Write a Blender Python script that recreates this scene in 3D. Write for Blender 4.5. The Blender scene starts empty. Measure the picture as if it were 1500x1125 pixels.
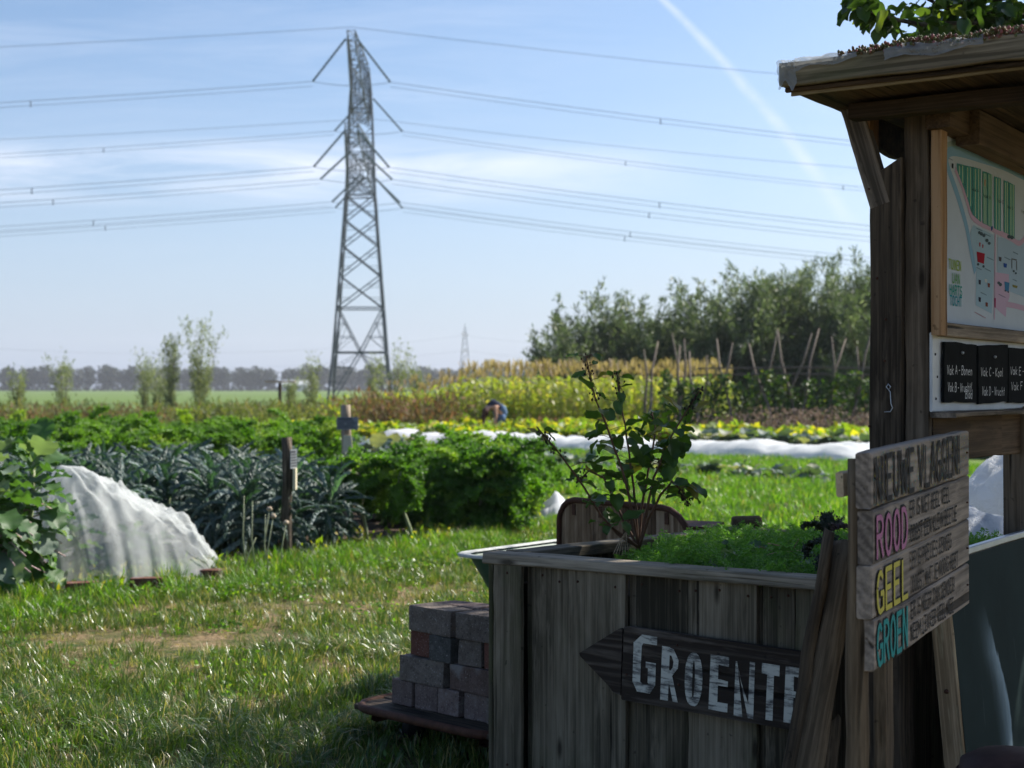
import bpy, math, random
import numpy as np
from mathutils import Vector as V, Matrix, Euler, noise as mnoise
R = math.radians
rng = np.random.default_rng(7)
random.seed(7)
sc = bpy.context.scene
# ------------------------------------------------------------------ camera
FPX, CX, HY, EYE = 2200.0, 750.0, 569.0, 1.42      # focal length in picture widths, eye height in metres
cam = bpy.data.objects.new('camera', bpy.data.cameras.new('camera'))
sc.collection.objects.link(cam); sc.camera = cam
cam.location = (0, 0, EYE); cam.rotation_euler = (R(90), 0, 0)
cam.data.sensor_width = 36; cam.data.lens = 36 * FPX / 1500
cam.data.shift_y = (HY - 562.5) / 1500
cam.data.clip_start = 0.05; cam.data.clip_end = 9000
cam.data.dof.use_dof = True; cam.data.dof.focus_distance = 4.7; cam.data.dof.aperture_fstop = 5.0
# ------------------------------------------------------------------ light
SUN_AZ, SUN_EL = 58.0, 40.0        # degrees right of straight ahead, degrees above the horizon
sun = bpy.data.objects.new('sun', bpy.data.lights.new('sun', 'SUN'))
sc.collection.objects.link(sun)
sun.data.energy = 5.0; sun.data.angle = R(0.5); sun.data.color = (1.0, 0.94, 0.84)
sdir = V((math.sin(R(SUN_AZ)) * math.cos(R(SUN_EL)), math.cos(R(SUN_AZ)) * math.cos(R(SUN_EL)), math.sin(R(SUN_EL))))
sun.rotation_euler = sdir.to_track_quat('Z', 'Y').to_euler(); sun.location = (20, 20, 40)
sc.view_settings.view_transform = 'Standard'; sc.view_settings.look = 'None'
sc.view_settings.exposure = 1.0; sc.view_settings.gamma = 1.0; sc.view_settings.use_curve_mapping = False
sc.cycles.use_denoising = True; sc.cycles.max_bounces = 8; sc.cycles.transparent_max_bounces = 24
sc.cycles.transmission_bounces = 6; sc.cycles.volume_bounces = 0; sc.cycles.volume_step_rate = 4
sc.cycles.sample_clamp_indirect = 6; sc.cycles.use_adaptive_sampling = True; sc.cycles.adaptive_threshold = 0.012

class NT:
    """small helper around a node tree"""
    def __init__(s, tree): s.t = tree; s.N = tree.nodes; s.L = tree.links
    def n(s, typ, ins=None, **kw):
        nd = s.N.new(typ)
        for k, v in kw.items(): setattr(nd, k, v)
        for k, v in (ins or {}).items():
            if hasattr(v, 'is_output') or isinstance(v, bpy.types.NodeSocket): s.L.new(v, nd.inputs[k])
            else: nd.inputs[k].default_value = v
        return nd
    def math(s, op, a, b=0.0, c=None, clamp=False):
        ins = {0: a, 1: b}
        if c is not None: ins[2] = c
        return s.n('ShaderNodeMath', ins, operation=op, use_clamp=clamp).outputs[0]
    def map(s, v, a, b, c=0.0, d=1.0):
        return s.n('ShaderNodeMapRange', {0: v, 1: a, 2: b, 3: c, 4: d}).outputs[0]
    def noise(s, vec, scale, detail=4, rough=.55, dist=0.0, out=0):
        return s.n('ShaderNodeTexNoise', {'Vector': vec, 'Scale': scale, 'Detail': detail, 'Roughness': rough, 'Distortion': dist}).outputs[out]
    def mapping(s, vec, scale=(1, 1, 1), loc=(0, 0, 0), rot=(0, 0, 0)):
        return s.n('ShaderNodeMapping', {'Vector': vec, 'Scale': scale, 'Location': loc, 'Rotation': rot}).outputs[0]
    def ramp(s, fac, stops):
        nd = s.n('ShaderNodeValToRGB', {0: fac}); cr = nd.color_ramp
        while len(cr.elements) < len(stops): cr.elements.new(.5)
        for e, (p, c) in zip(cr.elements, stops): e.position = p; e.color = (*c, 1) if len(c) == 3 else c
        return nd.outputs[0]
    def mix(s, fac, a, b, blend='MIX'):
        if isinstance(a, tuple) and len(a) == 3: a = (*a, 1)
        if isinstance(b, tuple) and len(b) == 3: b = (*b, 1)
        nd = s.n('ShaderNodeMix', data_type='RGBA', blend_type=blend)
        for k, v in ((0, fac), (6, a), (7, b)):
            if isinstance(v, bpy.types.NodeSocket): s.L.new(v, nd.inputs[k])
            else: nd.inputs[k].default_value = v
        return nd.outputs[2]

# ------------------------------------------------------------------ sky: clear daylight, thin cirrus, one contrail
world = bpy.data.worlds.new('World'); sc.world = world; world.use_nodes = True
w = NT(world.node_tree); w.N.clear()
sky = w.n('ShaderNodeTexSky', sky_type='NISHITA', sun_disc=False, sun_elevation=R(SUN_EL), sun_rotation=R(SUN_AZ),
          altitude=0, air_density=1.0, dust_density=1.6, ozone_density=2.5)
tc = w.n('ShaderNodeTexCoord').outputs['Generated']
xyz = w.n('ShaderNodeSeparateXYZ', {0: tc})
yy = w.math('MAXIMUM', xyz.outputs[1], .02)
su = w.math('DIVIDE', xyz.outputs[0], yy); sv = w.math('DIVIDE', xyz.outputs[2], yy)
front = w.map(xyz.outputs[1], .1, .4)
uv = w.n('ShaderNodeCombineXYZ', {0: su, 1: sv}).outputs[0]
# cirrus band, low over the field, fading to the right
n1 = w.noise(w.mapping(uv, (5, 42, 1), (3.1, 1.7, 0), (0, 0, R(2))), 1.0, 7, .62, .6)
n2 = w.noise(w.mapping(uv, (2.2, 9, 1), (7.3, .4, 0)), 1.0, 4, .5)
band = w.math('MULTIPLY', w.map(sv, .118, .142), w.map(sv, .170, .150))
band = w.math('MULTIPLY', band, w.map(su, .14, -.05))
wisp = w.math('MULTIPLY', w.map(n1, .42, .70), w.map(n2, .40, .60))
c1 = w.math('MULTIPLY', w.math('MULTIPLY', band, w.map(n1, .32, .66)), .85)
far = w.math('MULTIPLY', w.math('MULTIPLY', wisp, w.map(sv, .03, .16)), .15)
# contrail
ax, ay, bx, by = .0985, .262, .232, .100
dx, dy = bx - ax, by - ay; ll = math.hypot(dx, dy); dx /= ll; dy /= ll
wob = w.math('MULTIPLY', w.math('SUBTRACT', w.noise(uv, 14, 3, .5), .5), .008)
tt = w.math('ADD', w.math('MULTIPLY', w.math('SUBTRACT', su, ax), dx), w.math('MULTIPLY', w.math('SUBTRACT', sv, ay), dy))
bow = w.math('MULTIPLY', w.math('MULTIPLY', w.math('SUBTRACT', tt, 0), w.math('SUBTRACT', tt, ll)), .45)
pp = w.math('SUBTRACT', w.math('MULTIPLY', w.math('SUBTRACT', su, ax), -dy), w.math('MULTIPLY', w.math('SUBTRACT', sv, ay), -dx))
pp = w.math('ADD', w.math('ADD', pp, wob), bow)
wid = w.map(tt, -.05, .2, .0018, .0085)
tr = w.map(w.math('DIVIDE', w.math('ABSOLUTE', pp), wid), 1.0, .15)
tr = w.math('MULTIPLY', tr, w.map(w.noise(uv, 55, 4, .6), .3, .6, .35, 1))
tr = w.math('MULTIPLY', w.math('MULTIPLY', tr, w.map(sv, .085, .15)), .36)
cl = w.math('MAXIMUM', w.math('MAXIMUM', c1, far), tr)
cl = w.math('MULTIPLY', cl, front, clamp=True)
haze_f = w.map(xyz.outputs[2], 0.0, .24, .55, .0)
skc = w.mix(1.0, sky.outputs[0], (.90, .985, 1.08), 'MULTIPLY')
skc = w.mix(haze_f, skc, (4.4, 5.2, 7.2))
skc = w.mix(cl, skc, (7.2, 7.5, 8.4))
bg = w.n('ShaderNodeBackground', {'Color': skc, 'Strength': .074})
w.L.new(bg.outputs[0], w.n('ShaderNodeOutputWorld').inputs[0])

# ------------------------------------------------------------------ helpers
def gp(px, py, z=0.0):
    d = (EYE - z) * FPX / (py - HY); return V(((px - CX) * d / FPX, d, z))
def dp(px, py, d): return V(((px - CX) * d / FPX, d, EYE + (HY - py) * d / FPX))
WM = {}
def tag(o, label=None, cat=None, group=None, kind=None):
    if label: o['label'] = label
    if cat: o['category'] = cat
    if group: o['group'] = group
    if kind: o['kind'] = kind
    return o
def put(o, parent=None, M=None):
    M = M or Matrix.Identity(4); WM[o.name] = M
    if parent is not None:
        o.parent = parent; o.matrix_basis = WM[parent.name].inverted() @ M
    else: o.matrix_basis = M
    sc.collection.objects.link(o); return o
def thing(name, label, cat, loc=(0, 0, 0), rz=0, group=None):
    o = bpy.data.objects.new(name, None); o.empty_display_size = .1
    put(o, None, Matrix.Translation(V(loc)) @ Matrix.Rotation(rz, 4, 'Z')); return tag(o, label, cat, group)
def npmesh(name, P, F, smooth=False):
    P = np.asarray(P, dtype=np.float32); F = np.asarray(F, dtype=np.int32)
    me = bpy.data.meshes.new(name); k = F.shape[1]
    me.vertices.add(len(P)); me.vertices.foreach_set('co', P.ravel())
    me.loops.add(F.size); me.loops.foreach_set('vertex_index', F.ravel())
    me.polygons.add(len(F)); me.polygons.foreach_set('loop_start', np.arange(0, F.size, k, dtype=np.int32))
    me.polygons.foreach_set('loop_total', np.full(len(F), k, dtype=np.int32))
    if smooth: me.polygons.foreach_set('use_smooth', np.ones(len(F), dtype=bool))
    me.update(calc_edges=True); return me
def mobj(name, me, mat, parent=None, M=None):
    o = bpy.data.objects.new(name, me)
    if mat and not me.materials: me.materials.append(mat)
    return put(o, parent, M)
class MB:
    """collects shapes into one mesh"""
    def __init__(s): s.v = []; s.f = []
    def add(s, vs, fs):
        b = len(s.v); s.v += [tuple(x) for x in vs]; s.f += [tuple(i + b for i in f) for f in fs]; return s
    def box(s, c, size, M=None):
        hx, hy, hz = size[0] / 2, size[1] / 2, size[2] / 2; c = V(c)
        vs = [V((x, y, z)) for x in (-hx, hx) for y in (-hy, hy) for z in (-hz, hz)]
        if M: vs = [M @ q for q in vs]
        return s.add([c + q for q in vs], [(0, 1, 3, 2), (4, 6, 7, 5), (0, 4, 5, 1), (2, 3, 7, 6), (0, 2, 6, 4), (1, 5, 7, 3)])
    def tube(s, pts, rad, n=6, cap=True, jit=0.0, flat=1.0):
        pts = [V(p) for p in pts]
        if not hasattr(rad, '__len__'): rad = [rad] * len(pts)
        t0 = (pts[1] - pts[0]).normalized()
        a = t0.orthogonal().normalized(); b0 = len(s.v)
        for i, p in enumerate(pts):
            t = (pts[min(i + 1, len(pts) - 1)] - pts[max(i - 1, 0)]).normalized()
            a = (a - t * a.dot(t)).normalized(); b = t.cross(a)
            for k in range(n):
                th = 2 * math.pi * k / n; r = rad[i] * (1 + random.uniform(-jit, jit))
                s.v.append(tuple(p + a * math.cos(th) * r + b * math.sin(th) * r * flat))
        for i in range(len(pts) - 1):
            for k in range(n):
                k2 = (k + 1) % n
                s.f.append((b0 + i * n + k, b0 + i * n + k2, b0 + (i + 1) * n + k2, b0 + (i + 1) * n + k))
        if cap:
            s.f.append(tuple(b0 + k for k in reversed(range(n)))); e = b0 + (len(pts) - 1) * n
            s.f.append(tuple(e + k for k in range(n)))
        return s
    def bar(s, a, b, t): return s.tube([a, b], t, 4, False)
    def ellipsoid(s, c, r, nu=10, nv=7, fn=None):
        c = V(c); b0 = len(s.v)
        for j in range(nv + 1):
            ph = math.pi * j / nv
            for i in range(nu):
                th = 2 * math.pi * i / nu
                d = V((math.sin(ph) * math.cos(th), math.sin(ph) * math.sin(th), math.cos(ph)))
                k = fn(d) if fn else 1
                s.v.append(tuple(c + V((d.x * r[0], d.y * r[1], d.z * r[2])) * k))
        for j in range(nv):
            for i in range(nu):
                i2 = (i + 1) % nu
                s.f.append((b0 + j * nu + i, b0 + (j + 1) * nu + i, b0 + (j + 1) * nu + i2, b0 + j * nu + i2))
        return s
    def mesh(s, name, smooth=False):
        me = bpy.data.meshes.new(name); me.from_pydata(s.v, [], s.f)
        if smooth: me.polygons.foreach_set('use_smooth', [True] * len(me.polygons))
        me.update(); return me
    def build(s, name, mat, parent=None, smooth=False, M=None): return mobj(name, s.mesh(name, smooth), mat, parent, M)
def frame(o, ax, ay, az):
    M = Matrix((ax, ay, az)).transposed().to_4x4(); M.translation = V(o); return M
def plank_mesh(L, W, T, ch=.003, nseg=7, jit=.0015, cut=None):
    """a board along +x: chamfered section, slightly uneven; cut(x) may narrow it"""
    mb = MB(); hw, ht = W / 2, T / 2
    for i in range(nseg + 1):
        x = L * i / nseg; jy = random.uniform(-jit, jit); jz = random.uniform(-jit, jit) * .5
        for (y, z) in ((-hw + ch, -ht), (hw - ch, -ht), (hw, -ht + ch), (hw, ht - ch), (hw - ch, ht), (-hw + ch, ht), (-hw, ht - ch), (-hw, -ht + ch)):
            mb.v.append((x + random.uniform(-jit, jit) * (i in (0, nseg)), y + jy, z + jz))
    for i in range(nseg):
        for k in range(8):
            k2 = (k + 1) % 8; mb.f.append((i * 8 + k, (i + 1) * 8 + k, (i + 1) * 8 + k2, i * 8 + k2))
    mb.f.append(tuple(range(8))); mb.f.append(tuple(nseg * 8 + k for k in reversed(range(8))))
    return mb.mesh('plank')
def plank(name, parent, a, b, W, T, mat, wdir, nseg=7, ch=.003, jit=.0015):
    """board from a to b, wide along wdir"""
    a, b = V(a), V(b); L = (b - a).length; ax = (b - a).normalized()
    wd = V(wdir); ay = (wd - ax * wd.dot(ax)).normalized(); az = ax.cross(ay)
    return mobj(name, plank_mesh(L, W, T, ch, nseg, jit), mat, parent, frame(a, ax, ay, az))
def copy_tree(o, M, label=None):
    c = o.copy(); sc.collection.objects.link(c); c.matrix_basis = M; WM[c.name] = M
    if label: c['label'] = label
    for ch in list(o.children):
        d = ch.copy(); sc.collection.objects.link(d); d.parent = c
        for g in ch.children:
            e = g.copy(); sc.collection.objects.link(e); e.parent = d
    return c
ORD = ['first', 'second', 'third', 'fourth', 'fifth', 'sixth', 'seventh', 'eighth', 'ninth', 'tenth', 'eleventh', 'twelfth', 'thirteenth',
       'fourteenth', 'fifteenth', 'sixteenth', 'seventeenth', 'eighteenth', 'nineteenth', 'twentieth', 'twenty-first', 'twenty-second', 'twenty-third', 'twenty-fourth']

# ------------------------------------------------------------------ materials
def material(name):
    m = bpy.data.materials.new(name); m.use_nodes = True; t = NT(m.node_tree); t.N.clear()
    out = t.n('ShaderNodeOutputMaterial'); return m, t, out
def objvec(t, k=37.0):
    """object coordinates shifted by a per-object random amount"""
    oi = t.n('ShaderNodeObjectInfo'); tc = t.n('ShaderNodeTexCoord')
    off = t.math('MULTIPLY', oi.outputs['Random'], k)
    va = t.n('ShaderNodeVectorMath', {0: tc.outputs['Object'], 1: t.n('ShaderNodeCombineXYZ', {0: off, 1: off, 2: off}).outputs[0]}, operation='ADD')
    return va.outputs[0], oi.outputs['Random']
def wood(name, dark, mid, light, moss=0.0, grain=1.0, rough=.85, rings=0.0, bump=.5):
    dark, mid, light = [tuple(x * k for x, k in zip(c, (1.14, 1.0, .82))) for c in (dark, mid, light)]
    m, t, out = material(name); vec, rnd = objvec(t)
    g = t.noise(t.mapping(vec, (1.6, 48 * grain, 48 * grain)), 1, 6, .65, .3)
    g2 = t.noise(t.mapping(vec, (.9, 150 * grain, 150 * grain)), 1, 3, .6)
    st = t.noise(t.mapping(vec, (1.4, 5, 5)), 1, 4, .6, .6)
    kn = t.n('ShaderNodeTexWave', {'Vector': t.mapping(vec, (1.2, 9, 9)), 'Scale': 1.8, 'Distortion': 9.0, 'Detail': 3.0, 'Detail Scale': .8}, wave_type='RINGS').outputs[0]
    f = t.math('ADD', t.math('MULTIPLY', g, .55), t.math('MULTIPLY', g2, .30))
    f = t.math('ADD', f, t.math('MULTIPLY', t.math('SUBTRACT', st, .5), .55))
    f = t.math('ADD', f, t.math('MULTIPLY', t.math('SUBTRACT', rnd, .5), .22))
    if rings: f = t.math('ADD', f, t.math('MULTIPLY', t.math('SUBTRACT', kn, .5), rings))
    col = t.ramp(f, [(.30, dark), (.46, mid), (.64, light)])
    crack = t.map(t.noise(t.mapping(vec, (.8, 34 * grain, 34 * grain), (5, 2, 9)), 1, 2, .5), .335, .30)
    col = t.mix(t.math('MULTIPLY', crack, .85), col, (dark[0] * .25, dark[1] * .25, dark[2] * .25))
    if moss:
        mf = t.map(t.noise(t.mapping(vec, (2.2, 3.5, 3.5), (11, 3, 1)), 1, 5, .65), .5, .72, 0, moss)
        col = t.mix(mf, col, (.075, .090, .030))
    kv_ = t.n('ShaderNodeTexVoronoi', {'Vector': t.mapping(vec, (2.6, 9, 9), (.3, .1, .7)), 'Scale': 1.0}).outputs['Distance']
    col = t.mix(t.map(kv_, .13, .05, 0, .85), col, (dark[0] * .5, dark[1] * .45, dark[2] * .4))
    col = t.mix(t.map(t.noise(t.mapping(vec, (2.5, 16, 16), (3, 8, 1)), 1, 4, .7), .55, .75, 0, .6), col, tuple(min(.6, x * 1.25) for x in light))
    spots = t.map(t.noise(vec, 34, 2, .5), .70, .76)
    col = t.mix(t.math('MULTIPLY', spots, .5), col, (dark[0] * .4, dark[1] * .4, dark[2] * .4))
    hgt = t.math('ADD', t.math('MULTIPLY', g, .6), t.math('MULTIPLY', g2, .4)); hgt = t.math('SUBTRACT', hgt, t.math('MULTIPLY', crack, .9))
    if rings: hgt = t.math('ADD', hgt, t.math('MULTIPLY', kn, rings))
    bp = t.n('ShaderNodeBump', {'Height': hgt, 'Strength': bump, 'Distance': .006}).outputs[0]
    b = t.n('ShaderNodeBsdfPrincipled', {'Base Color': col, 'Roughness': rough, 'Normal': bp, 'Specular IOR Level': .12})
    t.L.new(b.outputs[0], out.inputs[0]); return m
def plain(name, col, rough=.6, metal=0.0, var=.25, scale=18, bump=.0, spec=.22, col2=None, lo=.35, hi=.65):
    m, t, out = material(name); vec, rnd = objvec(t)
    n = t.noise(vec, scale, 5, .6)
    c2 = col2 or tuple(x * (1 - var) for x in col)
    c = t.mix(t.map(n, lo, hi), tuple(c2), tuple(col))
    c = t.mix(t.math('MULTIPLY', rnd, var), c, tuple(x * .7 for x in col))
    ins = {'Base Color': c, 'Roughness': rough, 'Metallic': metal, 'Specular IOR Level': spec}
    if bump: ins['Normal'] = t.n('ShaderNodeBump', {'Height': t.noise(vec, scale * 3, 4, .7), 'Strength': bump, 'Distance': .004}).outputs[0]
    t.L.new(t.n('ShaderNodeBsdfPrincipled', ins).outputs[0], out.inputs[0]); return m
def leafm(name, c1, c2, c3=None, trans=.35, rough=.5, spec=.35, island=True, nscale=6, amt3=.15, gloss_tint=None, vein=None, tcol=None):
    """leaf: diffuse + light coming through + a sheen, varied leaf by leaf"""
    m, t, out = material(name); vec, rnd = objvec(t)
    r1 = t.n('ShaderNodeNewGeometry').outputs['Random Per Island'] if island else rnd
    c = t.mix(r1, tuple(c1), tuple(c2))
    c = t.mix(t.math('MULTIPLY', t.map(t.noise(vec, nscale, 3, .6), .35, .7), .5), c, tuple(c2))
    if c3: 
        r2 = t.math('FRACT', t.math('MULTIPLY', t.math('ADD', r1, rnd), 7.31))
        c = t.mix(t.map(r2, 1 - amt3, 1 - amt3 + .03), c, tuple(c3))
    bp = t.n('ShaderNodeBump', {'Height': t.noise(vec, nscale * 12, 2, .5), 'Strength': .25, 'Distance': .004}).outputs[0]
    pb = t.n('ShaderNodeBsdfPrincipled', {'Base Color': c, 'Roughness': rough, 'Specular IOR Level': spec, 'Normal': bp})
    tcl = t.mix(1.0, c, tcol or (1.7, 1.9, .55), 'MULTIPLY')
    tl = t.n('ShaderNodeBsdfTranslucent', {'Color': tcl})
    mx = t.n('ShaderNodeMixShader', {0: trans, 1: pb.outputs[0], 2: tl.outputs[0]})
    t.L.new(mx.outputs[0], out.inputs[0]); return m
def emboss_paint(name, col, under, wear=.35):
    """worn paint on wood: the wood shows through in streaks along x"""
    m, t, out = material(name); tc = t.n('ShaderNodeTexCoord').outputs['Object']
    a = t.noise(t.mapping(tc, (9, 60, 60)), 1, 5, .7, .4); b = t.noise(tc, 16, 4, .6)
    f = t.map(t.math('ADD', t.math('MULTIPLY', a, .6), t.math('MULTIPLY', b, .4)), wear + .02, wear + .12)
    c = t.mix(f, tuple(under), tuple(col))
    t.L.new(t.n('ShaderNodeBsdfPrincipled', {'Base Color': c, 'Roughness': .8, 'Specular IOR Level': .2}).outputs[0], out.inputs[0]); return m

M_ = {}
M_['wood_planter'] = wood('weathered planter wood', (.030, .029, .024), (.100, .094, .078), (.225, .212, .185), moss=.45)
M_['wood_rim'] = wood('grey rim wood', (.06, .06, .055), (.17, .165, .15), (.33, .32, .30), moss=.2)
M_['wood_sign'] = wood('silver grey sign wood', (.030, .026, .025), (.075, .068, .066), (.16, .15, .15), rings=.16, grain=.6, bump=.9)
M_['wood_board'] = wood('sign planks', (.10, .092, .092), (.205, .190, .185), (.33, .305, .295), rings=.12, grain=.7, bump=.6)
M_['wood_post'] = wood('kiosk post wood', (.03, .026, .022), (.085, .072, .060), (.19, .165, .14), bump=.9, grain=.8)
M_['wood_log'] = wood('log wood', (.028, .023, .018), (.085, .068, .050), (.20, .165, .125), bump=1.0, grain=.7)
M_['wood_round'] = wood('round post wood', (.06, .055, .05), (.19, .17, .155), (.36, .33, .30), bump=.8, grain=.8)
M_['wood_frame'] = wood('orange frame wood', (.10, .055, .028), (.21, .125, .065), (.36, .25, .16), bump=.3)
M_['wood_fascia'] = wood('fascia wood', (.08, .072, .055), (.22, .20, .16), (.40, .37, .30), moss=.35)
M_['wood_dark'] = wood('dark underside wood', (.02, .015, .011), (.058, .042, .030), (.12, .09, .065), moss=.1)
M_['wood_pale'] = wood('pale wood', (.16, .125, .085), (.38, .31, .23), (.55, .47, .37), bump=.3)
M_['wood_deck'] = wood('deck wood', (.018, .016, .015), (.06, .052, .047), (.17, .15, .14), bump=1.0)
M_['wood_endboard'] = wood('cart end board wood', (.05, .035, .025), (.16, .12, .085), (.34, .29, .24), bump=.5)
M_['bark'] = wood('bark', (.03, .027, .022), (.09, .08, .065), (.17, .155, .13))
M_['rust'] = plain('rusty steel', (.10, .045, .028), .7, .3, .5, 30, .4)
M_['steel'] = plain('galvanised lattice steel', (.085, .10, .12), .7, .0, .2, 3)
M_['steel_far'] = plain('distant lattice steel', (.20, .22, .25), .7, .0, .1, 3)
M_['insul'] = plain('insulator green glass', (.045, .085, .10), .5, 0, .2, 5)
M_['wire'] = plain('conductor wire', (.17, .20, .25), .6, .2, .1, 5)
M_['soil'] = plain('soil', (.075, .052, .035), .95, 0, .5, 20, .8)
M_['white_fleece'] = None
M_['enamel'] = plain('map panel enamel', (.50, .55, .60), .8, 0, .06, 9, 0, .03)
M_['white_paint'] = plain('white painted backing', (.62, .62, .60), .6, 0, .15, 12)
M_['slate'] = plain('slate', (.012, .013, .014), .85, 0, .4, 20, .25, .03)
M_['chalk'] = plain('chalk', (.68, .68, .66), .9, 0, .2, 60)
M_['zinc'] = plain('zinc hook', (.45, .47, .50), .35, .9, .2, 30)
M_['black_paint'] = emboss_paint('black letter paint', (.012, .012, .014), (.16, .145, .135), .22)
M_['white_letter'] = emboss_paint('white letter paint', (.56, .545, .47), (.10, .095, .09), .42)
M_['bag'] = None
print('materials ok')
# ------------------------------------------------------------------ ground: one sheet to the horizon
BED0, BED1 = V((-3.6, 9.3, 0)), V((.35, 14.95, 0))         # front line of the kale bed
bdir = (BED1 - BED0).normalized(); bnor = V((bdir.y, -bdir.x, 0))  # bnor points to the camera side
def ground_mat():
    m, t, out = material('ground'); geo = t.n('ShaderNodeNewGeometry').outputs['Position']
    s = t.n('ShaderNodeSeparateXYZ', {0: geo}); x, y = s.outputs[0], s.outputs[1]
    big = t.noise(geo, .9, 4, .6); fine = t.noise(geo, 30, 6, .7); mid = t.noise(geo, 5, 4, .6)
    thatch = t.ramp(fine, [(.25, (.055, .045, .022)), (.5, (.19, .135, .075)), (.75, (.36, .27, .17))])
    green = t.ramp(fine, [(.3, (.020, .040, .008)), (.7, (.065, .095, .025))])
    near = t.mix(t.map(t.math('ADD', t.math('MULTIPLY', big, .5), t.math('MULTIPLY', mid, .5)), .40, .58), green, thatch)
    soil = t.ramp(t.noise(geo, 12, 5, .7), [(.3, (.03, .021, .014)), (.7, (.11, .08, .055))])
    # bed side of the front line is soil
    q = t.math('ADD', t.math('MULTIPLY', t.math('SUBTRACT', x, BED0.x), bnor.x), t.math('MULTIPLY', t.math('SUBTRACT', y, BED0.y), bnor.y))
    q = t.math('ADD', q, t.math('MULTIPLY', t.math('SUBTRACT', mid, .5), .5))
    bed = t.math('MULTIPLY', t.map(q, .05, -.1), t.map(t.math('ADD', x, t.math('MULTIPLY', y, .0)), .9, .5))
    c = t.mix(bed, near, soil)
    mg = t.ramp(t.noise(geo, 2.5, 5, .7), [(.3, (.06, .10, .018)), (.7, (.12, .19, .035))])
    c = t.mix(t.math('MULTIPLY', t.map(y, 13, 18), t.map(x, .2, .8)), c, mg)
    # meadow field beyond the ditch, faint mowing stripes
    fs = t.noise(t.mapping(geo, (.004, .045, 1), (0, 0, 0), (0, 0, R(4))), 1, 4, .6)
    fld = t.mix(t.map(fs, .35, .65), (.085, .150, .035), (.135, .185, .060))
    fld = t.mix(t.map(t.noise(geo, .6, 4, .6), .4, .7, 0, .4), fld, (.07, .11, .03))
    c = t.mix(t.map(y, 60, 68), c, fld)
    bp = t.n('ShaderNodeBump', {'Height': fine, 'Strength': .8, 'Distance': .02}).outputs[0]
    t.L.new(t.n('ShaderNodeBsdfPrincipled', {'Base Color': c, 'Roughness': .95, 'Specular IOR Level': .1, 'Normal': bp}).outputs[0], out.inputs[0]); return m
tag(mobj('ground', npmesh('ground', [(-6000, -60, 0), (6000, -60, 0), (6000, 8000, 0), (-6000, 8000, 0)], [(0, 1, 2, 3)]), ground_mat()), kind='structure')

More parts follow.
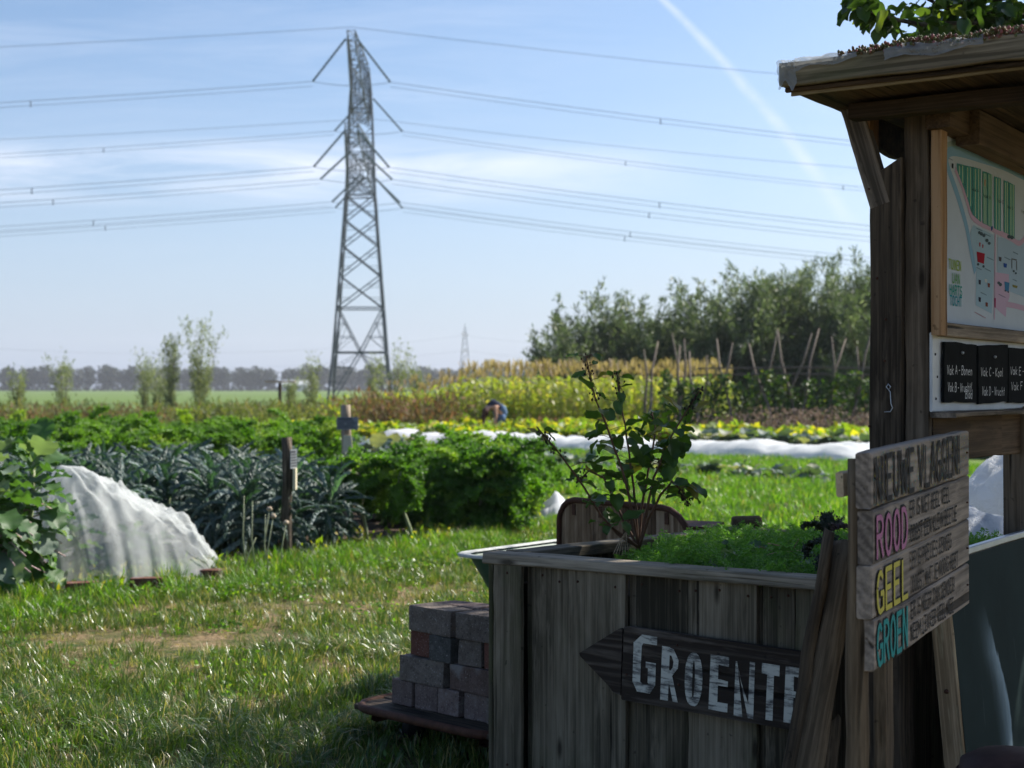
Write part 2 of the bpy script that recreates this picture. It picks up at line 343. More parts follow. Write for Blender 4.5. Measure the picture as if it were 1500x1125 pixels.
# ------------------------------------------------------------------ lettering from drawn strokes (unit box per letter)
def arc(cx, cy, rx, ry, a0, a1, n=8):
    return [(cx + rx * math.cos(R(a0 + (a1 - a0) * i / n)), cy + ry * math.sin(R(a0 + (a1 - a0) * i / n))) for i in range(n + 1)]
O_ = arc(.5, .5, .42, .5, 90, 450, 14)
GL = {'A': [[(.02, 0), (.5, 1), (.98, 0)], [(.2, .34), (.8, .34)]],
 'B': [[(.1, 0), (.1, 1), (.6, 1)] + arc(.6, .77, .3, .23, 90, -90, 5) + [(.1, .54)], [(.6, .54)] + arc(.6, .27, .34, .27, 90, -90, 5) + [(.1, 0)]],
 'C': [arc(.55, .5, .45, .5, 50, 310, 10)], 'D': [[(.1, 0), (.1, 1), (.4, 1)] + arc(.4, .5, .52, .5, 90, -90, 7) + [(.1, 0)]],
 'E': [[(.92, 1), (.1, 1), (.1, 0), (.92, 0)], [(.1, .52), (.75, .52)]], 'F': [[(.92, 1), (.1, 1), (.1, 0)], [(.1, .52), (.75, .52)]],
 'G': [arc(.52, .5, .44, .5, 48, 270, 9) + [(.52, 0), (.95, .06), (.95, .46), (.6, .46)]],
 'H': [[(.1, 0), (.1, 1)], [(.9, 0), (.9, 1)], [(.1, .5), (.9, .5)]], 'I': [[(.5, 0), (.5, 1)]],
 'J': [[(.7, 1), (.7, .25)] + arc(.4, .25, .3, .25, 0, -150, 5)], 'K': [[(.1, 0), (.1, 1)], [(.9, 1), (.12, .45), (.92, 0)]],
 'L': [[(.12, 1), (.12, 0), (.9, 0)]], 'M': [[(.05, 0), (.12, 1), (.5, .3), (.88, 1), (.95, 0)]],
 'N': [[(.1, 0), (.1, 1), (.9, 0), (.9, 1)]], 'O': [O_],
 'P': [[(.1, 0), (.1, 1), (.55, 1)] + arc(.55, .74, .36, .26, 90, -90, 6) + [(.1, .48)]],
 'R': [[(.1, 0), (.1, 1), (.55, 1)] + arc(.55, .76, .36, .24, 90, -90, 6) + [(.1, .52)], [(.5, .52), (.92, 0)]],
 'S': [arc(.52, .75, .40, .25, 30, 270, 8) + arc(.48, .25, .42, .25, 90, -150, 8)],
 'T': [[(.5, 0), (.5, 1)], [(.02, 1), (.98, 1)]], 'U': [[(.1, 1), (.1, .3)] + arc(.5, .3, .4, .3, 180, 360, 7) + [(.9, 1)]],
 'V': [[(.03, 1), (.5, 0), (.97, 1)]], 'W': [[(.02, 1), (.25, 0), (.5, .75), (.75, 0), (.98, 1)]], 'Y': [[(.03, 1), (.5, .5), (.97, 1)], [(.5, .5), (.5, 0)]],
 'Z': [[(.08, 1), (.92, 1), (.08, 0), (.92, 0)]], '!': [[(.5, .3), (.5, 1)], [(.5, .0), (.5, .06)]], '-': [[(.1, .42), (.9, .42)]], '/': [[(.1, -.05), (.9, 1.05)]],
 'a': [arc(.45, .3, .38, .3, 60, 400, 9), [(.85, .6), (.85, 0)]], 'c': [arc(.5, .3, .4, .3, 50, 310, 7)], 'd': [arc(.45, .3, .36, .3, 60, 400, 9), [(.82, 1), (.82, 0)]],
 'e': [[(.12, .32), (.85, .34)] + arc(.48, .3, .37, .3, 10, 310, 9)], 'h': [[(.15, 0), (.15, 1)], [(.15, .4)] + arc(.5, .35, .32, .25, 150, 0, 5) + [(.82, 0)]],
 'i': [[(.5, 0), (.5, .58)], [(.5, .78), (.5, .84)]], 'k': [[(.15, 0), (.15, 1)], [(.8, .6), (.18, .28), (.85, 0)]], 'l': [[(.5, 0), (.5, 1)]],
 'n': [[(.15, 0), (.15, .6)], [(.15, .4)] + arc(.5, .35, .32, .25, 150, 0, 5) + [(.82, 0)]], 'o': [arc(.5, .3, .38, .3, 90, 450, 9)],
 'r': [[(.2, 0), (.2, .6)], [(.2, .4)] + arc(.5, .35, .3, .25, 150, 50, 4)], 's': [arc(.5, .45, .3, .15, 20, 270, 5) + arc(.5, .15, .3, .15, 90, -150, 5)],
 't': [[(.5, 0), (.5, .95)], [(.15, .62), (.85, .62)]], 'u': [[(.15, .6), (.15, .2)] + arc(.48, .2, .33, .2, 180, 360, 5) + [(.82, .6), (.82, 0)]],
 'U_': []}
def strokes(mb, lines, to3, sw, jig=0.0):
    """ribbons of width sw along polylines in 2-D, mapped by to3(x, y, n)"""
    for li in lines:
        pts = [V((x + random.uniform(-jig, jig), y + random.uniform(-jig, jig))) for x, y in li]
        for i in range(len(pts) - 1):
            a, b = pts[i], pts[i + 1]
            if (b - a).length < 1e-6: continue
            t = (b - a).normalized(); nn = V((-t.y, t.x)) * sw / 2; e = t * sw * .32
            q = [a - e + nn, a - e - nn, b + e - nn, b + e + nn]
            zz = 0.00001 * (len(mb.f) % 40)
            mb.add([to3(p.x, p.y, zz) for p in q], [(0, 1, 2, 3)])
def text2(mb, txt, x, y, cw, chh, sw, to3, gap=.28, jig=0.0, wfac=None, jit=0.0, shear=0.0):
    for ch in txt:
        if ch == ' ': x += cw * .62; continue
        wf = {'I': .35, '!': .35, 'l': .4, 'i': .4, 'J': .7, 'M': 1.15, 'W': 1.25, 't': .7, 'r': .75, '-': .6, '/': .5}.get(ch, 1.0) * cw
        j = random.uniform(-jit, jit)
        ls = [[(x + px * wf + shear * py * chh, y + j + py * chh) for px, py in l] for l in GL[ch]]
        strokes(mb, ls, to3, sw, jig); x += wf + cw * gap
    return x
def plane_map(o, xd, yd, nd):
    o, xd, yd, nd = V(o), V(xd), V(yd), V(nd)
    return lambda x, y, n=0.0: o + xd * x + yd * y + nd * n
Z = V((0, 0, 1))

# ------------------------------------------------------------------ the kiosk (open notice shelter)
kv = V((.552, .834, 0)).normalized(); kn = V((.834, -.552, 0)).normalized(); K0 = V((1.2, 4.30, 0))
def kt(px, n=0.0):
    r = (px - CX) / FPX; bx_, by_ = K0.x + kn.x * n, K0.y + kn.y * n
    return (r * by_ - bx_) / (kv.x - r * kv.y)
def kp(t, z, n=0.0): return K0 + kv * t + kn * n + Z * z
def kz(px, py, n=0.0):
    t = kt(px, n); return EYE + (HY - py) * kp(t, 0, n).y / FPX
ZS = 2.25
kiosk = thing('notice_shelter', 'dark weathered wooden shelter with a flat plant-covered roof at the right edge', 'shelter', (K0.x, K0.y, 0))
def kbox(name, t0, t1, n0, n1, z0, z1, mat, along='t', parent=kiosk, **kw):
    """board of the shelter between t0..t1 (along), n0..n1 (across), z0..z1"""
    tc_, nc, zc = (t0 + t1) / 2, (n0 + n1) / 2, (z0 + z1) / 2
    if along == 't': return plank(name, parent, kp(t0, zc, nc), kp(t1, zc, nc), z1 - z0, abs(n1 - n0), mat, Z, **kw)
    if along == 'n': return plank(name, parent, kp(tc_, zc, n0), kp(tc_, zc, n1), z1 - z0, t1 - t0, mat, Z, **kw)
    return plank(name, parent, kp(tc_, z0, nc), kp(tc_, z1, nc), abs(n1 - n0), t1 - t0, mat, kn, **kw)
kbox('post', -.005, .12, -.075, -.005, .92, ZS, M_['wood_post'], 'z', nseg=14, jit=.003)
po = kbox('post', -.03, .10, -.172, -.078, 0, 2.06, M_['wood_post'], 'z', nseg=14, jit=.004)
for v in po.data.vertices:                      # sawn off on a slant
    if v.co.x > 2.0: v.co.x += (v.co.y) * .55
kbox('post', .955, 1.05, -.06, .03, 0, 1.36, M_['wood_post'], 'z')
kbox('post', 2.3, 2.42, -.10, -.005, 0, ZS, M_['wood_post'], 'z')
# brace from the post up to the roof edge
plank('brace', kiosk, kp(-.01, 1.95, -.14), kp(-.01, 2.262, -.235), .062, .045, M_['wood_round'], kn * .8 + Z * .3, nseg=8)
# roof: corner A
A = V((.7486, 4.16, 0)) 
def rp(a, b, z): return A + kn * a + kv * b + Z * z         # a along the front edge, b away from it
ZF = EYE + 439 / 529.0 + .000
LN, LV = 1.75, 2.9
def rbox(name, a0, a1, b0, b1, z0, z1, mat, along, **kw):
    ac, bc, zc = (a0 + a1) / 2, (b0 + b1) / 2, (z0 + z1) / 2
    if along == 'a': return plank(name, kiosk, rp(a0, bc, zc), rp(a1, bc, zc), z1 - z0, b1 - b0, mat, Z, **kw)
    if along == 'b': return plank(name, kiosk, rp(ac, b0, zc), rp(ac, b1, zc), z1 - z0, a1 - a0, mat, Z, **kw)
    return plank(name, kiosk, rp(ac, b0, zc), rp(ac, b1, zc), a1 - a0, z1 - z0, mat, kn, **kw)
rbox('fascia', 0, LN, -.022, 0, ZF + .002, ZF + .066, M_['wood_fascia'], 'a', nseg=24, jit=.0025)
rbox('fascia', 0, .022, 0.002, LV, ZF + .002, ZF + .066, M_['wood_fascia'], 'b', nseg=24, jit=.0025)
rbox('edge_strip', .008, LN, .002, .016, ZF - .012, ZF + .001, M_['wood_dark'], 'a', nseg=16)
rbox('edge_strip', .018, LN, .018, .032, ZF - .018, ZF - .006, M_['wood_fascia'], 'a', nseg=16)
for i in range(10):                             # roof boards run across
    a0 = .024 + i * .172
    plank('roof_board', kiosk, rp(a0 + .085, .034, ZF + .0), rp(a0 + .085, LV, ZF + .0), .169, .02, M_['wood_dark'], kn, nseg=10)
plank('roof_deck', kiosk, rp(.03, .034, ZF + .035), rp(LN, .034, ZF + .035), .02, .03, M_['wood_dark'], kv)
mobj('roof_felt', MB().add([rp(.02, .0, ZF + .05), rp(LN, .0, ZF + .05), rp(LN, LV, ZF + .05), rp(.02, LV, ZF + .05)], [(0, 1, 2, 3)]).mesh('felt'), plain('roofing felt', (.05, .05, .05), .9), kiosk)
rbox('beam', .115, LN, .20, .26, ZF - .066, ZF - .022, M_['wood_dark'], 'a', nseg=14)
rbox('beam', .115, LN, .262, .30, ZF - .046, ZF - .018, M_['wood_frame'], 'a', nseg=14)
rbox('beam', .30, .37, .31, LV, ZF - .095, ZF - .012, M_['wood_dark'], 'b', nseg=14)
kbox('rafter', .13, 2.6, .03, .10, ZS - .12, ZS - .02, M_['wood_dark'], 't', nseg=14)
# cross blocks beside the post head
kbox('block', -.02, .06, -.21, -.176, 2.08, ZS - .01, M_['wood_frame'], 'z')
# soffit piece hanging along the left edge with its curved lower side
mb = MB(); N = 14
for i in range(N + 1):
    b = .30 + (1.05 - .30) * i / N; zb = ZF - .03 - .09 * math.sin(math.pi * min(1, i / N * 1.15)) ** .8
    for zz, aa in ((ZF - .02, .085), (zb, .085), (ZF - .02, .105), (zb, .105)): mb.v.append(tuple(rp(aa, b, zz)))
for i in range(N):
    k = i * 4; mb.f += [(k, k + 1, k + 5, k + 4), (k + 2, k + 6, k + 7, k + 3), (k + 1, k + 3, k + 7, k + 5)]
mb.f += [(0, 2, 3, 1), (N * 4, N * 4 + 1, N * 4 + 3, N * 4 + 2)]
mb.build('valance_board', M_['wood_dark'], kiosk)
# plastic film folded over the fascia
def film_mat():
    m, t, out = material('plastic film'); vec, rnd = objvec(t)
    n = t.noise(vec, 14, 4, .6)
    b = t.n('ShaderNodeBsdfPrincipled', {'Base Color': (.42, .43, .42, 1), 'Roughness': .4, 'Normal': t.n('ShaderNodeBump', {'Height': n, 'Strength': .6, 'Distance': .02}).outputs[0]})
    tr = t.n('ShaderNodeBsdfTransparent'); tl = t.n('ShaderNodeBsdfTranslucent', {'Color': (.5, .52, .52, 1)})
    m1 = t.n('ShaderNodeMixShader', {0: .35, 1: b.outputs[0], 2: tl.outputs[0]})
    m2 = t.n('ShaderNodeMixShader', {0: t.map(n, .3, .7, .35, .7), 1: m1.outputs[0], 2: tr.outputs[0]})
    t.L.new(m2.outputs[0], out.inputs[0]); return m
M_['film'] = film_mat()
def film(a0, a1, drop, slant, seed):
    rr = random.Random(seed); mb = MB(); nx, ny = 14, 9
    for i in range(nx + 1):
        u = i / nx; a = a0 + (a1 - a0) * u; dr = drop * (1 - slant * u) * (1 + .2 * math.sin(u * 9 + seed))
        for j in range(ny + 1):
            s_ = -.035 + (.035 + dr) * j / ny
            if s_ < 0: p = rp(a, -.024 - s_ * 1.0, ZF + .072 + .006 * math.sin(a * 60 + j))
            else: p = rp(a + s_ * .1, -.027 - .005 * rr.random() - .006 * (j % 2), ZF + .070 - s_)
            mb.v.append(tuple(p + Z * rr.uniform(-.0015, .0015)))
    for i in range(nx):
        for j in range(ny):
            k = i * (ny + 1) + j; mb.f.append((k, k + 1, k + ny + 2, k + ny + 1))
    mb.build('plastic_film', M_['film'], kiosk, True)
film(-.004, .05, .066, -.1, 1); film(.045, .225, .030, .35, 2); film(.30, .56, .034, .2, 3); film(.74, 1.12, .040, .5, 4); film(.98, 1.2, .05, -.2, 5)
# a standing flap of film
mb = MB()
for i in range(7):
    for j in range(4): mb.v.append(tuple(rp(.90 + i * .011 + .006 * j, .01 + .008 * math.sin(i * 2), ZF + .066 + j * .014 * math.sin((i + .5) / 7 * math.pi))))
for i in range(6):
    for j in range(3): k = i * 4 + j; mb.f.append((k, k + 1, k + 5, k + 4))
mb.build('plastic_film', M_['film'], kiosk, True)
# sedum growing on the roof
mb = MB(); 
for i in range(6500):
    a = random.uniform(.17, .95); b = abs(random.gauss(.0, .12)) - .018
    if b > 1.2 or (a < .26 and random.random() < .6) or (a > .62 and random.random() < .5): continue
    z = ZF + .066 + random.uniform(-.004, .020) + .012 * mnoise.noise(V((a * 9, b * 9, 0)))
    r = random.uniform(.0020, .0054); mb.ellipsoid(rp(a, b - .01, z), (r, r, r * 1.2), 5, 3)
sed = mb.build('roof_sedum', leafm('sedum', (.16, .045, .035), (.09, .13, .03), (.28, .10, .09), .15, .5, amt3=.25), kiosk, True); sed['kind'] = 'stuff'
# loose hook on the post, screws
hk = MB()
ht = plane_map(kp(-.034, 0, -.125), kn, Z, -kv)
hx = .012
hk.tube([ht(hx + x, z, .004) for x, z in ((-.012, 1.352), (.006, 1.353), (.013, 1.364), (.008, 1.376), (.006, 1.41), (.0, 1.418), (-.006, 1.424), (.0, 1.433), (.007, 1.425), (.003, 1.418))], .0016, 6)
hk.build('iron_hook', M_['zinc'], kiosk, True)
for z in (1.31, 1.50, 1.62, 1.74, 2.0):
    MB().ellipsoid(kp(-.032, z, -.15 + .03 * math.sin(z * 9)), (.004, .004, .004), 8, 5).build('screw', M_['rust'], kiosk)
# lower boards and shelf
kbox('shelf', -.01, 2.3, 0.0, .075, 1.338, 1.352, M_['wood_round'], 't', nseg=12)
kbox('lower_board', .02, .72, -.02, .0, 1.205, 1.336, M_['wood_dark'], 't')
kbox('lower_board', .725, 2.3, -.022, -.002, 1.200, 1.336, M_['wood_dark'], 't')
kbox('backing_board', -.005, 2.3, -.003, .006, 1.352, 1.58, M_['white_paint'], 't')
mb = MB()
for (x, y) in ((1370, 519), (1371, 584), (1373, 552)): mb.ellipsoid(kp(kt(x, .007), kz(x, y, .007), .007), (.003, .003, .004), 6, 4)
mb.build('screw_hole', plain('dark hole', (.03, .03, .03)), kiosk)

# ------------------------------------------------------------------ map panel in its frame
mp = thing('map_panel', 'large framed garden map board in an orange wooden frame under the shelter roof', 'map', tuple(kp(0, 1.56)))
FD = .030
def mpl(name, a, b, W_, wd, mt=M_['wood_frame']): return plank(name, mp, a, b, W_, FD, mt, wd, nseg=8)
TL, TR_ = kt(1375, FD), 1.95
fw = .058
mpl('frame_rail', kp(TL + fw / 2, 1.572, FD / 2 + .007), kp(TL + fw / 2, ZS - .03, FD / 2 + .007), fw, kv)
mpl('frame_rail', kp(TR_ - fw / 2, 1.572, FD / 2 + .007), kp(TR_ - fw / 2, ZS - .03, FD / 2 + .007), fw, kv)
mpl('frame_rail', kp(TL + fw + .001, 1.591, FD / 2 + .0062), kp(TR_ - fw - .001, 1.591, FD / 2 + .0062), .040, Z, M_['wood_round'])
mpl('frame_rail', kp(TL + fw + .001, 2.205, FD / 2 + .0062), kp(TR_ - fw - .001, 2.205, FD / 2 + .0062), .045, Z)
MN = .016
mpan = kbox('map_sheet', TL + .03, TR_ - .03, MN - .004, MN, 1.600, 2.20, M_['enamel'], 't', parent=mp, nseg=1, jit=0)
def mxy(px, py): return (kt(px, MN), kz(px, py, MN))
def mflat(name, col, pts, lay, parent=mpan, rough=.45, px=True):
    mb = MB(); q = [mxy(*p) for p in pts] if px else pts
    mb.add([kp(t, z, MN + .0005 + lay * .00013) for t, z in q], [tuple(range(len(q)))])
    m = bpy.data.materials.get('print ' + name) or plain('print ' + name, tuple(c * .8 for c in col), .9, 0, .04, 5, 0, .02)
    return mb.build(name, m, parent)
def mribbon(name, col, pts, wd, lay):
    mb = MB(); q = [V(mxy(*p)) for p in pts]; L = []; Rr = []
    for i, p in enumerate(q):
        t = (q[min(i + 1, len(q) - 1)] - q[max(i - 1, 0)]).normalized(); nn = V((-t.y, t.x)) * wd / 2; L.append(p + nn); Rr.append(p - nn)
    vs = [kp(a.x, a.y, MN + .0005 + lay * .00013) for a in L + Rr]; n = len(L)
    mb.add(vs, [(i, i + 1, n + i + 1, n + i) for i in range(n - 1)])
    m = bpy.data.materials.get('print ' + name) or plain('print ' + name, tuple(c * .8 for c in col), .9, 0, .04, 5, 0, .02)
    return mb.build(name, m, mpan)
def smooth_pts(P, n=6):
    out = []
    P = [P[0]] + list(P) + [P[-1]]
    for i in range(1, len(P) - 2):
        for k in range(n):
            t = k / n; p0, p1, p2, p3 = [V(x) for x in P[i - 1:i + 3]]
            out.append(tuple(.5 * ((2 * p1) + (p2 - p0) * t + (2 * p0 - 5 * p1 + 4 * p2 - p3) * t * t + (3 * p1 - p0 - 3 * p2 + p3) * t ** 3)))
    return out + [tuple(P[-2])]
# crop coordinates of the 3.309x enlargement -> picture pixels
def c8(x, y): return (1380 + x / 3.309, 160 + y / 3.309)
mflat('print_meadow', (.40, .50, .47), [c8(*p) for p in ((22, 160), (60, 150), (130, 158), (220, 185), (300, 215), (420, 262), (520, 310), (520, 420), (400, 345), (250, 250), (120, 205), (40, 195), (25, 190))], 0)
mribbon('print_canal', (.30, .50, .66), smooth_pts([c8(*p) for p in ((560, 405), (400, 325), (300, 275), (180, 235), (90, 208), (40, 205), (22, 235), (30, 290), (75, 420), (115, 560), (140, 690), (160, 790))]), .030, 1)
mflat('print_plot', (.42, .58, .68), [c8(*p) for p in ((165, 780), (162, 950), (240, 992), (250, 795), (250, 610), (150, 560), (135, 600))], 2)
mflat('print_square', (.45, .58, .70), [c8(*p) for p in ((268, 620), (266, 860), (420, 920), (600, 980), (600, 700), (420, 640))], 2)
mflat('print_pink_area', (.66, .48, .62), [c8(*p) for p in ((257, 790), (254, 960), (308, 1008), (312, 950), (326, 910), (322, 800))], 3)
mribbon('print_path', (.66, .46, .58), smooth_pts([c8(*p) for p in ((62, 290), (95, 370), (120, 450), (150, 530), (240, 580), (330, 625), (372, 650), (400, 625))]), .018, 4)
mribbon('print_path', (.66, .46, .58), [c8(*p) for p in ((257, 600), (255, 800), (252, 1020))], .012, 5)
mribbon('print_path', (.66, .46, .58), [c8(*p) for p in ((310, 945), (360, 955), (430, 975))], .018, 6)
gcol = [(.10, .34, .30), (.16, .40, .38), (.30, .42, .20), (.12, .36, .36), (.20, .42, .42)]
for i, (x0, x1, yt0, yt1, yb0, yb1) in enumerate(((70, 108, 262, 272, 295, 395), (110, 145, 272, 280, 400, 510), (147, 186, 280, 290, 512, 548), (194, 215, 300, 305, 552, 562), (217, 241, 306, 318, 563, 575), (250, 283, 325, 335, 577, 592), (297, 320, 345, 352, 597, 604), (322, 350, 354, 368, 606, 630))):
    mflat('print_bed', gcol[i % 5], [c8(x0, yt0), c8(x1, yt1), c8(x1, yb1), c8(x0, yb0)], 7)
    for k in range(2):
        xa = x0 + (x1 - x0) * (.25 + .4 * k); yb = yb0 + (yb1 - yb0) * (.25 + .4 * k)
        mflat('print_bed_row', [(.45, .62, .42), (.30, .52, .58)][(i + k) % 2], [c8(xa, yt0 + 10), c8(xa + 5, yt0 + 11), c8(xa + 5, yb), c8(xa, yb - 2)], 8)
for (x0, x1, y0, y1, col, nm) in ((165, 205, 690, 740, (.42, .03, .05), 'print_red_shed'), (272, 286, 715, 735, (.12, .10, .10), 'print_bench'), (295, 312, 745, 765, (.05, .12, .40), 'print_blue_bench'),
                                (300, 324, 835, 880, (.08, .25, .45), 'print_blue_van'), (338, 364, 850, 862, (.30, .28, .10), 'print_goalpost'), (178, 184, 645, 665, (.5, .08, .10), 'print_tent'), (192, 198, 655, 672, (.5, .08, .10), 'print_tent'),
                                (251, 258, 915, 960, (.42, .05, .15), 'print_marker'), (334, 338, 725, 770, (.2, .2, .2), 'print_arch'), (357, 361, 735, 780, (.2, .2, .2), 'print_arch'), (334, 361, 722, 728, (.2, .2, .2), 'print_arch'),
                                (174, 186, 826, 848, (.06, .06, .08), 'print_hen'), (204, 216, 822, 838, (.7, .7, .66), 'print_sheep'), (218, 230, 842, 862, (.25, .08, .06), 'print_goat'), (174, 186, 910, 932, (.06, .06, .08), 'print_hen'), (208, 220, 935, 955, (.35, .14, .10), 'print_goat'),
                                (45, 53, 262, 286, (.03, .04, .05), 'print_hut'), (203, 208, 340, 372, (.5, .12, .10), 'print_flag'), (236, 244, 566, 582, (.05, .12, .3), 'print_barrow'), (234, 240, 572, 588, (.05, .12, .3), 'print_barrow')):
    s_ = (x1 - x0) * .12
    mflat(nm, col, [c8(x0, y0), c8(x1, y0 + (x1 - x0) * .25), c8(x1 - s_, y1 + (x1 - x0) * .25), c8(x0 + s_, y1)], 9)
for (cx, cy, r) in ((172, 752, 6), (198, 762, 6), (304, 880, 4), (318, 886, 4), (322, 618, 9), (336, 622, 9), (188, 604, 8), (200, 612, 8), (215, 636, 8), (178, 598, 7), (226, 650, 7), (345, 785, 5), (355, 795, 5), (280, 850, 8), (272, 842, 7)):
    mflat('print_dot', (.10, .14, .16), [c8(cx + r * math.cos(a * math.pi / 4), cy + r * 1.1 * math.sin(a * math.pi / 4)) for a in range(8)], 10)
def mtext(name, txt, px, py, wpx, hgt, sw, col, jig=0):
    t0, z0 = mxy(px, py); t1, _ = mxy(px + wpx, py); cw = (t1 - t0) / (len(txt) * 1.25)
    mb = MB(); text2(mb, txt, t0, z0, cw, hgt, sw, lambda x, y, n=0: kp(x, y, MN + .0022 + n), .25, jig)
    m = bpy.data.materials.get('print ' + str(col)) or plain('print ' + str(col), tuple(c * .8 for c in col), .9, 0, .03, 5, 0, .02)
    return mb.build(name, m, mpan)
for k, (wd, y, col) in enumerate((('TUINEN', 396, (.36, .50, .10)), ('UAN', 414, (.22, .46, .20)), ('HARTS', 431, (.08, .40, .32)), ('TOCHT', 448, (.02, .34, .40)))):
    mtext('map_title', wd, (1389, 1394, 1390, 1390.5)[k], y - 3 + (0, 3, 2.5, 1.5)[k], (20, 12, 19, 18)[k] , .027, .0046, col)
for (x, y, wpx, s_) in ((140, 392, 12, 'Vak A'), (198, 425, 12, 'Vak B'), (265, 448, 10, 'Vak C'), (312, 478, 10, 'Vak D'), (380, 500, 12, 'Vak E')):
    px, py = c8(x, y); mtext('map_caption', s_, px, py, wpx, .010, .0016, (.05, .08, .08))
px, py = c8(156, 984)
for k in range(9): mflat('print_caption_line', (.6, .2, .25), [c8(156 + k * 6, 982 + k * 3.2), c8(160 + k * 6, 984.5 + k * 3.2), c8(160 + k * 6, 988 + k * 3.2), c8(156 + k * 6, 985.5 + k * 3.2)], 9)
for (x, y, n_) in ((30, 236, 5), (165, 575, 7), (200, 600, 8), (205, 770, 7), (185, 886, 7), (272, 895, 8), (300, 715, 7), (215, 715, 8), (342, 690, 6), (340, 822, 5), (75, 268, 5), (165, 765, 6)):
    for k in range(n_): mflat('print_tiny_caption', (.12, .16, .18), [c8(x + k * 4.2, y + k * 2), c8(x + 2.6 + k * 4.2, y + 1.2 + k * 2), c8(x + 2.6 + k * 4.2, y + 5 + k * 2), c8(x + k * 4.2, y + 4 + k * 2)], 9)

# ------------------------------------------------------------------ slates hung below the map
def slate(x0, x1, yt0, yt1, yb0, yb1, lines, label, n=.012):
    t0, t1 = kt(x0, n), kt(x1, n); o = thing('slate_tag', label, 'slate', tuple(kp(t0, 1.37, n)), 0, 'chalk slates hung below the map')
    z = [EYE + (HY - yy) * kp(tt, 0, n).y / FPX for yy, tt in ((yt0, t0), (yt1, t1), (yb1, t1), (yb0, t0))]
    outl = []
    for (ta, za, tb, zb, m_) in ((t0, z[0], t1, z[1], 6), (t1, z[1], t1, z[2], 5), (t1, z[2], t0, z[3], 6), (t0, z[3], t0, z[0], 5)):
        for i in range(m_):
            u = i / m_; outl.append((ta + (tb - ta) * u + random.uniform(-.004, .004), za + (zb - za) * u + random.uniform(-.003, .003)))
    nn = len(outl); mb = MB()
    mb.add([kp(t, zz, n) for t, zz in outl] + [kp(t + .001, zz, n + .007) for t, zz in outl], [tuple(range(nn)), tuple(reversed(range(nn, 2 * nn)))] + [(i, nn + i, nn + (i + 1) % nn, (i + 1) % nn) for i in range(nn)])
    mb.build('slate_plate', M_['slate'], o)
    tc_ = (t0 + t1) / 2; MB().ellipsoid(kp(tc_, z[0] - .03, n + .012), (.005, .005, .005), 8, 5).build('nail', M_['zinc'], o)
    mb = MB(); W_ = t1 - t0
    for (txt, fx, fz, cwf) in lines:
        cw = W_ * cwf
        text2(mb, txt, t0 + W_ * fx, z[3] + (z[0] - z[3]) * fz, cw, .026, .0028, lambda x, y, q=0: kp(x, y, n + .0085 + q), .22, .0006, None, .0012, .12)
    mb.build('chalk_writing', M_['chalk'], o); return o
slate(1380, 1427, 500, 505, 589, 590, (('Vak A - Bonen', .06, .46, .058), ('Vak B - Vrucht/', .08, .17, .050), ('Blad', .62, .05, .055)), 'chalk slate reading Vak A - Bonen, first below the map')
slate(1430, 1473, 507, 505, 591, 588, (('Vak C - Kool', .06, .48, .064), ('Vak D - Vrucht', .10, .14, .054)), 'chalk slate reading Vak C - Kool between two other slates')
slate(1474, 1524, 508, 512, 589, 592, (('Vak E - Wortel', .04, .50, .056), ('Vak F - Blad', .06, .22, .060)), 'chalk slate reading Vak E - Wortel, cut by the right edge of the photo')

# ------------------------------------------------------------------ NIEUWE VLAGGEN sign on its log post
SA = V((.796, 3.323, 0)); SB = V((1.285, 4.23, 0)); sd = (SB - SA); SW = sd.length; sdn = V((sd.x, sd.y, .0235)).normalized()
sn = V((sdn.y, -sdn.x, 0)).normalized(); sup = sn.cross(sdn) * 1.0
if sup.z < 0: sup = -sup
STL = V((SA.x, SA.y, 1.2795)); SH = .4925
sign = thing('flag_sign', 'painted plank sign headed NIEUWE VLAGGEN! explaining red, yellow and green flags', 'sign', (SA.x, SA.y, STL.z - SH))
smap = plane_map(STL, sdn, sup, sn)              # x right along planks, y up (negative down), n out
edges = [0, -.128, -.252, -.374, -.4925]
offs = [(-.002, .008), (.003, .0), (-.001, .002), (.004, -.003)]
for k in range(4):
    y0, y1 = edges[k], edges[k + 1]; [MB().ellipsoid(smap(xx, (y0 + y1) / 2 + random.uniform(-.02, .02), .002), (.0045, .0045, .003), 8, 5).build('nail', M_['rust'], sign) for xx in (.028, SW - .03)]; yc = (y0 + y1) / 2; W_ = abs(y1 - y0) - .003
    plank('plank', sign, smap(offs[k][0], yc, -.0175 + .001 * (k % 2)), smap(SW + offs[k][1], yc, -.0175 + .001 * (k % 2)), W_, .035, M_['wood_board'], sup, nseg=12, ch=.004, jit=.002)
def emboss(name, mat, items, n0, jig=.0006, parent=sign):
    mb = MB()
    for (txt, x, y, cw, chh, sw) in items: text2(mb, txt, x, y, cw, chh, sw, lambda a, b, q=0: smap(a, b, n0 + q), .24, jig, None, chh * .03)
    return mb.build(name, mat, parent)
emboss('black_lettering', M_['black_paint'], [('NIEUWE VLAGGEN!', .018, -.112, .0530, .098, .0130)], .0035)
smallt = [('ER IS NIET HEEL VEEL', .335, -.178, .0212, .038, .0054), ('OOGST EEN KLEIN BEETJE', .335, -.237, .0216, .038, .0054),
          ('ER IS PRECIES GENOEG', .345, -.303, .0208, .038, .0054), ('OOGST WAT JE NODIG HEBT', .350, -.362, .0208, .038, .0054),
          ('ER IS MEER DAN GENOEG!', .340, -.424, .0208, .038, .0054), ('NEEM LEKKER VEEL MEE', .335, -.478, .0208, .038, .0054)]
emboss('black_lettering', M_['black_paint'], smallt, .0035)
mb = MB(); strokes(mb, [arc(.93, -.452, .013, .014, 200, 340, 5), [(.924, -.440), (.924, -.438)], [(.936, -.440), (.936, -.438)]], lambda a, b, q=0: smap(a, b, .0035 + q), .004); mb.build('smiley', M_['black_paint'], sign)
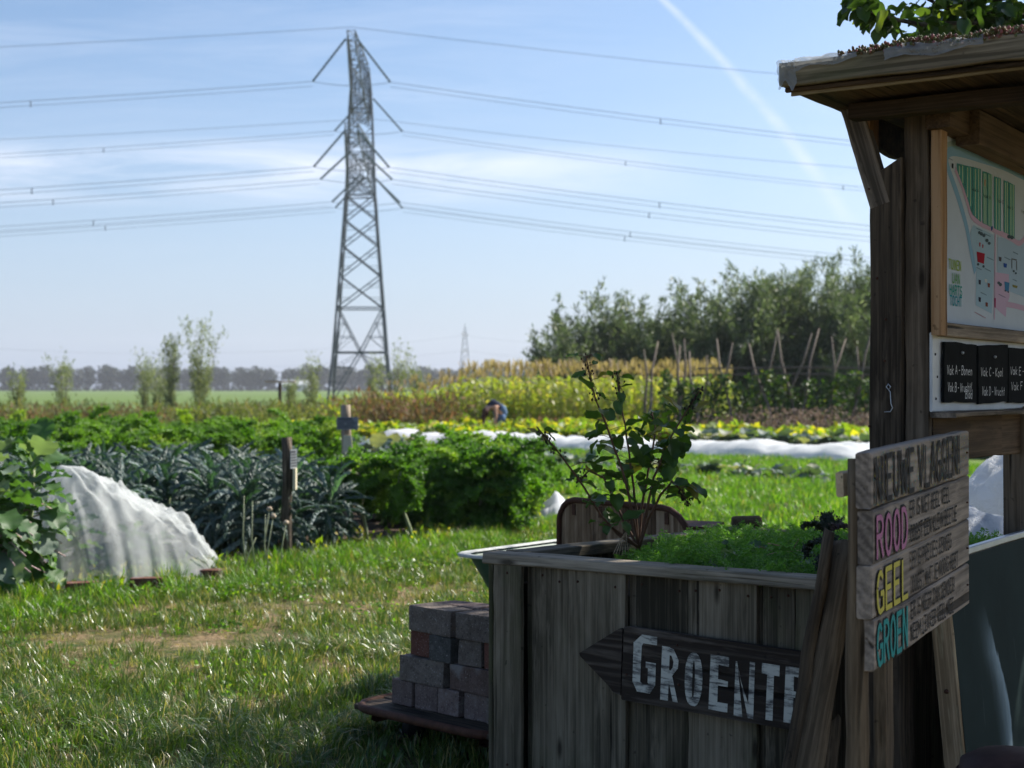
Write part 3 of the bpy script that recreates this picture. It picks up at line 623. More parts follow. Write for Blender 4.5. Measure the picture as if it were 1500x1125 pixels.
for txt, y, col in (('ROOD', -.238, (.40, .15, .25)), ('GEEL', -.362, (.50, .42, .07)), ('GROEN', -.480, (.02, .24, .22))):
    cw = .0605 if len(txt) == 4 else .047
    emboss('letter_outline', M_['black_paint'], [(txt, .022, y, cw, .088, .0185)], .0030, 0)
    emboss('coloured_lettering', emboss_paint('letter ' + txt, col, (.2, .18, .16), .28), [(txt, .022, y, cw, .088, .0125)], .0040, 0)
mb = [MB(), MB()]
for i in range(420):
    x, y = random.uniform(.006, SW - .01), random.uniform(-.122, -.006)
    mb[i % 2].add([smap(x + .0028 * math.cos(a), y + .0028 * math.sin(a), .0028) for a in (0, 1.57, 3.14, 4.71)], [(0, 1, 2, 3)])
for m_, c in zip(mb, ((.42, .36, .06), (.05, .26, .26))): m_.build('paint_dots', plain('dots', c, .8), sign)['kind'] = 'stuff'
# posts carrying the sign
def log(name, label, cat, pts, rad, mat, n=14, jit=.04, top=None, group=None):
    t_ = thing(name, label, cat, tuple(pts[0]), 0, group)
    P = []; Rr = []; K = 12
    for i in range(K + 1):
        u = i / K; p = V(pts[0]).lerp(V(pts[1]), u); p += V((random.uniform(-1, 1), random.uniform(-1, 1), 0)) * .003
        P.append(p); Rr.append(rad[0] + (rad[1] - rad[0]) * u)
    mb = MB(); ax = (V(pts[1]) - V(pts[0])).normalized(); Q = ax.to_track_quat('X', 'Z').to_matrix().to_4x4(); Q.translation = V(pts[0]); Qi = Q.inverted()
    mb.tube([Qi @ p for p in P], Rr, n, True, jit)
    if top:
        for k in range(n): v = mb.v[-n + k]; mb.v[-n + k] = (v[0] + random.uniform(-top, top), v[1], v[2])
    mb.build('log', mat, t_, True, Q); return t_
log('sign_post', 'thin round grey log post at the left end of the flag sign', 'post', (V((.772, 3.37, 0)), V((.778, 3.37, 1.262))), (.027, .025), M_['wood_log'])
t_ = thing('plank_stub', 'short pale plank end sticking out left of the sign post top', 'plank', (.73, 3.40, 1.20))
plank('board', t_, V((.745, 3.415, 1.202)), V((.800, 3.47, 1.206)), .056, .02, M_['wood_pale'], Z)
t_ = thing('support_board', 'rough upright board directly under the left end of the flag sign', 'board', (.90, 3.60, 0))
plank('board', t_, V((.885, 3.58, 0)), V((.885, 3.58, .98)), .07, .03, M_['wood_log'], sdn, nseg=12, jit=.003)
# leaning logs in front of the planter corner
log('leaning_log', 'thick split log leaning against the right corner of the planter', 'log', (V((.708, 4.01, 0)), V((.985, 4.44, .955))), (.054, .044), M_['wood_log'], 16, .07, .02)
log('leaning_pole', 'thinner dark pole leaning along the left of the thick split log', 'log', (V((.672, 4.0, 0)), V((.935, 4.42, 1.00))), (.026, .017), M_['wood_log'], 10, .08, .01)
log('leaning_log', 'short dark log stump leaning at the foot of the planter by the sign post', 'log', (V((.80, 4.05, 0)), V((.91, 4.32, .47))), (.05, .036), M_['wood_log'], 14, .07, .02)

# ------------------------------------------------------------------ green chalkboard leaning against the shelter
cb = thing('chalkboard', 'old green chalkboard with a metal top edge and white smears leaning under the map', 'chalkboard', (1.2126, 3.9, 0))
cT = V((1.185, 4.15, .9615)); cB = V((1.322, 4.25, 0)); cT = cB - kn * .095 + Z * .9445; cu = (cT - cB).normalized(); cnn = kv.cross(cu).normalized()
if cnn.x < 0: cnn = -cnn
CL = (cT - cB).length; CWd = 1.25
def green_board():
    m, t, out = material('green chalkboard face'); tc = t.n('ShaderNodeTexCoord').outputs['Object']; s = t.n('ShaderNodeSeparateXYZ', {0: tc})
    n = t.noise(tc, 5, 5, .6); c = t.mix(t.map(n, .35, .65), (.006, .017, .018), (.010, .024, .025))
    scr = t.map(t.noise(t.mapping(tc, (60, 3, 1)), 1, 3, .6), .68, .72); c = t.mix(t.math('MULTIPLY', scr, .25), c, (.14, .18, .18))
    # curved chalk smear
    u = s.outputs[0]; v = s.outputs[1]
    cur = t.math('ADD', .30, t.math('MULTIPLY', t.math('SUBTRACT', .78, v), .52)); cur = t.math('SUBTRACT', cur, t.math('MULTIPLY', t.math('POWER', t.math('MAXIMUM', t.math('SUBTRACT', .55, v), 0), 2), 1.5))
    d = t.math('ADD', t.math('SUBTRACT', u, cur), t.math('MULTIPLY', t.math('SUBTRACT', t.noise(t.mapping(tc, (30, 8, 1)), 1, 5, .7), .5), .06))
    sm = t.math('MULTIPLY', t.map(d, -.16, .0), t.map(d, .02, .004)); sm = t.math('MULTIPLY', sm, t.map(v, .80, .62)); sm = t.math('MULTIPLY', sm, t.map(v, .12, .22))
    sm = t.math('MULTIPLY', t.math('POWER', sm, 2.2), .8); c = t.mix(sm, c, (.26, .34, .38))
    t.L.new(t.n('ShaderNodeBsdfPrincipled', {'Base Color': c, 'Roughness': .75, 'Specular IOR Level': .06}).outputs[0], out.inputs[0]); return m
TH = .062
def cpt(u, v, n): return cB + kv * u + cu * v + cnn * n
Mb = frame(cpt(0, 0, 0), kv, cu, kv.cross(cu))
mobj('board_face', MB().add([(0.004, 0, 0), (CWd, 0, 0), (CWd, CL - .022, 0), (.004, CL - .022, 0)], [(0, 1, 2, 3)]).mesh('face'), green_board(), cb, Mb)
plank('side_rail', cb, cpt(.0, 0, -TH / 2 - .001), cpt(.0, CL - .002, -TH / 2 - .001), TH, .012, M_['wood_pale'], cnn, nseg=8)
plank('top_rail', cb, cpt(-.006, CL - .010, -.012), cpt(CWd, CL - .010, -.012), .030, .020, plain('aluminium', (.36, .38, .42), .35, .6, .15, 20), cnn, nseg=4)
plank('back_panel', cb, cpt(.02, CL / 2, -TH / 2), cpt(CWd, CL / 2, -TH / 2), CL - .06, .02, M_['wood_dark'], cu)
for v in (.22, .56, .80): MB().ellipsoid(cpt(-.008, v, -TH / 2 - .004), (.007, .007, .007), 8, 5).build('screw', M_['rust'], cb)
# round dark thing at the foot of the board
t_ = thing('rusty_drum', 'rusty round drum end at the bottom right corner, in front of the chalkboard', 'drum', (1.22, 3.62, 0))
P = [V((1.205, 3.62, z)) for z in (0, .02, .04, .49, .52, .54, .552)]
MB().tube(P, [.125, .13, .125, .125, .12, .085, .03], 28, True).build('drum_shell', plain('rusty brown enamel', (.06, .032, .028), .6, 0, .5, 14, .3), t_, True)
MB().tube([V((1.205 + .127 * math.cos(a), 3.62 + .127 * math.sin(a), .49)) for a in np.linspace(0, 6.283, 30)], .006, 6, False).build('rim', M_['rust'], t_, True)
print('kiosk ok')
# ------------------------------------------------------------------ planter of upright boards
PF = V((-.086, 5.24, 0)); eu = V((.82, -.573, 0)).normalized(); ev = V((.713, .70, 0)).normalized()
PL, PW, PZ = 1.25, 1.397, .849
def pp_(a, b, z): return PF + eu * a + ev * b + Z * z
fn_ = V((eu.y, -eu.x, 0)).normalized()          # outward normal of the front face
if fn_.y > 0: fn_ = -fn_
ln_ = V((-ev.y, ev.x, 0)).normalized()
if ln_.x > 0: ln_ = -ln_
def pa(px): r = (px - CX) / FPX; return (r * PF.y - PF.x) / (eu.x - r * eu.y)
planter = thing('wooden_planter', 'big weathered planter of upright grey boards with a plank rim, full of green carrots', 'planter', tuple(PF))
RT = .038; RZ = PZ - RT / 2; bw = .095
rimN = plank('rim_board', planter, pp_(-.012, 0, RZ) + fn_ * (-bw / 2 + .012), pp_(PL + .01, 0, RZ) + fn_ * (-bw / 2 + .012), bw, RT, M_['wood_rim'], fn_, nseg=16, ch=.004, jit=.0025)
plank('rim_board', planter, pp_(.0, bw + .006, RZ - .001) - ln_ * (bw / 2 - .01), pp_(.0, PW, RZ - .001) - ln_ * (bw / 2 - .01), bw, RT, M_['wood_rim'], ln_, nseg=14, ch=.004, jit=.002)
plank('rim_board', planter, pp_(bw * .9, PW, RZ + .001) + fn_ * (bw / 2), pp_(PL, PW, RZ + .001) + fn_ * (bw / 2), bw, RT, M_['wood_rim'], fn_, nseg=14, ch=.004, jit=.002)
plank('rim_board', planter, pp_(PL, bw + .006, RZ - .001) + ln_ * (bw / 2), pp_(PL, PW - .1, RZ - .001) + ln_ * (bw / 2), bw, RT, M_['wood_rim'], ln_, nseg=14, ch=.004, jit=.002)
zt = PZ - RT - .002
def fb(x0, x1, out, T=.022, z1=zt, z0=.0, mat='wood_planter'):
    a0, a1 = pa(x0), pa(x1)
    return plank('board', planter, pp_((a0 + a1) / 2, 0, z0) + fn_ * (out - T / 2), pp_((a0 + a1) / 2, 0, z1) + fn_ * (out - T / 2), a1 - a0 - .002, T, M_[mat], eu, nseg=10, ch=.0025, jit=.002)
for x0, x1, o_ in ((724, 765, .008), (774, 829.5, -.020), (830, 915.5, -.006), (925, 1003, -.024), (1003.5, 1105, -.019), (1113, 1160, -.024), (1160.5, 1210, -.02)): fb(x0, x1, o_)
for x0, x1 in ((765, 778), (914, 928), (1103, 1116)): fb(x0 - 4, x1 + 4, -.046, .02)
for i in range(11):                              # left side and far sides
    w_ = PW / 11
    plank('board', planter, pp_(0, w_ * (i + .5), 0) - ln_ * .012, pp_(0, w_ * (i + .5), zt) - ln_ * .012, w_ - .004, .022, M_['wood_planter'], ev)
    if i < 10: w2 = PL / 10; plank('board', planter, pp_(w2 * (i + .5), PW, 0) + fn_ * .012, pp_(w2 * (i + .5), PW, zt) + fn_ * .012, w2 - .004, .022, M_['wood_planter'], eu)
    plank('board', planter, pp_(PL, w_ * (i + .5), 0) + ln_ * .012, pp_(PL, w_ * (i + .5), zt) + ln_ * .012, w_ - .004, .022, M_['wood_planter'], ev)
for x in (745, 790, 815, 845, 900, 935, 990, 1015, 1050, 1092, 1125, 1150):
    for z_ in (.775, .12):
        MB().ellipsoid(pp_(pa(x), 0, z_ + random.uniform(-.01, .01)) + fn_ * (.009 if x < 766 else -.005 if 830 < x < 916 else -.018 if 1003 < x < 1105 else -.0225 if x > 916 else -.019), (.0045, .0045, .0045), 8, 5).build('nail', M_['rust'], planter)
# soil inside
mb = MB(); n = 16
for i in range(n + 1):
    for j in range(n + 1):
        p = pp_(.04 + (PL - .08) * i / n, .04 + (PW - .08) * j / n, 0); mb.v.append((p.x, p.y, .735 + .03 * mnoise.noise(p * 5)))
for i in range(n):
    for j in range(n): k = i * (n + 1) + j; mb.f.append((k, k + n + 1, k + n + 2, k + 1))
mb.build('planter_soil', M_['soil'], planter, True)
# block lying on the far corner of the rim
t_ = thing('log_block', 'short dark log piece lying on the far left corner of the planter rim', 'log', tuple(pp_(.03, PW - .04, PZ)))
q = dp(1093, 771, 6.17); q.z = PZ + .023
mb = MB(); mb.tube([q + V((-.058, .01, 0)), q + V((-.05, .01, 0)), q + V((.05, -.015, .0)), q + V((.062, -.018, .002))], [.018, .024, .025, .020], 10, True, .08); mb.build('log', M_['wood_log'], t_, True)
# arrow sign
ar = thing('arrow_sign', 'dark arrow-shaped plank sign with white letters GROENTE on the planter front', 'sign', tuple(pp_(pa(850), 0, .53)))
aT0, aT1 = pa(921), pa(1178)
axd = (pp_(aT1, 0, .633 - .008) - pp_(aT0, 0, .647)).normalized(); aup = fn_.cross(axd)
if aup.z < 0: aup = -aup
AO = pp_(aT0, 0, .647) + fn_ * .010; amap = plane_map(AO, axd, aup, fn_)
AL = (aT1 - aT0) + .02
def poly_plate(name, pts, n0, n1, mat, parent, Mx):
    k = len(pts); mb = MB(); mb.add([(x, y, n1) for x, y in pts] + [(x, y, n0) for x, y in pts], [tuple(range(k)), tuple(reversed(range(k, 2 * k)))] + [(i, k + i, k + (i + 1) % k, (i + 1) % k) for i in range(k)])
    return mb.build(name, mat, parent, False, Mx)
FM = frame(AO, axd, aup, axd.cross(aup)); sg = 1 if axd.cross(aup).dot(fn_) > 0 else -1
H_ = .2405
poly_plate('plank', [(0.002, -.004), (0.0, -H_ + .004), (.004, -H_), (AL + .01, -H_), (AL + .04, -H_ + .03), (AL + .04, -.055), (AL - .012, -.0), (.02, 0)], 0, sg * .024, M_['wood_sign'], ar, FM)
def aX(px, n=.0255):
    r = (px - CX) / FPX; o_ = AO + fn_ * n; return (r * o_.y - o_.x) / (axd.x - r * axd.y)
xt = aX(850, .02)
poly_plate('arrow_tip', [(-.006, -.012), (-.02, -.012), (xt, -.112), (xt + .004, -.122), (-.05, -.205), (-.035, -H_ + .02), (-.006, -H_ + .012)], -sg * .002, sg * .020, M_['wood_sign'], ar, FM)
AN = .0255
def ashape(pts, holes=None): return [pts]
GM = M_['white_letter']
def letter(ch, x0, x1, yt, yb, th):
    """block letters as painted: thick uneven strokes"""
    mb = MB(); w_ = x1 - x0; h = yt - yb
    def Q(*p): mb.add([(x0 + u * w_, yb + v * h, sg * (AN + .0004 * (len(mb.f) % 5))) for u, v in p], [tuple(range(len(p)))])
    t = th / w_; s = th / h * .92
    if ch == 'G':
        Q((1, 1), (1, 1 - s), (t * .9, 1 - s), (.35, 1)); Q((.35, 1), (t * 1.2, 1 - s), (t, .80), (0, .84)); Q((0, .85), (t * 1.02, .82), (t * .95, .18), (0, .15))
        Q((0, .16), (t, .18), (t + .08, s), (.22, 0)); Q((.2, 0), (.2, s), (.75, s), (.78, 0)); Q((.76, 0), (.70, s), (1 - t, .2), (.98, .16)); Q((1 - t, .18), (1 - t, .54), (.98, .54), (.98, .15)); Q((.55, .54), (.55, .44), (.98, .40), (.98, .54))
    elif ch == 'R':
        Q((0, 0), (.02, 1), (t, 1), (t * .95, 0)); Q((t * .8, 1), (t * .8, .86), (.62, .84), (.7, .97)); Q((.68, .975), (.58, .84), (.72, .72), (.98, .78)); Q((.98, .79), (.7, .73), (.66, .62), (.95, .62)); Q((.95, .63), (.66, .63), (.50, .54), (.62, .46)); Q((t * .8, .58), (t * .8, .44), (.62, .45), (.6, .57))
        Q((.35, .5), (.62, .5), (1, 0), (.72, 0)); Q((t, .46), (.5, .46), (.42, .36), (t, .25))
    elif ch == 'O':
        P = [(.5 + .5 * math.cos(a) * abs(math.cos(a)) ** -.25 if abs(math.cos(a)) > 1e-3 else .5, .5 + .5 * math.sin(a)) for a in np.linspace(0, 2 * math.pi, 23)]
        I = [(.5 + (u - .5) * (1 - 2 * t) , .5 + (v - .5) * (1 - 2 * s)) for u, v in P]
        for i in range(22): Q(P[i], P[i + 1], I[i + 1], I[i])
    elif ch == 'E':
        Q((0, 0), (.03, 1), (t, 1), (t, 0)); Q((t * .9, 1), (t * .9, 1 - s), (1, .98 - s), (1, 1)); Q((t * .9, .58), (t * .9, .46), (.98, .46), (.98, .56)); Q((t * .9, s), (t * .9, 0), (1, 0), (1, s))
    elif ch == 'N':
        Q((0, 0), (.02, .97), (.10, .97), (t, 0)); Q((.06, 1), (.35, .60), (1, .0), (.72, .0)); Q((.72, 0), (.74, 1), (1, 1), (1, 0)); 
    elif ch == 'T':
        Q((0, 1), (1, 1), (1, 1 - s * 1.2), (0, 1 - s * 1.2)); Q((.32, 1 - s), (.70, 1 - s), (.70, 0), (.30, 0))
    me = mb.mesh('letter'); bpy_m = me
    return mobj('painted_letter', me, GM, ar, FM)
lt = .030
for ch, x0, x1, yt, h in (('G', 929, 963, -.018, .186), ('R', 970, 996, -.045, .172), ('O', 1005, 1031, -.050, .170), ('E', 1041, 1069, -.048, .173), ('N', 1078, 1107, -.052, .175), ('T', 1117, 1143, -.050, .172), ('E', 1151, 1176, -.048, .172)):
    letter(ch, aX(x0), aX(x1), yt, yt - h, lt * (1.0 if ch != 'O' else .9))
for x, y in ((.018, -.155), (.20, -.035), (.21, -.16)): MB().ellipsoid(tuple(FM @ V((x, y, sg * .0255))), (.004, .004, .004), 8, 5).build('nail', M_['rust'], ar)

# ------------------------------------------------------------------ brick cart
e1 = V((.575, -.555, 0)).normalized(); e2 = V((.655, .756, 0)).normalized(); CO = V((-.645, 5.925, 0)); DZ = .18
def cp(a, b, z): return CO + e1 * a + e2 * b + Z * z
cart = thing('platform_cart', 'old low platform cart with a rusty steel edge and a rounded upright end board', 'cart', tuple(cp(0, 0, 0)))
CWD, CLN = .80, 1.32
# outline with rounded near corners
def outline(o_, z, k=7):
    pts = []
    r = .13 - o_
    for (ca, cb_, s0) in ((r + o_, r + o_, 180), (CWD - r - o_, r + o_, 270)):
        for i in range(k + 1):
            th = R(s0 + 90 * i / k); pts.append(cp(ca + r * math.cos(th), cb_ + r * math.sin(th), z))
    pts.append(cp(CWD - o_, CLN, z)); pts.append(cp(o_, CLN, z)); return pts
ol = outline(.0, DZ - .012); MB().tube([cp(0, CLN, DZ - .012)] + ol[:-2] + [cp(CWD, CLN, DZ - .012)], .017, 8, True, .03).build('edge_tube', M_['rust'], cart, True)
nb = 8
for i in range(nb):
    b0, b1 = CLN * i / nb + .012, CLN * (i + 1) / nb; bm = (b0 + b1) / 2
    ins = .13 - math.sqrt(max(0, .13 ** 2 - max(0, .13 - bm) ** 2)) + .012 if bm < .13 else .012
    plank('deck_board', cart, cp(ins, bm, DZ - .014), cp(CWD - ins, bm, DZ - .014), b1 - b0 - .004, .022, M_['wood_deck'], e2, nseg=12, jit=.003, ch=.004)
mb = MB(); mb.bar(cp(.1, .05, DZ - .05), cp(.1, CLN, DZ - .05), .022); mb.bar(cp(CWD - .1, .05, DZ - .05), cp(CWD - .1, CLN, DZ - .05), .022); mb.build('chassis_bar', M_['rust'], cart)
for a in (.14, CWD - .14):
    for b in (.25, 1.1):
        c0, c1 = cp(a - .02, b, .065), cp(a + .02, b, .065); mb = MB(); mb.tube([c0, c1], .064, 16); mb.build('wheel', plain('black rubber', (.02, .02, .02), .8), cart, True)
# end board, rounded shoulders, steel rim
Eo = V((.22, 6.9, 0)); Ed = (V((.745, 6.24, 0)) - Eo).normalized(); EW = .845; EZ = .915; En = V((Ed.y, -Ed.x, 0)); En = En if En.y < 0 else -En
def ep(x, z, n=0): return Eo + Ed * x + En * n + Z * z
def shoulder(x): 
    r = .11; return (r - math.sqrt(max(0, r * r - (r - x) ** 2))) if x < r else ((.17 - math.sqrt(max(0, .17 ** 2 - (.17 - (EW - x)) ** 2))) if EW - x < .17 else 0)
nb = 8
for i in range(nb):
    x0, x1 = EW * i / nb + .001, EW * (i + 1) / nb - .001; K = 4
    xs = [x0 + (x1 - x0) * k / K for k in range(K + 1)]
    top = [(x, EZ - .004 - shoulder(min(max(x, .004), EW - .004))) for x in xs]
    mb = MB(); pts = [ep(x0, .19), ep(x1, .19)] + [ep(x, z) for x, z in reversed(top)]; k = len(pts); off = -En * (.018 + .002 * (i % 2))
    mb.add(pts + [p + off for p in pts], [tuple(range(k)), tuple(reversed(range(k, 2 * k)))] + [(j, k + j, k + (j + 1) % k, (j + 1) % k) for j in range(k)])
    L0 = frame(ep(x0, .19), Z, Ed, Z.cross(Ed)); me = mb.mesh('board'); me.transform(L0.inverted()); mobj('end_board', me, M_['wood_endboard'], cart, L0)
xs = [0, .002, .01, .03, .06, .11] + list(np.linspace(.2, EW - .2, 8)) + [EW - .17, EW - .12, EW - .07, EW - .035, EW - .012, EW - .002, EW]
rim = [ep(0, .19, .004)] + [ep(x, EZ - shoulder(max(x, .0)) , .004) for x in xs] + [ep(EW, .19, .004)]
MB().tube(rim, .014, 7, True, .03).build('end_rim', M_['rust'], cart, True)
for x in (.10, .28, .46, .70):
    mb = MB(); mb.box(ep(x, EZ - .045, .003), (.022, .004, .05), Matrix((Ed, En, Z)).transposed().to_4x4()); mb.build('strap', M_['rust'], cart)
# rusty flat sheet right of the end board
t_ = thing('rusty_sheet', 'small rusty metal lid lying right behind the cart end board', 'sheet', tuple(dp(1025, 790, 6.6)))
q = dp(1022, 769, 6.75); Mx = Matrix.Rotation(-.5, 4, 'Z') @ Matrix.Rotation(.12, 4, 'X')
MB().box(q, (.20, .13, .012), Mx).build('sheet', M_['rust'], t_)
mb = MB(); mb.tube([q + V((0, .03, -.012)), V((q.x, q.y + .03, 0))], .03, 8); mb.build('leg', M_['wood_log'], t_)

# ------------------------------------------------------------------ bricks, each its own thing
def brick_mat(name, a, b):
    m, t, out = material(name); vec, rnd = objvec(t)
    n = t.noise(vec, 22, 6, .7); f = t.noise(vec, 140, 3, .6)
    c = t.mix(t.map(n, .35, .65), a, b); c = t.mix(t.math('MULTIPLY', rnd, .45), c, tuple(x * .6 for x in a))
    c = t.mix(t.math('MULTIPLY', t.map(f, .62, .7), .6), c, (.38, .37, .36)); c = t.mix(t.math('MULTIPLY', t.map(f, .40, .33), .7), c, (.02, .02, .02))
    c = t.mix(t.map(t.noise(vec, 7, 3, .5), .62, .74, 0, .45), c, (.30, .29, .28))
    h = t.math('ADD', t.math('MULTIPLY', n, 1.0), t.math('MULTIPLY', f, .45))
    t.L.new(t.n('ShaderNodeBsdfPrincipled', {'Base Color': c, 'Roughness': .92, 'Specular IOR Level': .15, 'Normal': t.n('ShaderNodeBump', {'Height': h, 'Strength': 1.0, 'Distance': .007}).outputs[0]}).outputs[0], out.inputs[0]); return m
BM = {'grey': brick_mat('grey paver', (.115, .092, .076), (.205, .172, .148)), 'red': brick_mat('red paver', (.12, .050, .036), (.19, .09, .07)), 'brown': brick_mat('brown paver', (.095, .062, .05), (.155, .11, .095)),
      'dark': brick_mat('dark paver', (.05, .048, .043), (.10, .095, .088)), 'mauve': brick_mat('mauve paver', (.125, .088, .078), (.21, .165, .15))}
def brick_mesh(L=.250, W=.122, Hh=.098, seed=0):
    import bmesh
    rr = random.Random(seed); b = bmesh.new(); bmesh.ops.create_cube(b, size=1)
    for v in b.verts: v.co = V((v.co.x * L + rr.uniform(-.002, .002), v.co.y * W + rr.uniform(-.002, .002), (v.co.z + .5) * Hh + rr.uniform(-.001, .001)))
    bmesh.ops.bevel(b, geom=b.edges[:], offset=.0055, segments=2, profile=.6, affect='EDGES')
    for v in b.verts:
        v.co += V([rr.uniform(-.0008, .0008) for _ in range(3)])
    cx_ = rr.choice((-1, 1)); cy_ = rr.choice((-1, 1))       # one knocked-off corner
    for v in b.verts:
        d_ = (v.co - V((cx_ * L / 2, cy_ * W / 2, Hh))).length
        if d_ < .02: v.co -= V((cx_ * .006, cy_ * .005, .006)) * rr.uniform(.5, 1.2)
    me = bpy.data.meshes.new('brick'); b.to_mesh(me); b.free(); return me
bmesh_pool = {k: [] for k in BM}
for k in BM:
    for s_ in range(3): me = brick_mesh(seed=len(k) + s_); me.materials.append(BM[k]); bmesh_pool[k].append(me)
def brick(p, ang, col, label, group='bricks stacked on the cart'):
    o = bpy.data.objects.new('brick', random.choice(bmesh_pool[col])); put(o, None, Matrix.Translation(p) @ Matrix.Rotation(ang, 4, 'Z') @ (Matrix.Rotation(math.pi, 4, 'Z') if random.random() < .5 else Matrix.Identity(4)))
    return tag(o, label, 'brick', group)
ang1 = math.atan2(e1.y, e1.x); angp = math.atan2(e2.y, e2.x)
B0 = cp(.13, .115, DZ - .002)
e2b = V((-e1.y, e1.x, 0)).normalized()
def bp_(a, b, k): return B0 + e1 * a + e2b * b + Z * (k * .1 + .0)
cols0 = ['mauve', 'mauve', 'mauve', 'mauve', 'grey']; nm = ['leftmost', 'second from the left', 'third from the left', 'fourth from the left, chipped', 'hidden right end']
for i in range(5): brick(bp_(.064 + i * .1305, .128 + .01 * (i == 3), 0), ang1 + math.pi / 2 + random.uniform(-.05, .05), cols0[i], 'grey-mauve brick end in the bottom course on the cart, %s' % nm[i])
for i, (a, c, lb) in enumerate(((.045, 'grey', 'long grey brick, left one of the second course on the cart'), (.325, 'brown', 'long brownish brick, right one of the second course on the cart'), (.590, 'grey', 'brick of the second course hidden behind the planter corner'))):
    if i < 2: brick(bp_(a + .128, .062 + .004 * i, 1), ang1 + random.uniform(-.02, .02), c, lb)
    brick(bp_(a + .128 - .01, .190, 1), ang1 + random.uniform(-.02, .02), 'grey', 'brick in the hidden back row of the stack on the cart')
for i, (a, c, lb) in enumerate(((.085, 'red', 'reddish brick end, leftmost of the third course on the cart'), (.222, 'dark', 'dark grey brick end, second of the third course on the cart'), (.362, 'grey', 'grey brick end, third of the third course on the cart'), (.500, 'red', 'red brick end against the planter in the third course on the cart'))):
    brick(bp_(a + .064, .128 + (.018, -.010, .006, .014)[i], 2), ang1 + math.pi / 2 + (.03, -.02, .03, .0)[i], c, lb)
for i, (a, c, lb) in enumerate(((.095, 'grey', 'long grey brick on top of the stack on the cart, left one'), (.365, 'grey', 'long grey brick on top of the stack on the cart, next to the planter'))):
    brick(bp_(a + .128, .062, 3), ang1 + (-.06, .05)[i], c, lb); brick(bp_(a + .135, .190, 3), ang1 + (.02, -.03)[i], 'mauve', 'brick in the back of the top course on the cart, %s one' % ('left', 'right')[i])
q = cp(.62, .55, DZ)
for k in range(5): brick(V((q.x + .01 * k, q.y, DZ + k * .1)), angp + .3, ('brown', 'grey', 'dark', 'grey', 'dark')[k], 'dark brick of the small rear pile between stack and planter, number %s from the deck' % ('one', 'two', 'three', 'four', 'five')[k], 'bricks piled behind the main stack')

# ------------------------------------------------------------------ wheelbarrow
wb = thing('wheelbarrow', 'green wheelbarrow with a pale dusty rim standing behind the planter', 'wheelbarrow', (.0, 7.4, 0))
wx = V((.62, .785, 0)).normalized(); wy = V((wx.y, -wx.x, 0)); WC = V((.205, 7.38, 0)); WZ = .625
def wp(x, y, z): return WC + wx * x + wy * y + Z * z
def rrect(hx, hy, r, k=5):
    P = []
    for cx_, cy_, s0 in ((hx - r, hy - r, 0), (-hx + r, hy - r, 90), (-hx + r, -hy + r, 180), (hx - r, -hy + r, 270)):
        for i in range(k + 1): th = R(s0 + 90 * i / k); P.append((cx_ + r * math.cos(th), cy_ + r * math.sin(th)))
    return P
levels = [(.47, .27, .12, 0, .0), (.44, .24, .11, -.004, .0), (.43, .23, .11, -.02, .0), (.37, .18, .1, -.16, .01), (.27, .13, .08, -.28, .03)]
mb = MB(); n = 24
for hx, hy, r, z, sh in levels:
    for x, y in rrect(hx, hy, r): mb.v.append(tuple(wp(x + sh, y, WZ + z)))
for l in range(len(levels) - 1):
    for k in range(n): mb.f.append((l * n + k, l * n + (k + 1) % n, (l + 1) * n + (k + 1) % n, (l + 1) * n + k))
mb.f.append(tuple((len(levels) - 1) * n + k for k in range(n)))
tub = mb.build('tub', plain('green wheelbarrow tub', (.035, .10, .075), .5, 0, .4, 9), wb, True)
tub.modifiers.new('thickness', 'SOLIDIFY').thickness = .004
mb = MB(); o0 = len(mb.v)
for hx, hy, r, z in ((.478, .278, .125, -.006), (.482, .282, .127, .004), (.47, .27, .12, .009), (.43, .23, .11, .003)):
    for x, y in rrect(hx, hy, r): mb.v.append(tuple(wp(x, y, WZ + z)))
for l in range(3):
    for k in range(n): mb.f.append((l * n + k, (l + 1) * n + k, (l + 1) * n + (k + 1) % n, l * n + (k + 1) % n))
mb.build('tub_rim', plain('dusty pale rim', (.50, .52, .50), .75, 0, .2, 30, col2=(.36, .36, .33)), wb, True)
mb = MB()
for k in range(9):
    for j in range(9): x, y = -.40 + .80 * k / 8, -.20 + .40 * j / 8; mb.v.append(tuple(wp(x + .005, y, WZ - .045 + .03 * mnoise.noise(V((x * 6, y * 6, 1))))))
for k in range(8):
    for j in range(8): q_ = k * 9 + j; mb.f.append((q_, q_ + 9, q_ + 10, q_ + 1))
mb.build('sand_fill', plain('dry pale sand', (.52, .51, .47), .95, 0, .2, 40), wb, True)
for s_ in (-1, 1):
    mb = MB(); mb.tube([wp(-.62, s_ * .06, .2), wp(-.3, s_ * .16, .36), wp(.35, s_ * .22, .38), wp(.95, s_ * .29, .60)], .016, 8); mb.build('handle', M_['rust'], wb, True)
    mb = MB(); mb.tube([wp(.25, s_ * .20, .37), wp(.30, s_ * .22, .02), wp(.42, s_ * .22, .02), wp(.45, s_ * .22, .40)], .013, 7); mb.build('leg', M_['rust'], wb, True)
mb = MB(); mb.tube([wp(-.60 + .17 * math.cos(a), 0, .19 + .17 * math.sin(a)) for a in np.linspace(0, 2 * math.pi, 25)], .036, 9, False); mb.build('wheel', plain('tyre', (.03, .03, .03), .9), wb, True)

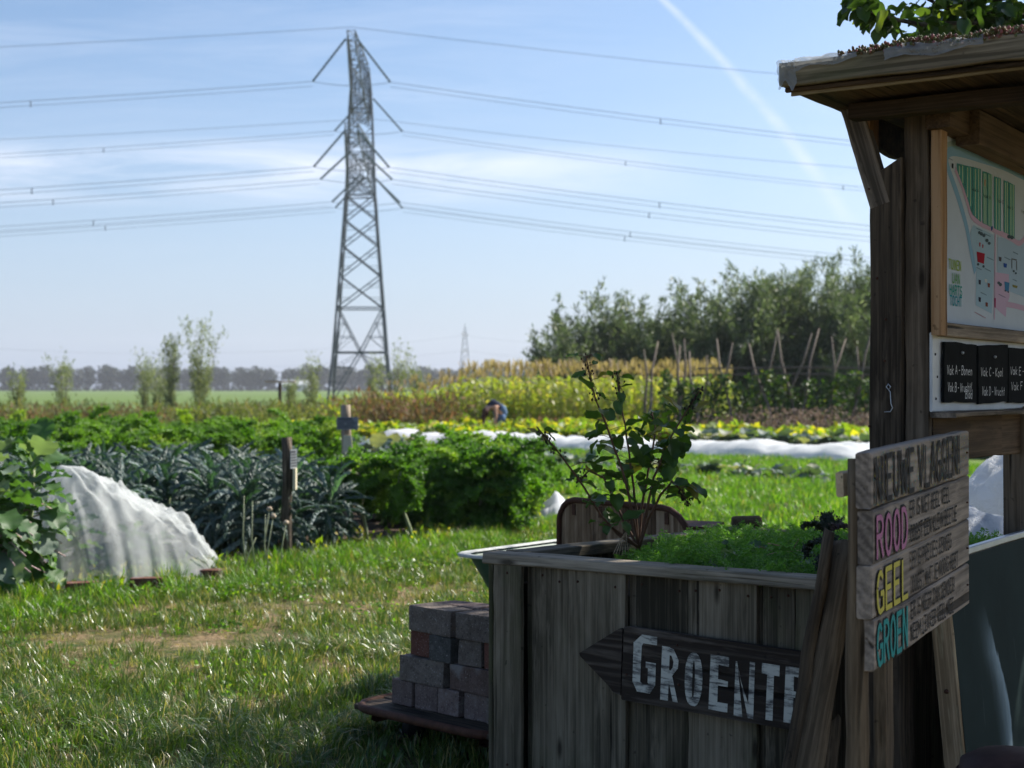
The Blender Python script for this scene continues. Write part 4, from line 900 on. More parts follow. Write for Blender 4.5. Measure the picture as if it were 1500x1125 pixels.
# ------------------------------------------------------------------ white bags and basket seen under the shelter
def bag_mat(name, col=(.72, .73, .74)):
    m, t, out = material(name); vec, rnd = objvec(t)
    bpn = t.n('ShaderNodeBump', {'Height': t.noise(vec, 9, 6, .65, 1.2), 'Strength': .7, 'Distance': .05}).outputs[0]
    b = t.n('ShaderNodeBsdfPrincipled', {'Base Color': (*col, 1), 'Roughness': .45, 'Normal': bpn})
    tl = t.n('ShaderNodeBsdfTranslucent', {'Color': (.75, .76, .76, 1)})
    t.L.new(t.n('ShaderNodeMixShader', {0: .3, 1: b.outputs[0], 2: tl.outputs[0]}).outputs[0], out.inputs[0]); return m
M_['bag'] = bag_mat('white plastic bag')
def blobf(sd_, amp, fr): return lambda d: 1 + amp * mnoise.noise(d * fr + V((sd_, 0, 0))) + amp * .5 * abs(mnoise.noise(d * fr * 2.7 + V((sd_, 5, 0))))
o = MB().ellipsoid((2.75, 8.0, .62), (.46, .42, .46), 40, 26, blobf(3, .22, 1.9)).build('plastic_bag', M_['bag'], None, True); tag(o, 'big crumpled white plastic bag, upper right one seen under the shelter', 'bag')
o = MB().ellipsoid((2.28, 7.45, .42), (.30, .34, .42), 36, 22, blobf(9, .13, 1.6)).build('plastic_bag', bag_mat('pale blue plastic bag', (.50, .54, .60)), None, True); tag(o, 'smooth pale bluish plastic bag, lower left one seen under the shelter', 'bag')
bk = thing('wicker_basket', 'brown woven basket edge just above the chalkboard top', 'basket', (1.95, 6.3, 0))
mb = MB(); P = []
for k in range(9):
    rr_ = .19 + .008 * (k % 2) + .004 * k; MB().tube([V((1.98 + rr_ * math.cos(a), 6.3 + rr_ * math.sin(a), .30 + k * .045)) for a in np.linspace(0, 2 * math.pi, 25)], .024, 6, False).build('wicker_band', M_['wood_log'], bk, True)
mb = MB(); mb.tube([V((1.98, 6.3, 0)), V((1.98, 6.3, .28))], [.2, .19], 20, True).build('base', M_['wood_log'], bk, True)
print('planter ok')
# ------------------------------------------------------------------ foliage builders
def npr(seed): return np.random.default_rng(seed)
def unit(a): return a / np.maximum(np.linalg.norm(a, axis=-1, keepdims=True), 1e-9)
def leaf_soup(P, D, L, W, rg, fold=0.0):
    """rhombus leaves at P pointing along D (N,3), lengths L, widths W -> verts, quads (bent along the midrib when fold)"""
    n = len(P); L = np.broadcast_to(L, n)[:, None]; W = np.broadcast_to(W, n)[:, None]
    S = unit(np.cross(D, unit(rg.normal(size=(n, 3))))); U = np.cross(S, D)
    a = P; b = P + D * L * .45 + S * W * .5 + U * L * fold; c = P + D * L - U * L * fold * .5; d = P + D * L * .45 - S * W * .5 + U * L * fold
    if fold:
        m = P + D * L * .5
        V_ = np.stack([a, b, c, d, m], 1).reshape(-1, 3); i = np.arange(n)[:, None] * 5
        return V_, np.concatenate([i + [[0, 4, 1]], i + [[4, 2, 1]], i + [[0, 3, 4]], i + [[4, 3, 2]]], 0)
    V_ = np.stack([a, b, c, d], 1).reshape(-1, 3)
    return V_, (np.arange(n)[:, None] * 4 + np.arange(4))
def shoots(base, dirs, lens, rg, droop=.25, step=.06, n_min=6):
    """points and directions along curved shoots"""
    PP, DD, TT = [], [], []
    for b, d, l in zip(base, dirs, lens):
        k = max(n_min, int(l / step)); t = np.linspace(.08, 1, k)[:, None]
        sag = np.array([0, 0, -1.0]) * droop * l * t ** 2; wob = np.cumsum(rg.normal(size=(k, 3)) * .012 * l / k ** .5, 0)
        p = b + d * l * t + sag + wob; PP.append(p); DD.append(np.repeat(unit(d + np.array([0, 0, -1]) * droop * 1.2)[None], k, 0)); TT.append(t[:, 0])
    return np.concatenate(PP), np.concatenate(DD), np.concatenate(TT)
M_['willow'] = leafm('willow leaves', (.125, .155, .095), (.052, .074, .038), (.23, .25, .185), .38, .5, tcol=(1.3, 1.5, .7))
M_['young_willow'] = leafm('young willow leaves', (.22, .25, .12), (.13, .16, .07), (.30, .32, .20), .45, .5, tcol=(1.3, 1.4, .7))
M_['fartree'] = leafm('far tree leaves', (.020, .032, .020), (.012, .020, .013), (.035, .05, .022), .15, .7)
M_['pear'] = leafm('pear tree leaves', (.065, .115, .03), (.035, .065, .018), (.12, .15, .035), .45, .35, spec=.5)
M_['shrub'] = leafm('bush leaves', (.085, .15, .035), (.040, .080, .02), (.20, .17, .04), .36, .4, amt3=.14, nscale=20)
M_['kale'] = leafm('curly kale leaf', (.125, .240, .030), (.042, .108, .016), (.18, .27, .035), .44, .5, island=False, nscale=12)
M_['kale_far'] = leafm('bright kale leaf', (.150, .265, .028), (.050, .125, .016), (.20, .28, .04), .40, .55, island=False, nscale=12)
M_['palmkale'] = leafm('blue black kale leaf', (.085, .125, .115), (.038, .066, .054), (.16, .21, .21), .2, .5, spec=.3, island=False, nscale=16, tcol=(1.2, 2.0, .6))
M_['broc'] = leafm('broad cabbage leaf', (.075, .150, .045), (.045, .10, .038), (.13, .18, .14), .36, .5, spec=.28, island=False, nscale=9)
M_['cab'] = leafm('grey green cabbage leaf', (.13, .18, .15), (.07, .11, .085), (.32, .32, .22), .2, .55, spec=.25, island=False, nscale=9, amt3=.25)
M_['squash'] = leafm('squash leaf', (.22, .27, .03), (.11, .18, .02), (.38, .33, .035), .45, .5, amt3=.3)
M_['corn'] = leafm('maize leaf', (.19, .27, .035), (.25, .26, .05), (.38, .32, .12), .48, .45, amt3=.22)
M_['tassel'] = leafm('maize tassel', (.42, .30, .21), (.27, .20, .14), None, .3, .7)
M_['weed'] = leafm('dry weeds', (.17, .12, .05), (.10, .095, .035), (.22, .11, .06), .35, .8, amt3=.3, tcol=(1.2, 1.2, .8))
M_['weed_green'] = leafm('rough green weeds', (.13, .15, .045), (.07, .09, .03), (.20, .17, .07), .4, .7)
M_['seed_weed'] = leafm('grey brown seed heads', (.20, .14, .12), (.12, .085, .065), (.28, .20, .17), .3, .85, amt3=.3, tcol=(1.1, 1.1, .9))
M_['bean'] = leafm('bean leaves', (.055, .10, .025), (.028, .062, .014), (.13, .15, .03), .38, .45)
M_['grass'] = leafm('grass blades', (.098, .158, .032), (.046, .088, .018), (.30, .26, .13), .34, .34, spec=.6, amt3=.16)
M_['grass_dry'] = leafm('dry grass blades', (.22, .19, .09), (.14, .14, .05), (.33, .28, .16), .3, .7, amt3=.3)
M_['grass_lush'] = leafm('lush grass blades', (.105, .205, .024), (.050, .115, .015), (.19, .26, .045), .45, .4, spec=.45)
M_['carrot'] = leafm('carrot fern', (.13, .27, .05), (.08, .19, .03), (.17, .31, .07), .4, .5)
M_['stem_pale'] = plain('pale plant stem', (.30, .34, .20), .6, 0, .3, 20)
M_['stem_pink'] = plain('pinkish leaf stalk', (.42, .30, .30), .5, 0, .3, 20)
M_['stem_brown'] = plain('brown twig', (.16, .085, .05), .7, 0, .4, 30)
M_['pole'] = plain('weathered pole', (.20, .16, .13), .85, 0, .4, 12)

# ------------------------------------------------------------------ far treeline with haze in front
def far_tree_meshes(k, h, rg):
    n = 520; c = rg.normal(size=(n, 3)); c = unit(c) * rg.random((n, 1)) ** .33
    P = c * [h * .31, h * .31, h * .42] + [0, 0, h * .56]
    P[:, 0] += rg.normal(size=n) * .3; V_, F_ = leaf_soup(P, unit(rg.normal(size=(n, 3))), rg.uniform(1.2, 2.4, n), rg.uniform(.9, 1.7, n), rg)
    me = npmesh('crown', V_, F_); me.materials.append(M_['fartree'])
    mb = MB(); mb.tube([(0, 0, 0), (.1, 0, h * .35), (0, .1, h * .7)], [.35, .28, .12], 6)
    for s_ in (-1, 1): mb.tube([(0, 0, h * .3), (s_ * 1.2, .3, h * .5), (s_ * 2.0, .2, h * .65)], [.18, .12, .05], 5)
    mt = mb.mesh('trunk'); mt.materials.append(M_['bark']); return me, mt
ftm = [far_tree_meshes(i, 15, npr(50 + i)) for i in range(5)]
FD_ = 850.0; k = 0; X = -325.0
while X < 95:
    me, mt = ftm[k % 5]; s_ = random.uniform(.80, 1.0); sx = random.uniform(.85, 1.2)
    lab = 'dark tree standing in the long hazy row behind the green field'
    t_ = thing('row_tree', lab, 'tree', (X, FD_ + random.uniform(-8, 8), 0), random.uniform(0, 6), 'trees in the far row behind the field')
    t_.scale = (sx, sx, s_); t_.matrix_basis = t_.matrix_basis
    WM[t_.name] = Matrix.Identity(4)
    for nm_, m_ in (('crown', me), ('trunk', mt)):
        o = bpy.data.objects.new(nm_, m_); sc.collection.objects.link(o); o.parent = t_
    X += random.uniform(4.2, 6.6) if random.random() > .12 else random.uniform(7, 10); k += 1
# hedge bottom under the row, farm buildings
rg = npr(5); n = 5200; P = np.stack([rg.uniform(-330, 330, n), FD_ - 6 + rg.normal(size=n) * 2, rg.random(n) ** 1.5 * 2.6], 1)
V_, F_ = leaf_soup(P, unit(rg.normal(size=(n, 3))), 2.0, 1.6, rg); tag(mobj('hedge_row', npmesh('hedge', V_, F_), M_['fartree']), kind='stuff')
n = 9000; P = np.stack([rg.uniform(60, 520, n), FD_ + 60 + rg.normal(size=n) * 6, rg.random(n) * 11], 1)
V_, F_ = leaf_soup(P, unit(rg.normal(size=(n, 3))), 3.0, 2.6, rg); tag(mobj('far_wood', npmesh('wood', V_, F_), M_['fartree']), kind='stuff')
def barn(px, w_, h, roofc, lab):
    t_ = thing('farm_building', lab, 'building', ((px - CX) * 830 / FPX, 830, 0)); x, y = t_.location.x, 830
    mb = MB(); mb.add([(x - w_, y, 0), (x + w_, y, 0), (x + w_, y + 9, 0), (x - w_, y + 9, 0), (x - w_, y, h), (x + w_, y, h), (x + w_, y + 9, h), (x - w_, y + 9, h)], [(0, 1, 5, 4), (1, 2, 6, 5), (3, 0, 4, 7), (2, 3, 7, 6)]); mb.build('wall', plain('pale wall', (.55, .56, .58), .8), t_)
    mb = MB(); mb.add([(x - w_ - .5, y - .5, h), (x + w_ + .5, y - .5, h), (x + w_ + .5, y + 9.5, h), (x - w_ - .5, y + 9.5, h), (x - w_ - .5, y + 4.5, h * 1.7), (x + w_ + .5, y + 4.5, h * 1.7)], [(0, 1, 5, 4), (2, 3, 4, 5), (0, 4, 3), (1, 2, 5)]); mb.build('roof', plain('barn roof' + lab[:6], roofc, .8), t_)
    for i in range(4): u = x - w_ + (i + .5) * w_ / 2; mb = MB(); mb.add([(u - .8, y - .05, 1), (u + .8, y - .05, 1), (u + .8, y - .05, 2.4), (u - .8, y - .05, 2.4)], [(0, 1, 2, 3)]); mb.build('window', plain('dark window', (.05, .06, .08), .3), t_)
barn(432, 7, 3.6, (.60, .62, .64), 'small white shed between far barn and big pylon')

# ------------------------------------------------------------------ big lattice pylon and its wires
py = thing('power_pylon', 'tall steel lattice power pylon standing in the field', 'pylon', (-15.1, 150, 0))
ph = R(97)                                        # arms run almost towards the camera
PYC = V((-15.1, 150, 0)); arm_d = V((-14.6 + 16.0, 135 - 168, 0)).normalized(); wir_d = V((arm_d.y, -arm_d.x, 0)).normalized()
if wir_d.x < 0: wir_d = -wir_d
def hw(z):                                        # half width of the mast
    for z0, w0, z1, w1 in ((0, 3.05, 5.2, 2.55), (5.2, 2.55, 20, 1.45), (20, 1.45, 29.5, 1.1), (29.5, 1.1, 34, .75)):
        if z <= z1: return w0 + (w1 - w0) * (z - z0) / (z1 - z0)
    return .7
def pc(sx, sy, z): h = hw(z); return PYC + wir_d * (sx * h) + arm_d * (sy * h) + Z * z
LV_ = [0, 5.0, 9.4, 12.6, 15.6, 18.2, 20.6, 23.0, 25.2, 27.3, 29.2, 31.0, 32.6]
for sx in (-1, 1):
    for sy in (-1, 1):
        mb = MB()
        for a, b in zip(LV_[:-1], LV_[1:]): mb.bar(pc(sx, sy, a), pc(sx, sy, b), .145 if a < 20 else .09)
        mb.build('leg', M_['steel'], py)
def sidepts(s_, u, z):                            # face s_ of the mast, u in -1..1
    return {0: pc(u, -1, z), 1: pc(u, 1, z), 2: pc(-1, u, z), 3: pc(1, u, z)}[s_]
for s_ in range(4):
    for i, (a, b) in enumerate(zip(LV_[:-1], LV_[1:])):
        mb = MB(); r = .08 if a < 20 else .048
        if i == 0:
            m0 = sidepts(s_, 0, 5.0); mb.bar(sidepts(s_, -1, 0), m0, r); mb.bar(sidepts(s_, 1, 0), m0, r)
            for q_ in (.4, .7): mb.bar(sidepts(s_, -1, 5 * q_), sidepts(s_, -1 + q_, 5 * q_), .04); mb.bar(sidepts(s_, 1, 5 * q_), sidepts(s_, 1 - q_, 5 * q_), .04); mb.bar(sidepts(s_, -1, 5 * q_), sidepts(s_, -1 + (q_ + .28), 5 * (q_ + .28)), .035); mb.bar(sidepts(s_, 1, 5 * q_), sidepts(s_, 1 - (q_ + .28), 5 * (q_ + .28)), .035)
        elif i == 1:
            m0 = sidepts(s_, 0, 5.0); mb.bar(m0, sidepts(s_, -1, b), r); mb.bar(m0, sidepts(s_, 1, b), r)
            for q_ in (.35, .65): z_ = a + (b - a) * q_; mb.bar(sidepts(s_, -1, z_), sidepts(s_, -q_, z_), .04); mb.bar(sidepts(s_, 1, z_), sidepts(s_, q_, z_), .04); mb.bar(sidepts(s_, -1, a + .1), sidepts(s_, -q_, z_), .035); mb.bar(sidepts(s_, 1, a + .1), sidepts(s_, q_, z_), .035)
        else:
            mb.bar(sidepts(s_, -1, a), sidepts(s_, 1, b), r); mb.bar(sidepts(s_, 1, a), sidepts(s_, -1, b), r)
            zc = (a + b) / 2
            for q_ in (.3, .7): z_ = a + (b - a) * q_; e = abs(2 * q_ - 1); mb.bar(sidepts(s_, -1, z_), sidepts(s_, -e, z_), .03); mb.bar(sidepts(s_, 1, z_), sidepts(s_, e, z_), .03)
        mb.build('brace_panel', M_['steel'], py)
    for z_ in (5.0, 9.4, 20.6, 29.2): mb = MB(); mb.bar(sidepts(s_, -1, z_), sidepts(s_, 1, z_), .085); mb.build('girt', M_['steel'], py)
def crossarm(zt, zb, half, zt_end=None):
    for sgn in (-1, 1):                           # -1: towards the camera
        mb = MB(); K = 7
        def cpnt(s_, k, top):
            u = k / K; w_ = hw(zt) * (1 - u * .55); y0 = hw(zt) * sgn + (half - hw(zt)) * sgn * u
            z_ = zt if top else zb + (zt - zb - .9) * u
            return PYC - arm_d * (-y0 * -1) * 1 + wir_d * (s_ * w_) + Z * z_ if False else PYC + arm_d * (-sgn * -1) * abs(y0) * (1) * 1 + wir_d * (s_ * w_) + Z * z_
        for s_ in (-1, 1):
            for top in (0, 1): mb.bar(cpnt(s_, 0, top), cpnt(s_, K, top), .075)
        for k in range(K + 1):
            for top in (0, 1): mb.bar(cpnt(-1, k, top), cpnt(1, k, top), .032)
            for s_ in (-1, 1): mb.bar(cpnt(s_, k, 0), cpnt(s_, k, 1), .032)
            if k < K:
                for s_ in (-1, 1): mb.bar(cpnt(s_, k, k % 2), cpnt(s_, k + 1, 1 - k % 2), .045)
                for top in (0, 1): mb.bar(cpnt(-1 if k % 2 else 1, k, top), cpnt(1 if k % 2 else -1, k + 1, top), .04)
        mb.build('crossarm', M_['steel'], py)
crossarm(33.6, 28.0, 15.0); crossarm(25.3, 20.6, 15.0)
mb = MB(); [mb.bar(pc(a, b, 32.6), PYC + Z * 34.2, .06) for a in (-1, 1) for b in (-1, 1)]; mb.build('peak', M_['steel'], py)
# (distance along the arm from the mast, height of hanging point, height of wire end, reach) ; d<0 is nearer to the camera
ANCH = [(-14.4, 33.0, 29.1, 3.5), (14.6, 33.2, 29.6, 3.7), (-14.4, 24.8, 21.4, 3.4), (-7.2, 24.0, 21.3, 3.4), (9.5, 24.2, 21.2, 3.6), (15.5, 24.8, 21.3, 3.7)]
ends = []
for da, zh, ze, rc in ANCH:
    base = PYC + arm_d * (da if arm_d.y > 0 else -da)
    for s_ in (-1, 1):
        a = base + wir_d * (s_ * .5) + Z * zh; b = base + wir_d * (s_ * rc) + Z * ze; ends.append((s_, b))
        mb = MB(); L = (b - a).length; K = 26
        mb.tube([a.lerp(b, i / K) for i in range(K + 1)], [.13 if i % 2 else .07 for i in range(K + 1)], 6); mb.build('insulator_string', M_['insul'], py)
    mb = MB(); a, b = ends[-2][1], ends[-1][1]; K = 10      # slack loop joining both sides
    mb.tube([a.lerp(b, i / K) - Z * (.35 * 4 * (i / K) * (1 - i / K)) for i in range(K + 1)], .03, 4); mb.build('jumper_wire', M_['wire'], py)
names_ = ['upper near', 'upper far', 'lower outermost near', 'lower inner near', 'lower inner far', 'lower outermost far']
for i, (s_, b) in enumerate(ends):
    t_ = thing('power_line', '%s double power line running from the big pylon to the %s' % (names_[i // 2], 'left' if s_ < 0 else 'right'), 'power line', tuple(b), 0, 'power lines on the big pylon')
    slope = .098 if s_ < 0 else .128
    P0 = []
    for k in range(15):
        x = 115 * k / 14; y_ = -slope * x + slope / 260 * x * x * .8
        P0.append(b + wir_d * (s_ * x) + V((0, .0, 0)) + Z * y_ + V((0, (.04 if s_ > 0 else -.06) * x, 0)))
    for dz in (0, -.42): MB().tube([p + Z * dz for p in P0], .022 if dz else .027, 4, False).build('wire', M_['wire'], t_)
    for k in (3, 6, 10): MB().bar(P0[k], P0[k] - Z * .55, .06).build('spacer', M_['wire'], t_)
for nm_, z_, da in (('top', 34.0, -14.6), ('second', 31.0, 14.6)):
    for s_ in (-1, 1):
        base = PYC + arm_d * (da if arm_d.y > 0 else -da) + Z * z_
        t_ = thing('earth_wire', '%s thin earth wire running from the big pylon to the %s' % (nm_, 'left' if s_ < 0 else 'right'), 'wire', tuple(base), 0, 'power lines on the big pylon')
        slope = .075 if s_ < 0 else .115
        MB().tube([base + wir_d * (s_ * x) + Z * (-slope * x + slope / 300 * x * x) for x in np.linspace(0, 120, 14)], .024, 4, False).build('wire', M_['wire'], t_)
# far small pylon
f = thing('power_pylon', 'tiny distant lattice pylon right of the big one', 'pylon', (-31.4 - 3.2, 1100, 0)); fx, fy = -34.5, 1100.0
mb = MB()
def fpc(a, b, z): h = 4.6 * (1 - z / 47) + .5; return V((fx + a * h, fy + b * h, z))
for a in (-1, 1):
    for b in (-1, 1): mb.bar(fpc(a, b, 0), fpc(a, b, 46), .30)
mb.build('mast', M_['steel_far'], f)
mb = MB(); zz = [0, 8, 15, 21, 27, 32, 36, 40, 44]
for z0, z1 in zip(zz[:-1], zz[1:]):
    for b in (-1, 1): mb.bar(fpc(-1, b, z0), fpc(1, b, z1), .16); mb.bar(fpc(1, b, z0), fpc(-1, b, z1), .16)
mb.build('bracing', M_['steel_far'], f)
for z_ in (29, 41):
    mb = MB(); 
    for s_ in (-1, 1): mb.bar(V((fx, fy, z_ + 1.2)), V((fx + s_ * 2.2, fy + s_ * 13, z_)), .35); mb.bar(V((fx, fy, z_ - 1.2)), V((fx + s_ * 2.2, fy + s_ * 13, z_)), .35)
    mb.build('crossarm', M_['steel_far'], f)
mb = MB(); mb.bar(V((fx, fy, 45)), V((fx, fy, 49)), .3); mb.build('peak', M_['steel_far'], f)
for s_ in (-1, 1):
    for z_, nm_ in ((29, 'lower'), (40, 'upper')):
        t_ = thing('distant_wire', 'faint %s distant wire %s of the tiny pylon' % (nm_, 'left' if s_ < 0 else 'right'), 'wire', (fx, fy, z_), 0, 'faint distant wires')
        MB().tube([V((fx + s_ * x, fy - .15 * x, z_ - 14 * (1 - (1 - x / 220) ** 2))) for x in np.linspace(0, 330, 12)], .07, 4, False).build('wire', M_['wire'], t_)

# ------------------------------------------------------------------ big willows behind the bean poles
def willow(px, d, h, spread, seed, lab, nl=7000, mat='willow', leaf=(.16, .30), name='willow_tree', cat='tree', group='willows behind the bean poles', lean=0):
    rg = npr(seed); x0 = (px - CX) * d / FPX; t_ = thing(name, lab, cat, (x0, d, 0), 0, group); b0 = np.array([x0, d, 0.0])
    young = mat != 'willow'; nm = 7 if young else 15; mb = MB(); bases, dirs, lens = [], [], []
    for i in range(nm):                          # main limbs rising from a stool
        th = 2 * math.pi * i / nm + rg.uniform(-.3, .3); el = rg.uniform(.35, 1.45) if not young else rg.uniform(.9, 1.5); L = h * rg.uniform(.55, .80)
        dv = np.array([math.cos(th) * math.cos(el) * spread, math.sin(th) * math.cos(el) * spread, math.sin(el)])
        dv = dv / np.linalg.norm(dv) * (1 if el > .7 or young else .75); s0 = b0 + [0, 0, h * .04]
        p1, p2 = s0 + dv * L * .5, s0 + dv * L + [0, 0, h * .06]
        mb.tube([tuple(s0), tuple(p1), tuple(p2)], [.07, .04, .012] if not young else [.018, .012, .004], 5)
        for k in range(34 if not young else 22):
            u = rg.uniform(.04, 1); q_ = s0 * (1 - u) + p2 * u
            bases.append(q_ + rg.normal(size=3) * (.25 if not young else .05)); dd = unit(rg.normal(size=3) * (.55 if not young else .35) + dv * .6 + np.array([0, 0, 1.1])); dirs.append(dd); lens.append(h * rg.uniform(.10, .24) * (1 if rg.random() > .15 else 1.5))
    mb.tube([tuple(b0), tuple(b0 + [0, 0, h * .10])], [.22, .16] if not young else [.03, .02], 8)
    P, D, T = shoots(bases, dirs, lens, rg, .12, .10)
    rep = max(1, int(nl / len(P))); P = np.repeat(P, rep, 0); D = np.repeat(D, rep, 0); T = np.repeat(T, rep, 0)
    P = P + rg.normal(size=P.shape) * ((.13 if not young else .10) * (1.15 - T[:, None] * .75)); D = unit(D + rg.normal(size=D.shape) * .6)
    V_, F_ = leaf_soup(P, D, rg.uniform(*leaf, len(P)), rg.uniform(.035, .065, len(P)) * (leaf[1] / .3), rg)
    mobj('crown', npmesh('crown', V_, F_), M_[mat], t_); mb.build('trunk', M_['bark'], t_, True); return t_
WS = [(852, 55, 4.3, .85), (905, 56, 5.0, .85), (880, 62, 4.2, 1.0), (960, 60, 4.3, .9), (1000, 57, 4.6, 1.0), (1045, 56, 5.7, .9), (1075, 63, 5.9, 1.0), (1110, 56, 5.8, .85), (1160, 58, 6.5, .8), (1200, 56, 5.4, .9), (1245, 57, 6.3, .85), (1290, 56, 6.6, .9), (1350, 57, 6.8, .9), (1430, 58, 6.6, 1.0), (1510, 58, 6.4, 1.0)]
WS.sort(key=lambda q: q[0])
for i, (px, d, h, sp) in enumerate(WS):
    willow(px, d, h * 1.02, sp * 1.15, 100 + i, '%s grey-green willow from the left end of the willow row' % ORD[i], nl=25000)
# tall thin tree top right next to the post
# young willows along the ditch
YW = [(28, 62, 2.1, .35), (92, 62, 2.6, .4), (212, 64, 2.9, .35), (232, 62, 2.2, .4), (250, 60, 3.3, .4), (292, 60, 4.1, .42), (425, 64, 1.7, .4), (455, 60, 2.5, .45), (548, 58, 2.6, .45), (585, 60, 2.9, .45), (610, 62, 2.4, .5)]
for i, (px, d, h, sp) in enumerate(YW):
    willow(px, d, h * 1.08, sp, 200 + i, '%s slender pale young willow from the left along the ditch' % ORD[i], nl=1500 if h < 3.2 else 2400, mat='young_willow', leaf=(.12, .22), name='young_willow', group='young willows along the ditch')
# perch pole in the field edge
t_ = thing('perch_pole', 'thin T-shaped wooden perch pole at the field edge', 'pole', (-9.27, 60, 0))
MB().tube([(-9.27, 60, 0), (-9.27, 60, 1.66)], .07, 7).build('post', M_['wood_log'], t_, True); MB().box((-9.25, 60, 1.69), (1.2, .12, .07)).build('crossbar', M_['wood_pale'], t_)

# weeds: strips of stuff
def weeds(name, n, xr, yfun, zr, mat, seed, L=(.15, .35), W=(.03, .07), clump=.9, thick=1.2):
    rg = npr(seed); nc = max(8, int(n / 90)); cx_ = rg.uniform(*xr, nc); ch_ = rg.uniform(zr[0], zr[1], nc)
    i = rg.integers(0, nc, n); x = cx_[i] + rg.normal(size=n) * clump * .45; y = np.array([yfun(v) for v in cx_])[i] + rg.normal(size=n) * thick * .6
    z = ch_[i] * rg.random(n) ** .8
    P = np.stack([x, y, z], 1); D = unit(rg.normal(size=(n, 3)) * .7 + [0, 0, .8])
    V_, F_ = leaf_soup(P, D, rg.uniform(*L, n), rg.uniform(*W, n), rg); return tag(mobj(name, npmesh(name, V_, F_), M_[mat]), kind='stuff')
weeds('ditch_weeds', 13000, (-30, 3), lambda x: 56, (.15, .80), 'weed', 31, L=(.15, .35), clump=1.6, thick=2.5)
weeds('ditch_weeds', 14000, (-30, 3), lambda x: 57.5, (.2, .95), 'weed_green', 32, L=(.15, .4), clump=1.3, thick=2.5)
weeds('reeds', 6000, (-9, 0), lambda x: 52, (.2, .9), 'weed_green', 38, L=(.2, .45), W=(.02, .04), clump=.9, thick=2)
weeds('rusty_weeds', 3200, (-4.8, -1.6), lambda x: 43.5, (.4, 1.35), 'weed', 33, clump=.9, thick=1.2)
weeds('rusty_weeds', 2600, (-.6, 6.0), lambda x: 43.6, (.15, .55), 'weed', 39, clump=.5, thick=.5)
weeds('brown_seed_weeds', 9000, (5.2, 14), lambda x: 40.6 - .1 * (x - 6), (.2, .95), 'seed_weed', 34, L=(.06, .16), W=(.03, .06), clump=.9)
weeds('tall_green_weeds', 6000, (-10, -2), lambda x: 47.5, (.3, 1.0), 'weed_green', 35, clump=.9)
weeds('tall_green_weeds', 5000, (-5.5, 0.5), lambda x: 46.0, (.4, 1.25), 'squash', 36, L=(.12, .25), W=(.04, .08), clump=.7)

# ------------------------------------------------------------------ maize
def corn_parts(seed):
    rg = npr(seed); h = 1.95; mb = MB(); mb.tube([(0, 0, 0), (.02, 0, h * .5), (0, .02, h)], [.016, .012, .006], 5); st = mb.mesh('stalk'); st.materials.append(M_['corn'])
    leaves = []
    for i in range(11):
        z0 = .2 + 1.5 * i / 11; th = i * math.pi + rg.uniform(-.5, .5); L = rg.uniform(.55, .8); vs = []; K = 6
        for k in range(K + 1):
            u = k / K; r = L * u * (1 - .25 * u); z_ = z0 + L * (.75 * u - 1.05 * u * u); w_ = .045 * math.sin(math.pi * min(1, u * .9 + .12)) + .004
            c = V((math.cos(th) * r, math.sin(th) * r, z_)); s_ = V((-math.sin(th), math.cos(th), .25)) * w_; vs += [c - s_, c + s_]
        mb = MB(); mb.add(vs, [(2 * k, 2 * k + 1, 2 * k + 3, 2 * k + 2) for k in range(K)]); leaves.append(mb)
    ta = MB()
    for k in range(9): th = rg.uniform(0, 6.28); a = V((0, 0, h - .05)); b = a + V((math.cos(th) * .10, math.sin(th) * .10, rg.uniform(.16, .30))); s_ = V((-math.sin(th), math.cos(th), 0)) * .012; ta.add([a - s_, a + s_, b + s_, b - s_], [(0, 1, 2, 3)])
    tm = ta.mesh('tassel'); tm.materials.append(M_['tassel'])
    lm = []
    for mb in leaves: me = mb.mesh('leaf'); me.materials.append(M_['corn']); lm.append(me)
    return st, lm, tm
CP = [corn_parts(60 + i) for i in range(4)]
def corn_at(x, y, i, s_=1.0):
    st, lm, tm = CP[i % 4]
    t_ = thing('maize_plant', 'maize plant with yellowing leaves and tan tassel in the front rows of the maize plot', 'maize', (x, y, 0), random.uniform(0, 6.28), 'maize plants in the front rows')
    t_.scale = (s_, s_, s_)
    for nm_, m_ in [('stalk', st)] + [('leaf', q) for q in lm] + [('tassel', tm)]:
        o = bpy.data.objects.new(nm_, m_); sc.collection.objects.link(o); o.parent = t_
def cornfront(x): return 45.6 - .12 * (x + 5)
i = 0
for row in range(2):
    x = -3.9 + row * .2
    while x < 6.6: corn_at(x + random.uniform(-.05, .05), cornfront(x) + row * .75 + random.uniform(-.12, .12), i, random.uniform(.85, 1.08) * (min(1, .70 + (x + 3.9) * .12))); x += random.uniform(.16, .26); i += 1
# the rows behind: one mass
Vs, Fs, b0 = [], [], 0; Vt, Ft, bt = [], [], 0
for row in range(7):
    for x in np.arange(-3.0, 6.8, .22):
        st, lm, tm = CP[random.randrange(4)]; a = random.uniform(0, 6.28); s_ = random.uniform(.9, 1.1) * min(1, .68 + (x + 3.0) * .15); y = cornfront(x) + 1.5 + row * .75
        Rm = Matrix.Translation((x + random.uniform(-.05, .05), y, 0)) @ Matrix.Rotation(a, 4, 'Z') @ Matrix.Scale(s_, 4)
        for m_ in lm[3:]:
            for v in m_.vertices: Vs.append(tuple(Rm @ v.co))
            Fs += [tuple(q + b0 for q in p.vertices) for p in m_.polygons]; b0 = len(Vs)
        for v in tm.vertices: Vt.append(tuple(Rm @ v.co))
        Ft += [tuple(q + bt for q in p.vertices) for p in tm.polygons]; bt = len(Vt)
tag(mobj('maize_rows', npmesh('maize', Vs, Fs), M_['corn']), kind='stuff'); tag(mobj('maize_tassels', npmesh('tassels', Vt, Ft), M_['tassel']), kind='stuff')

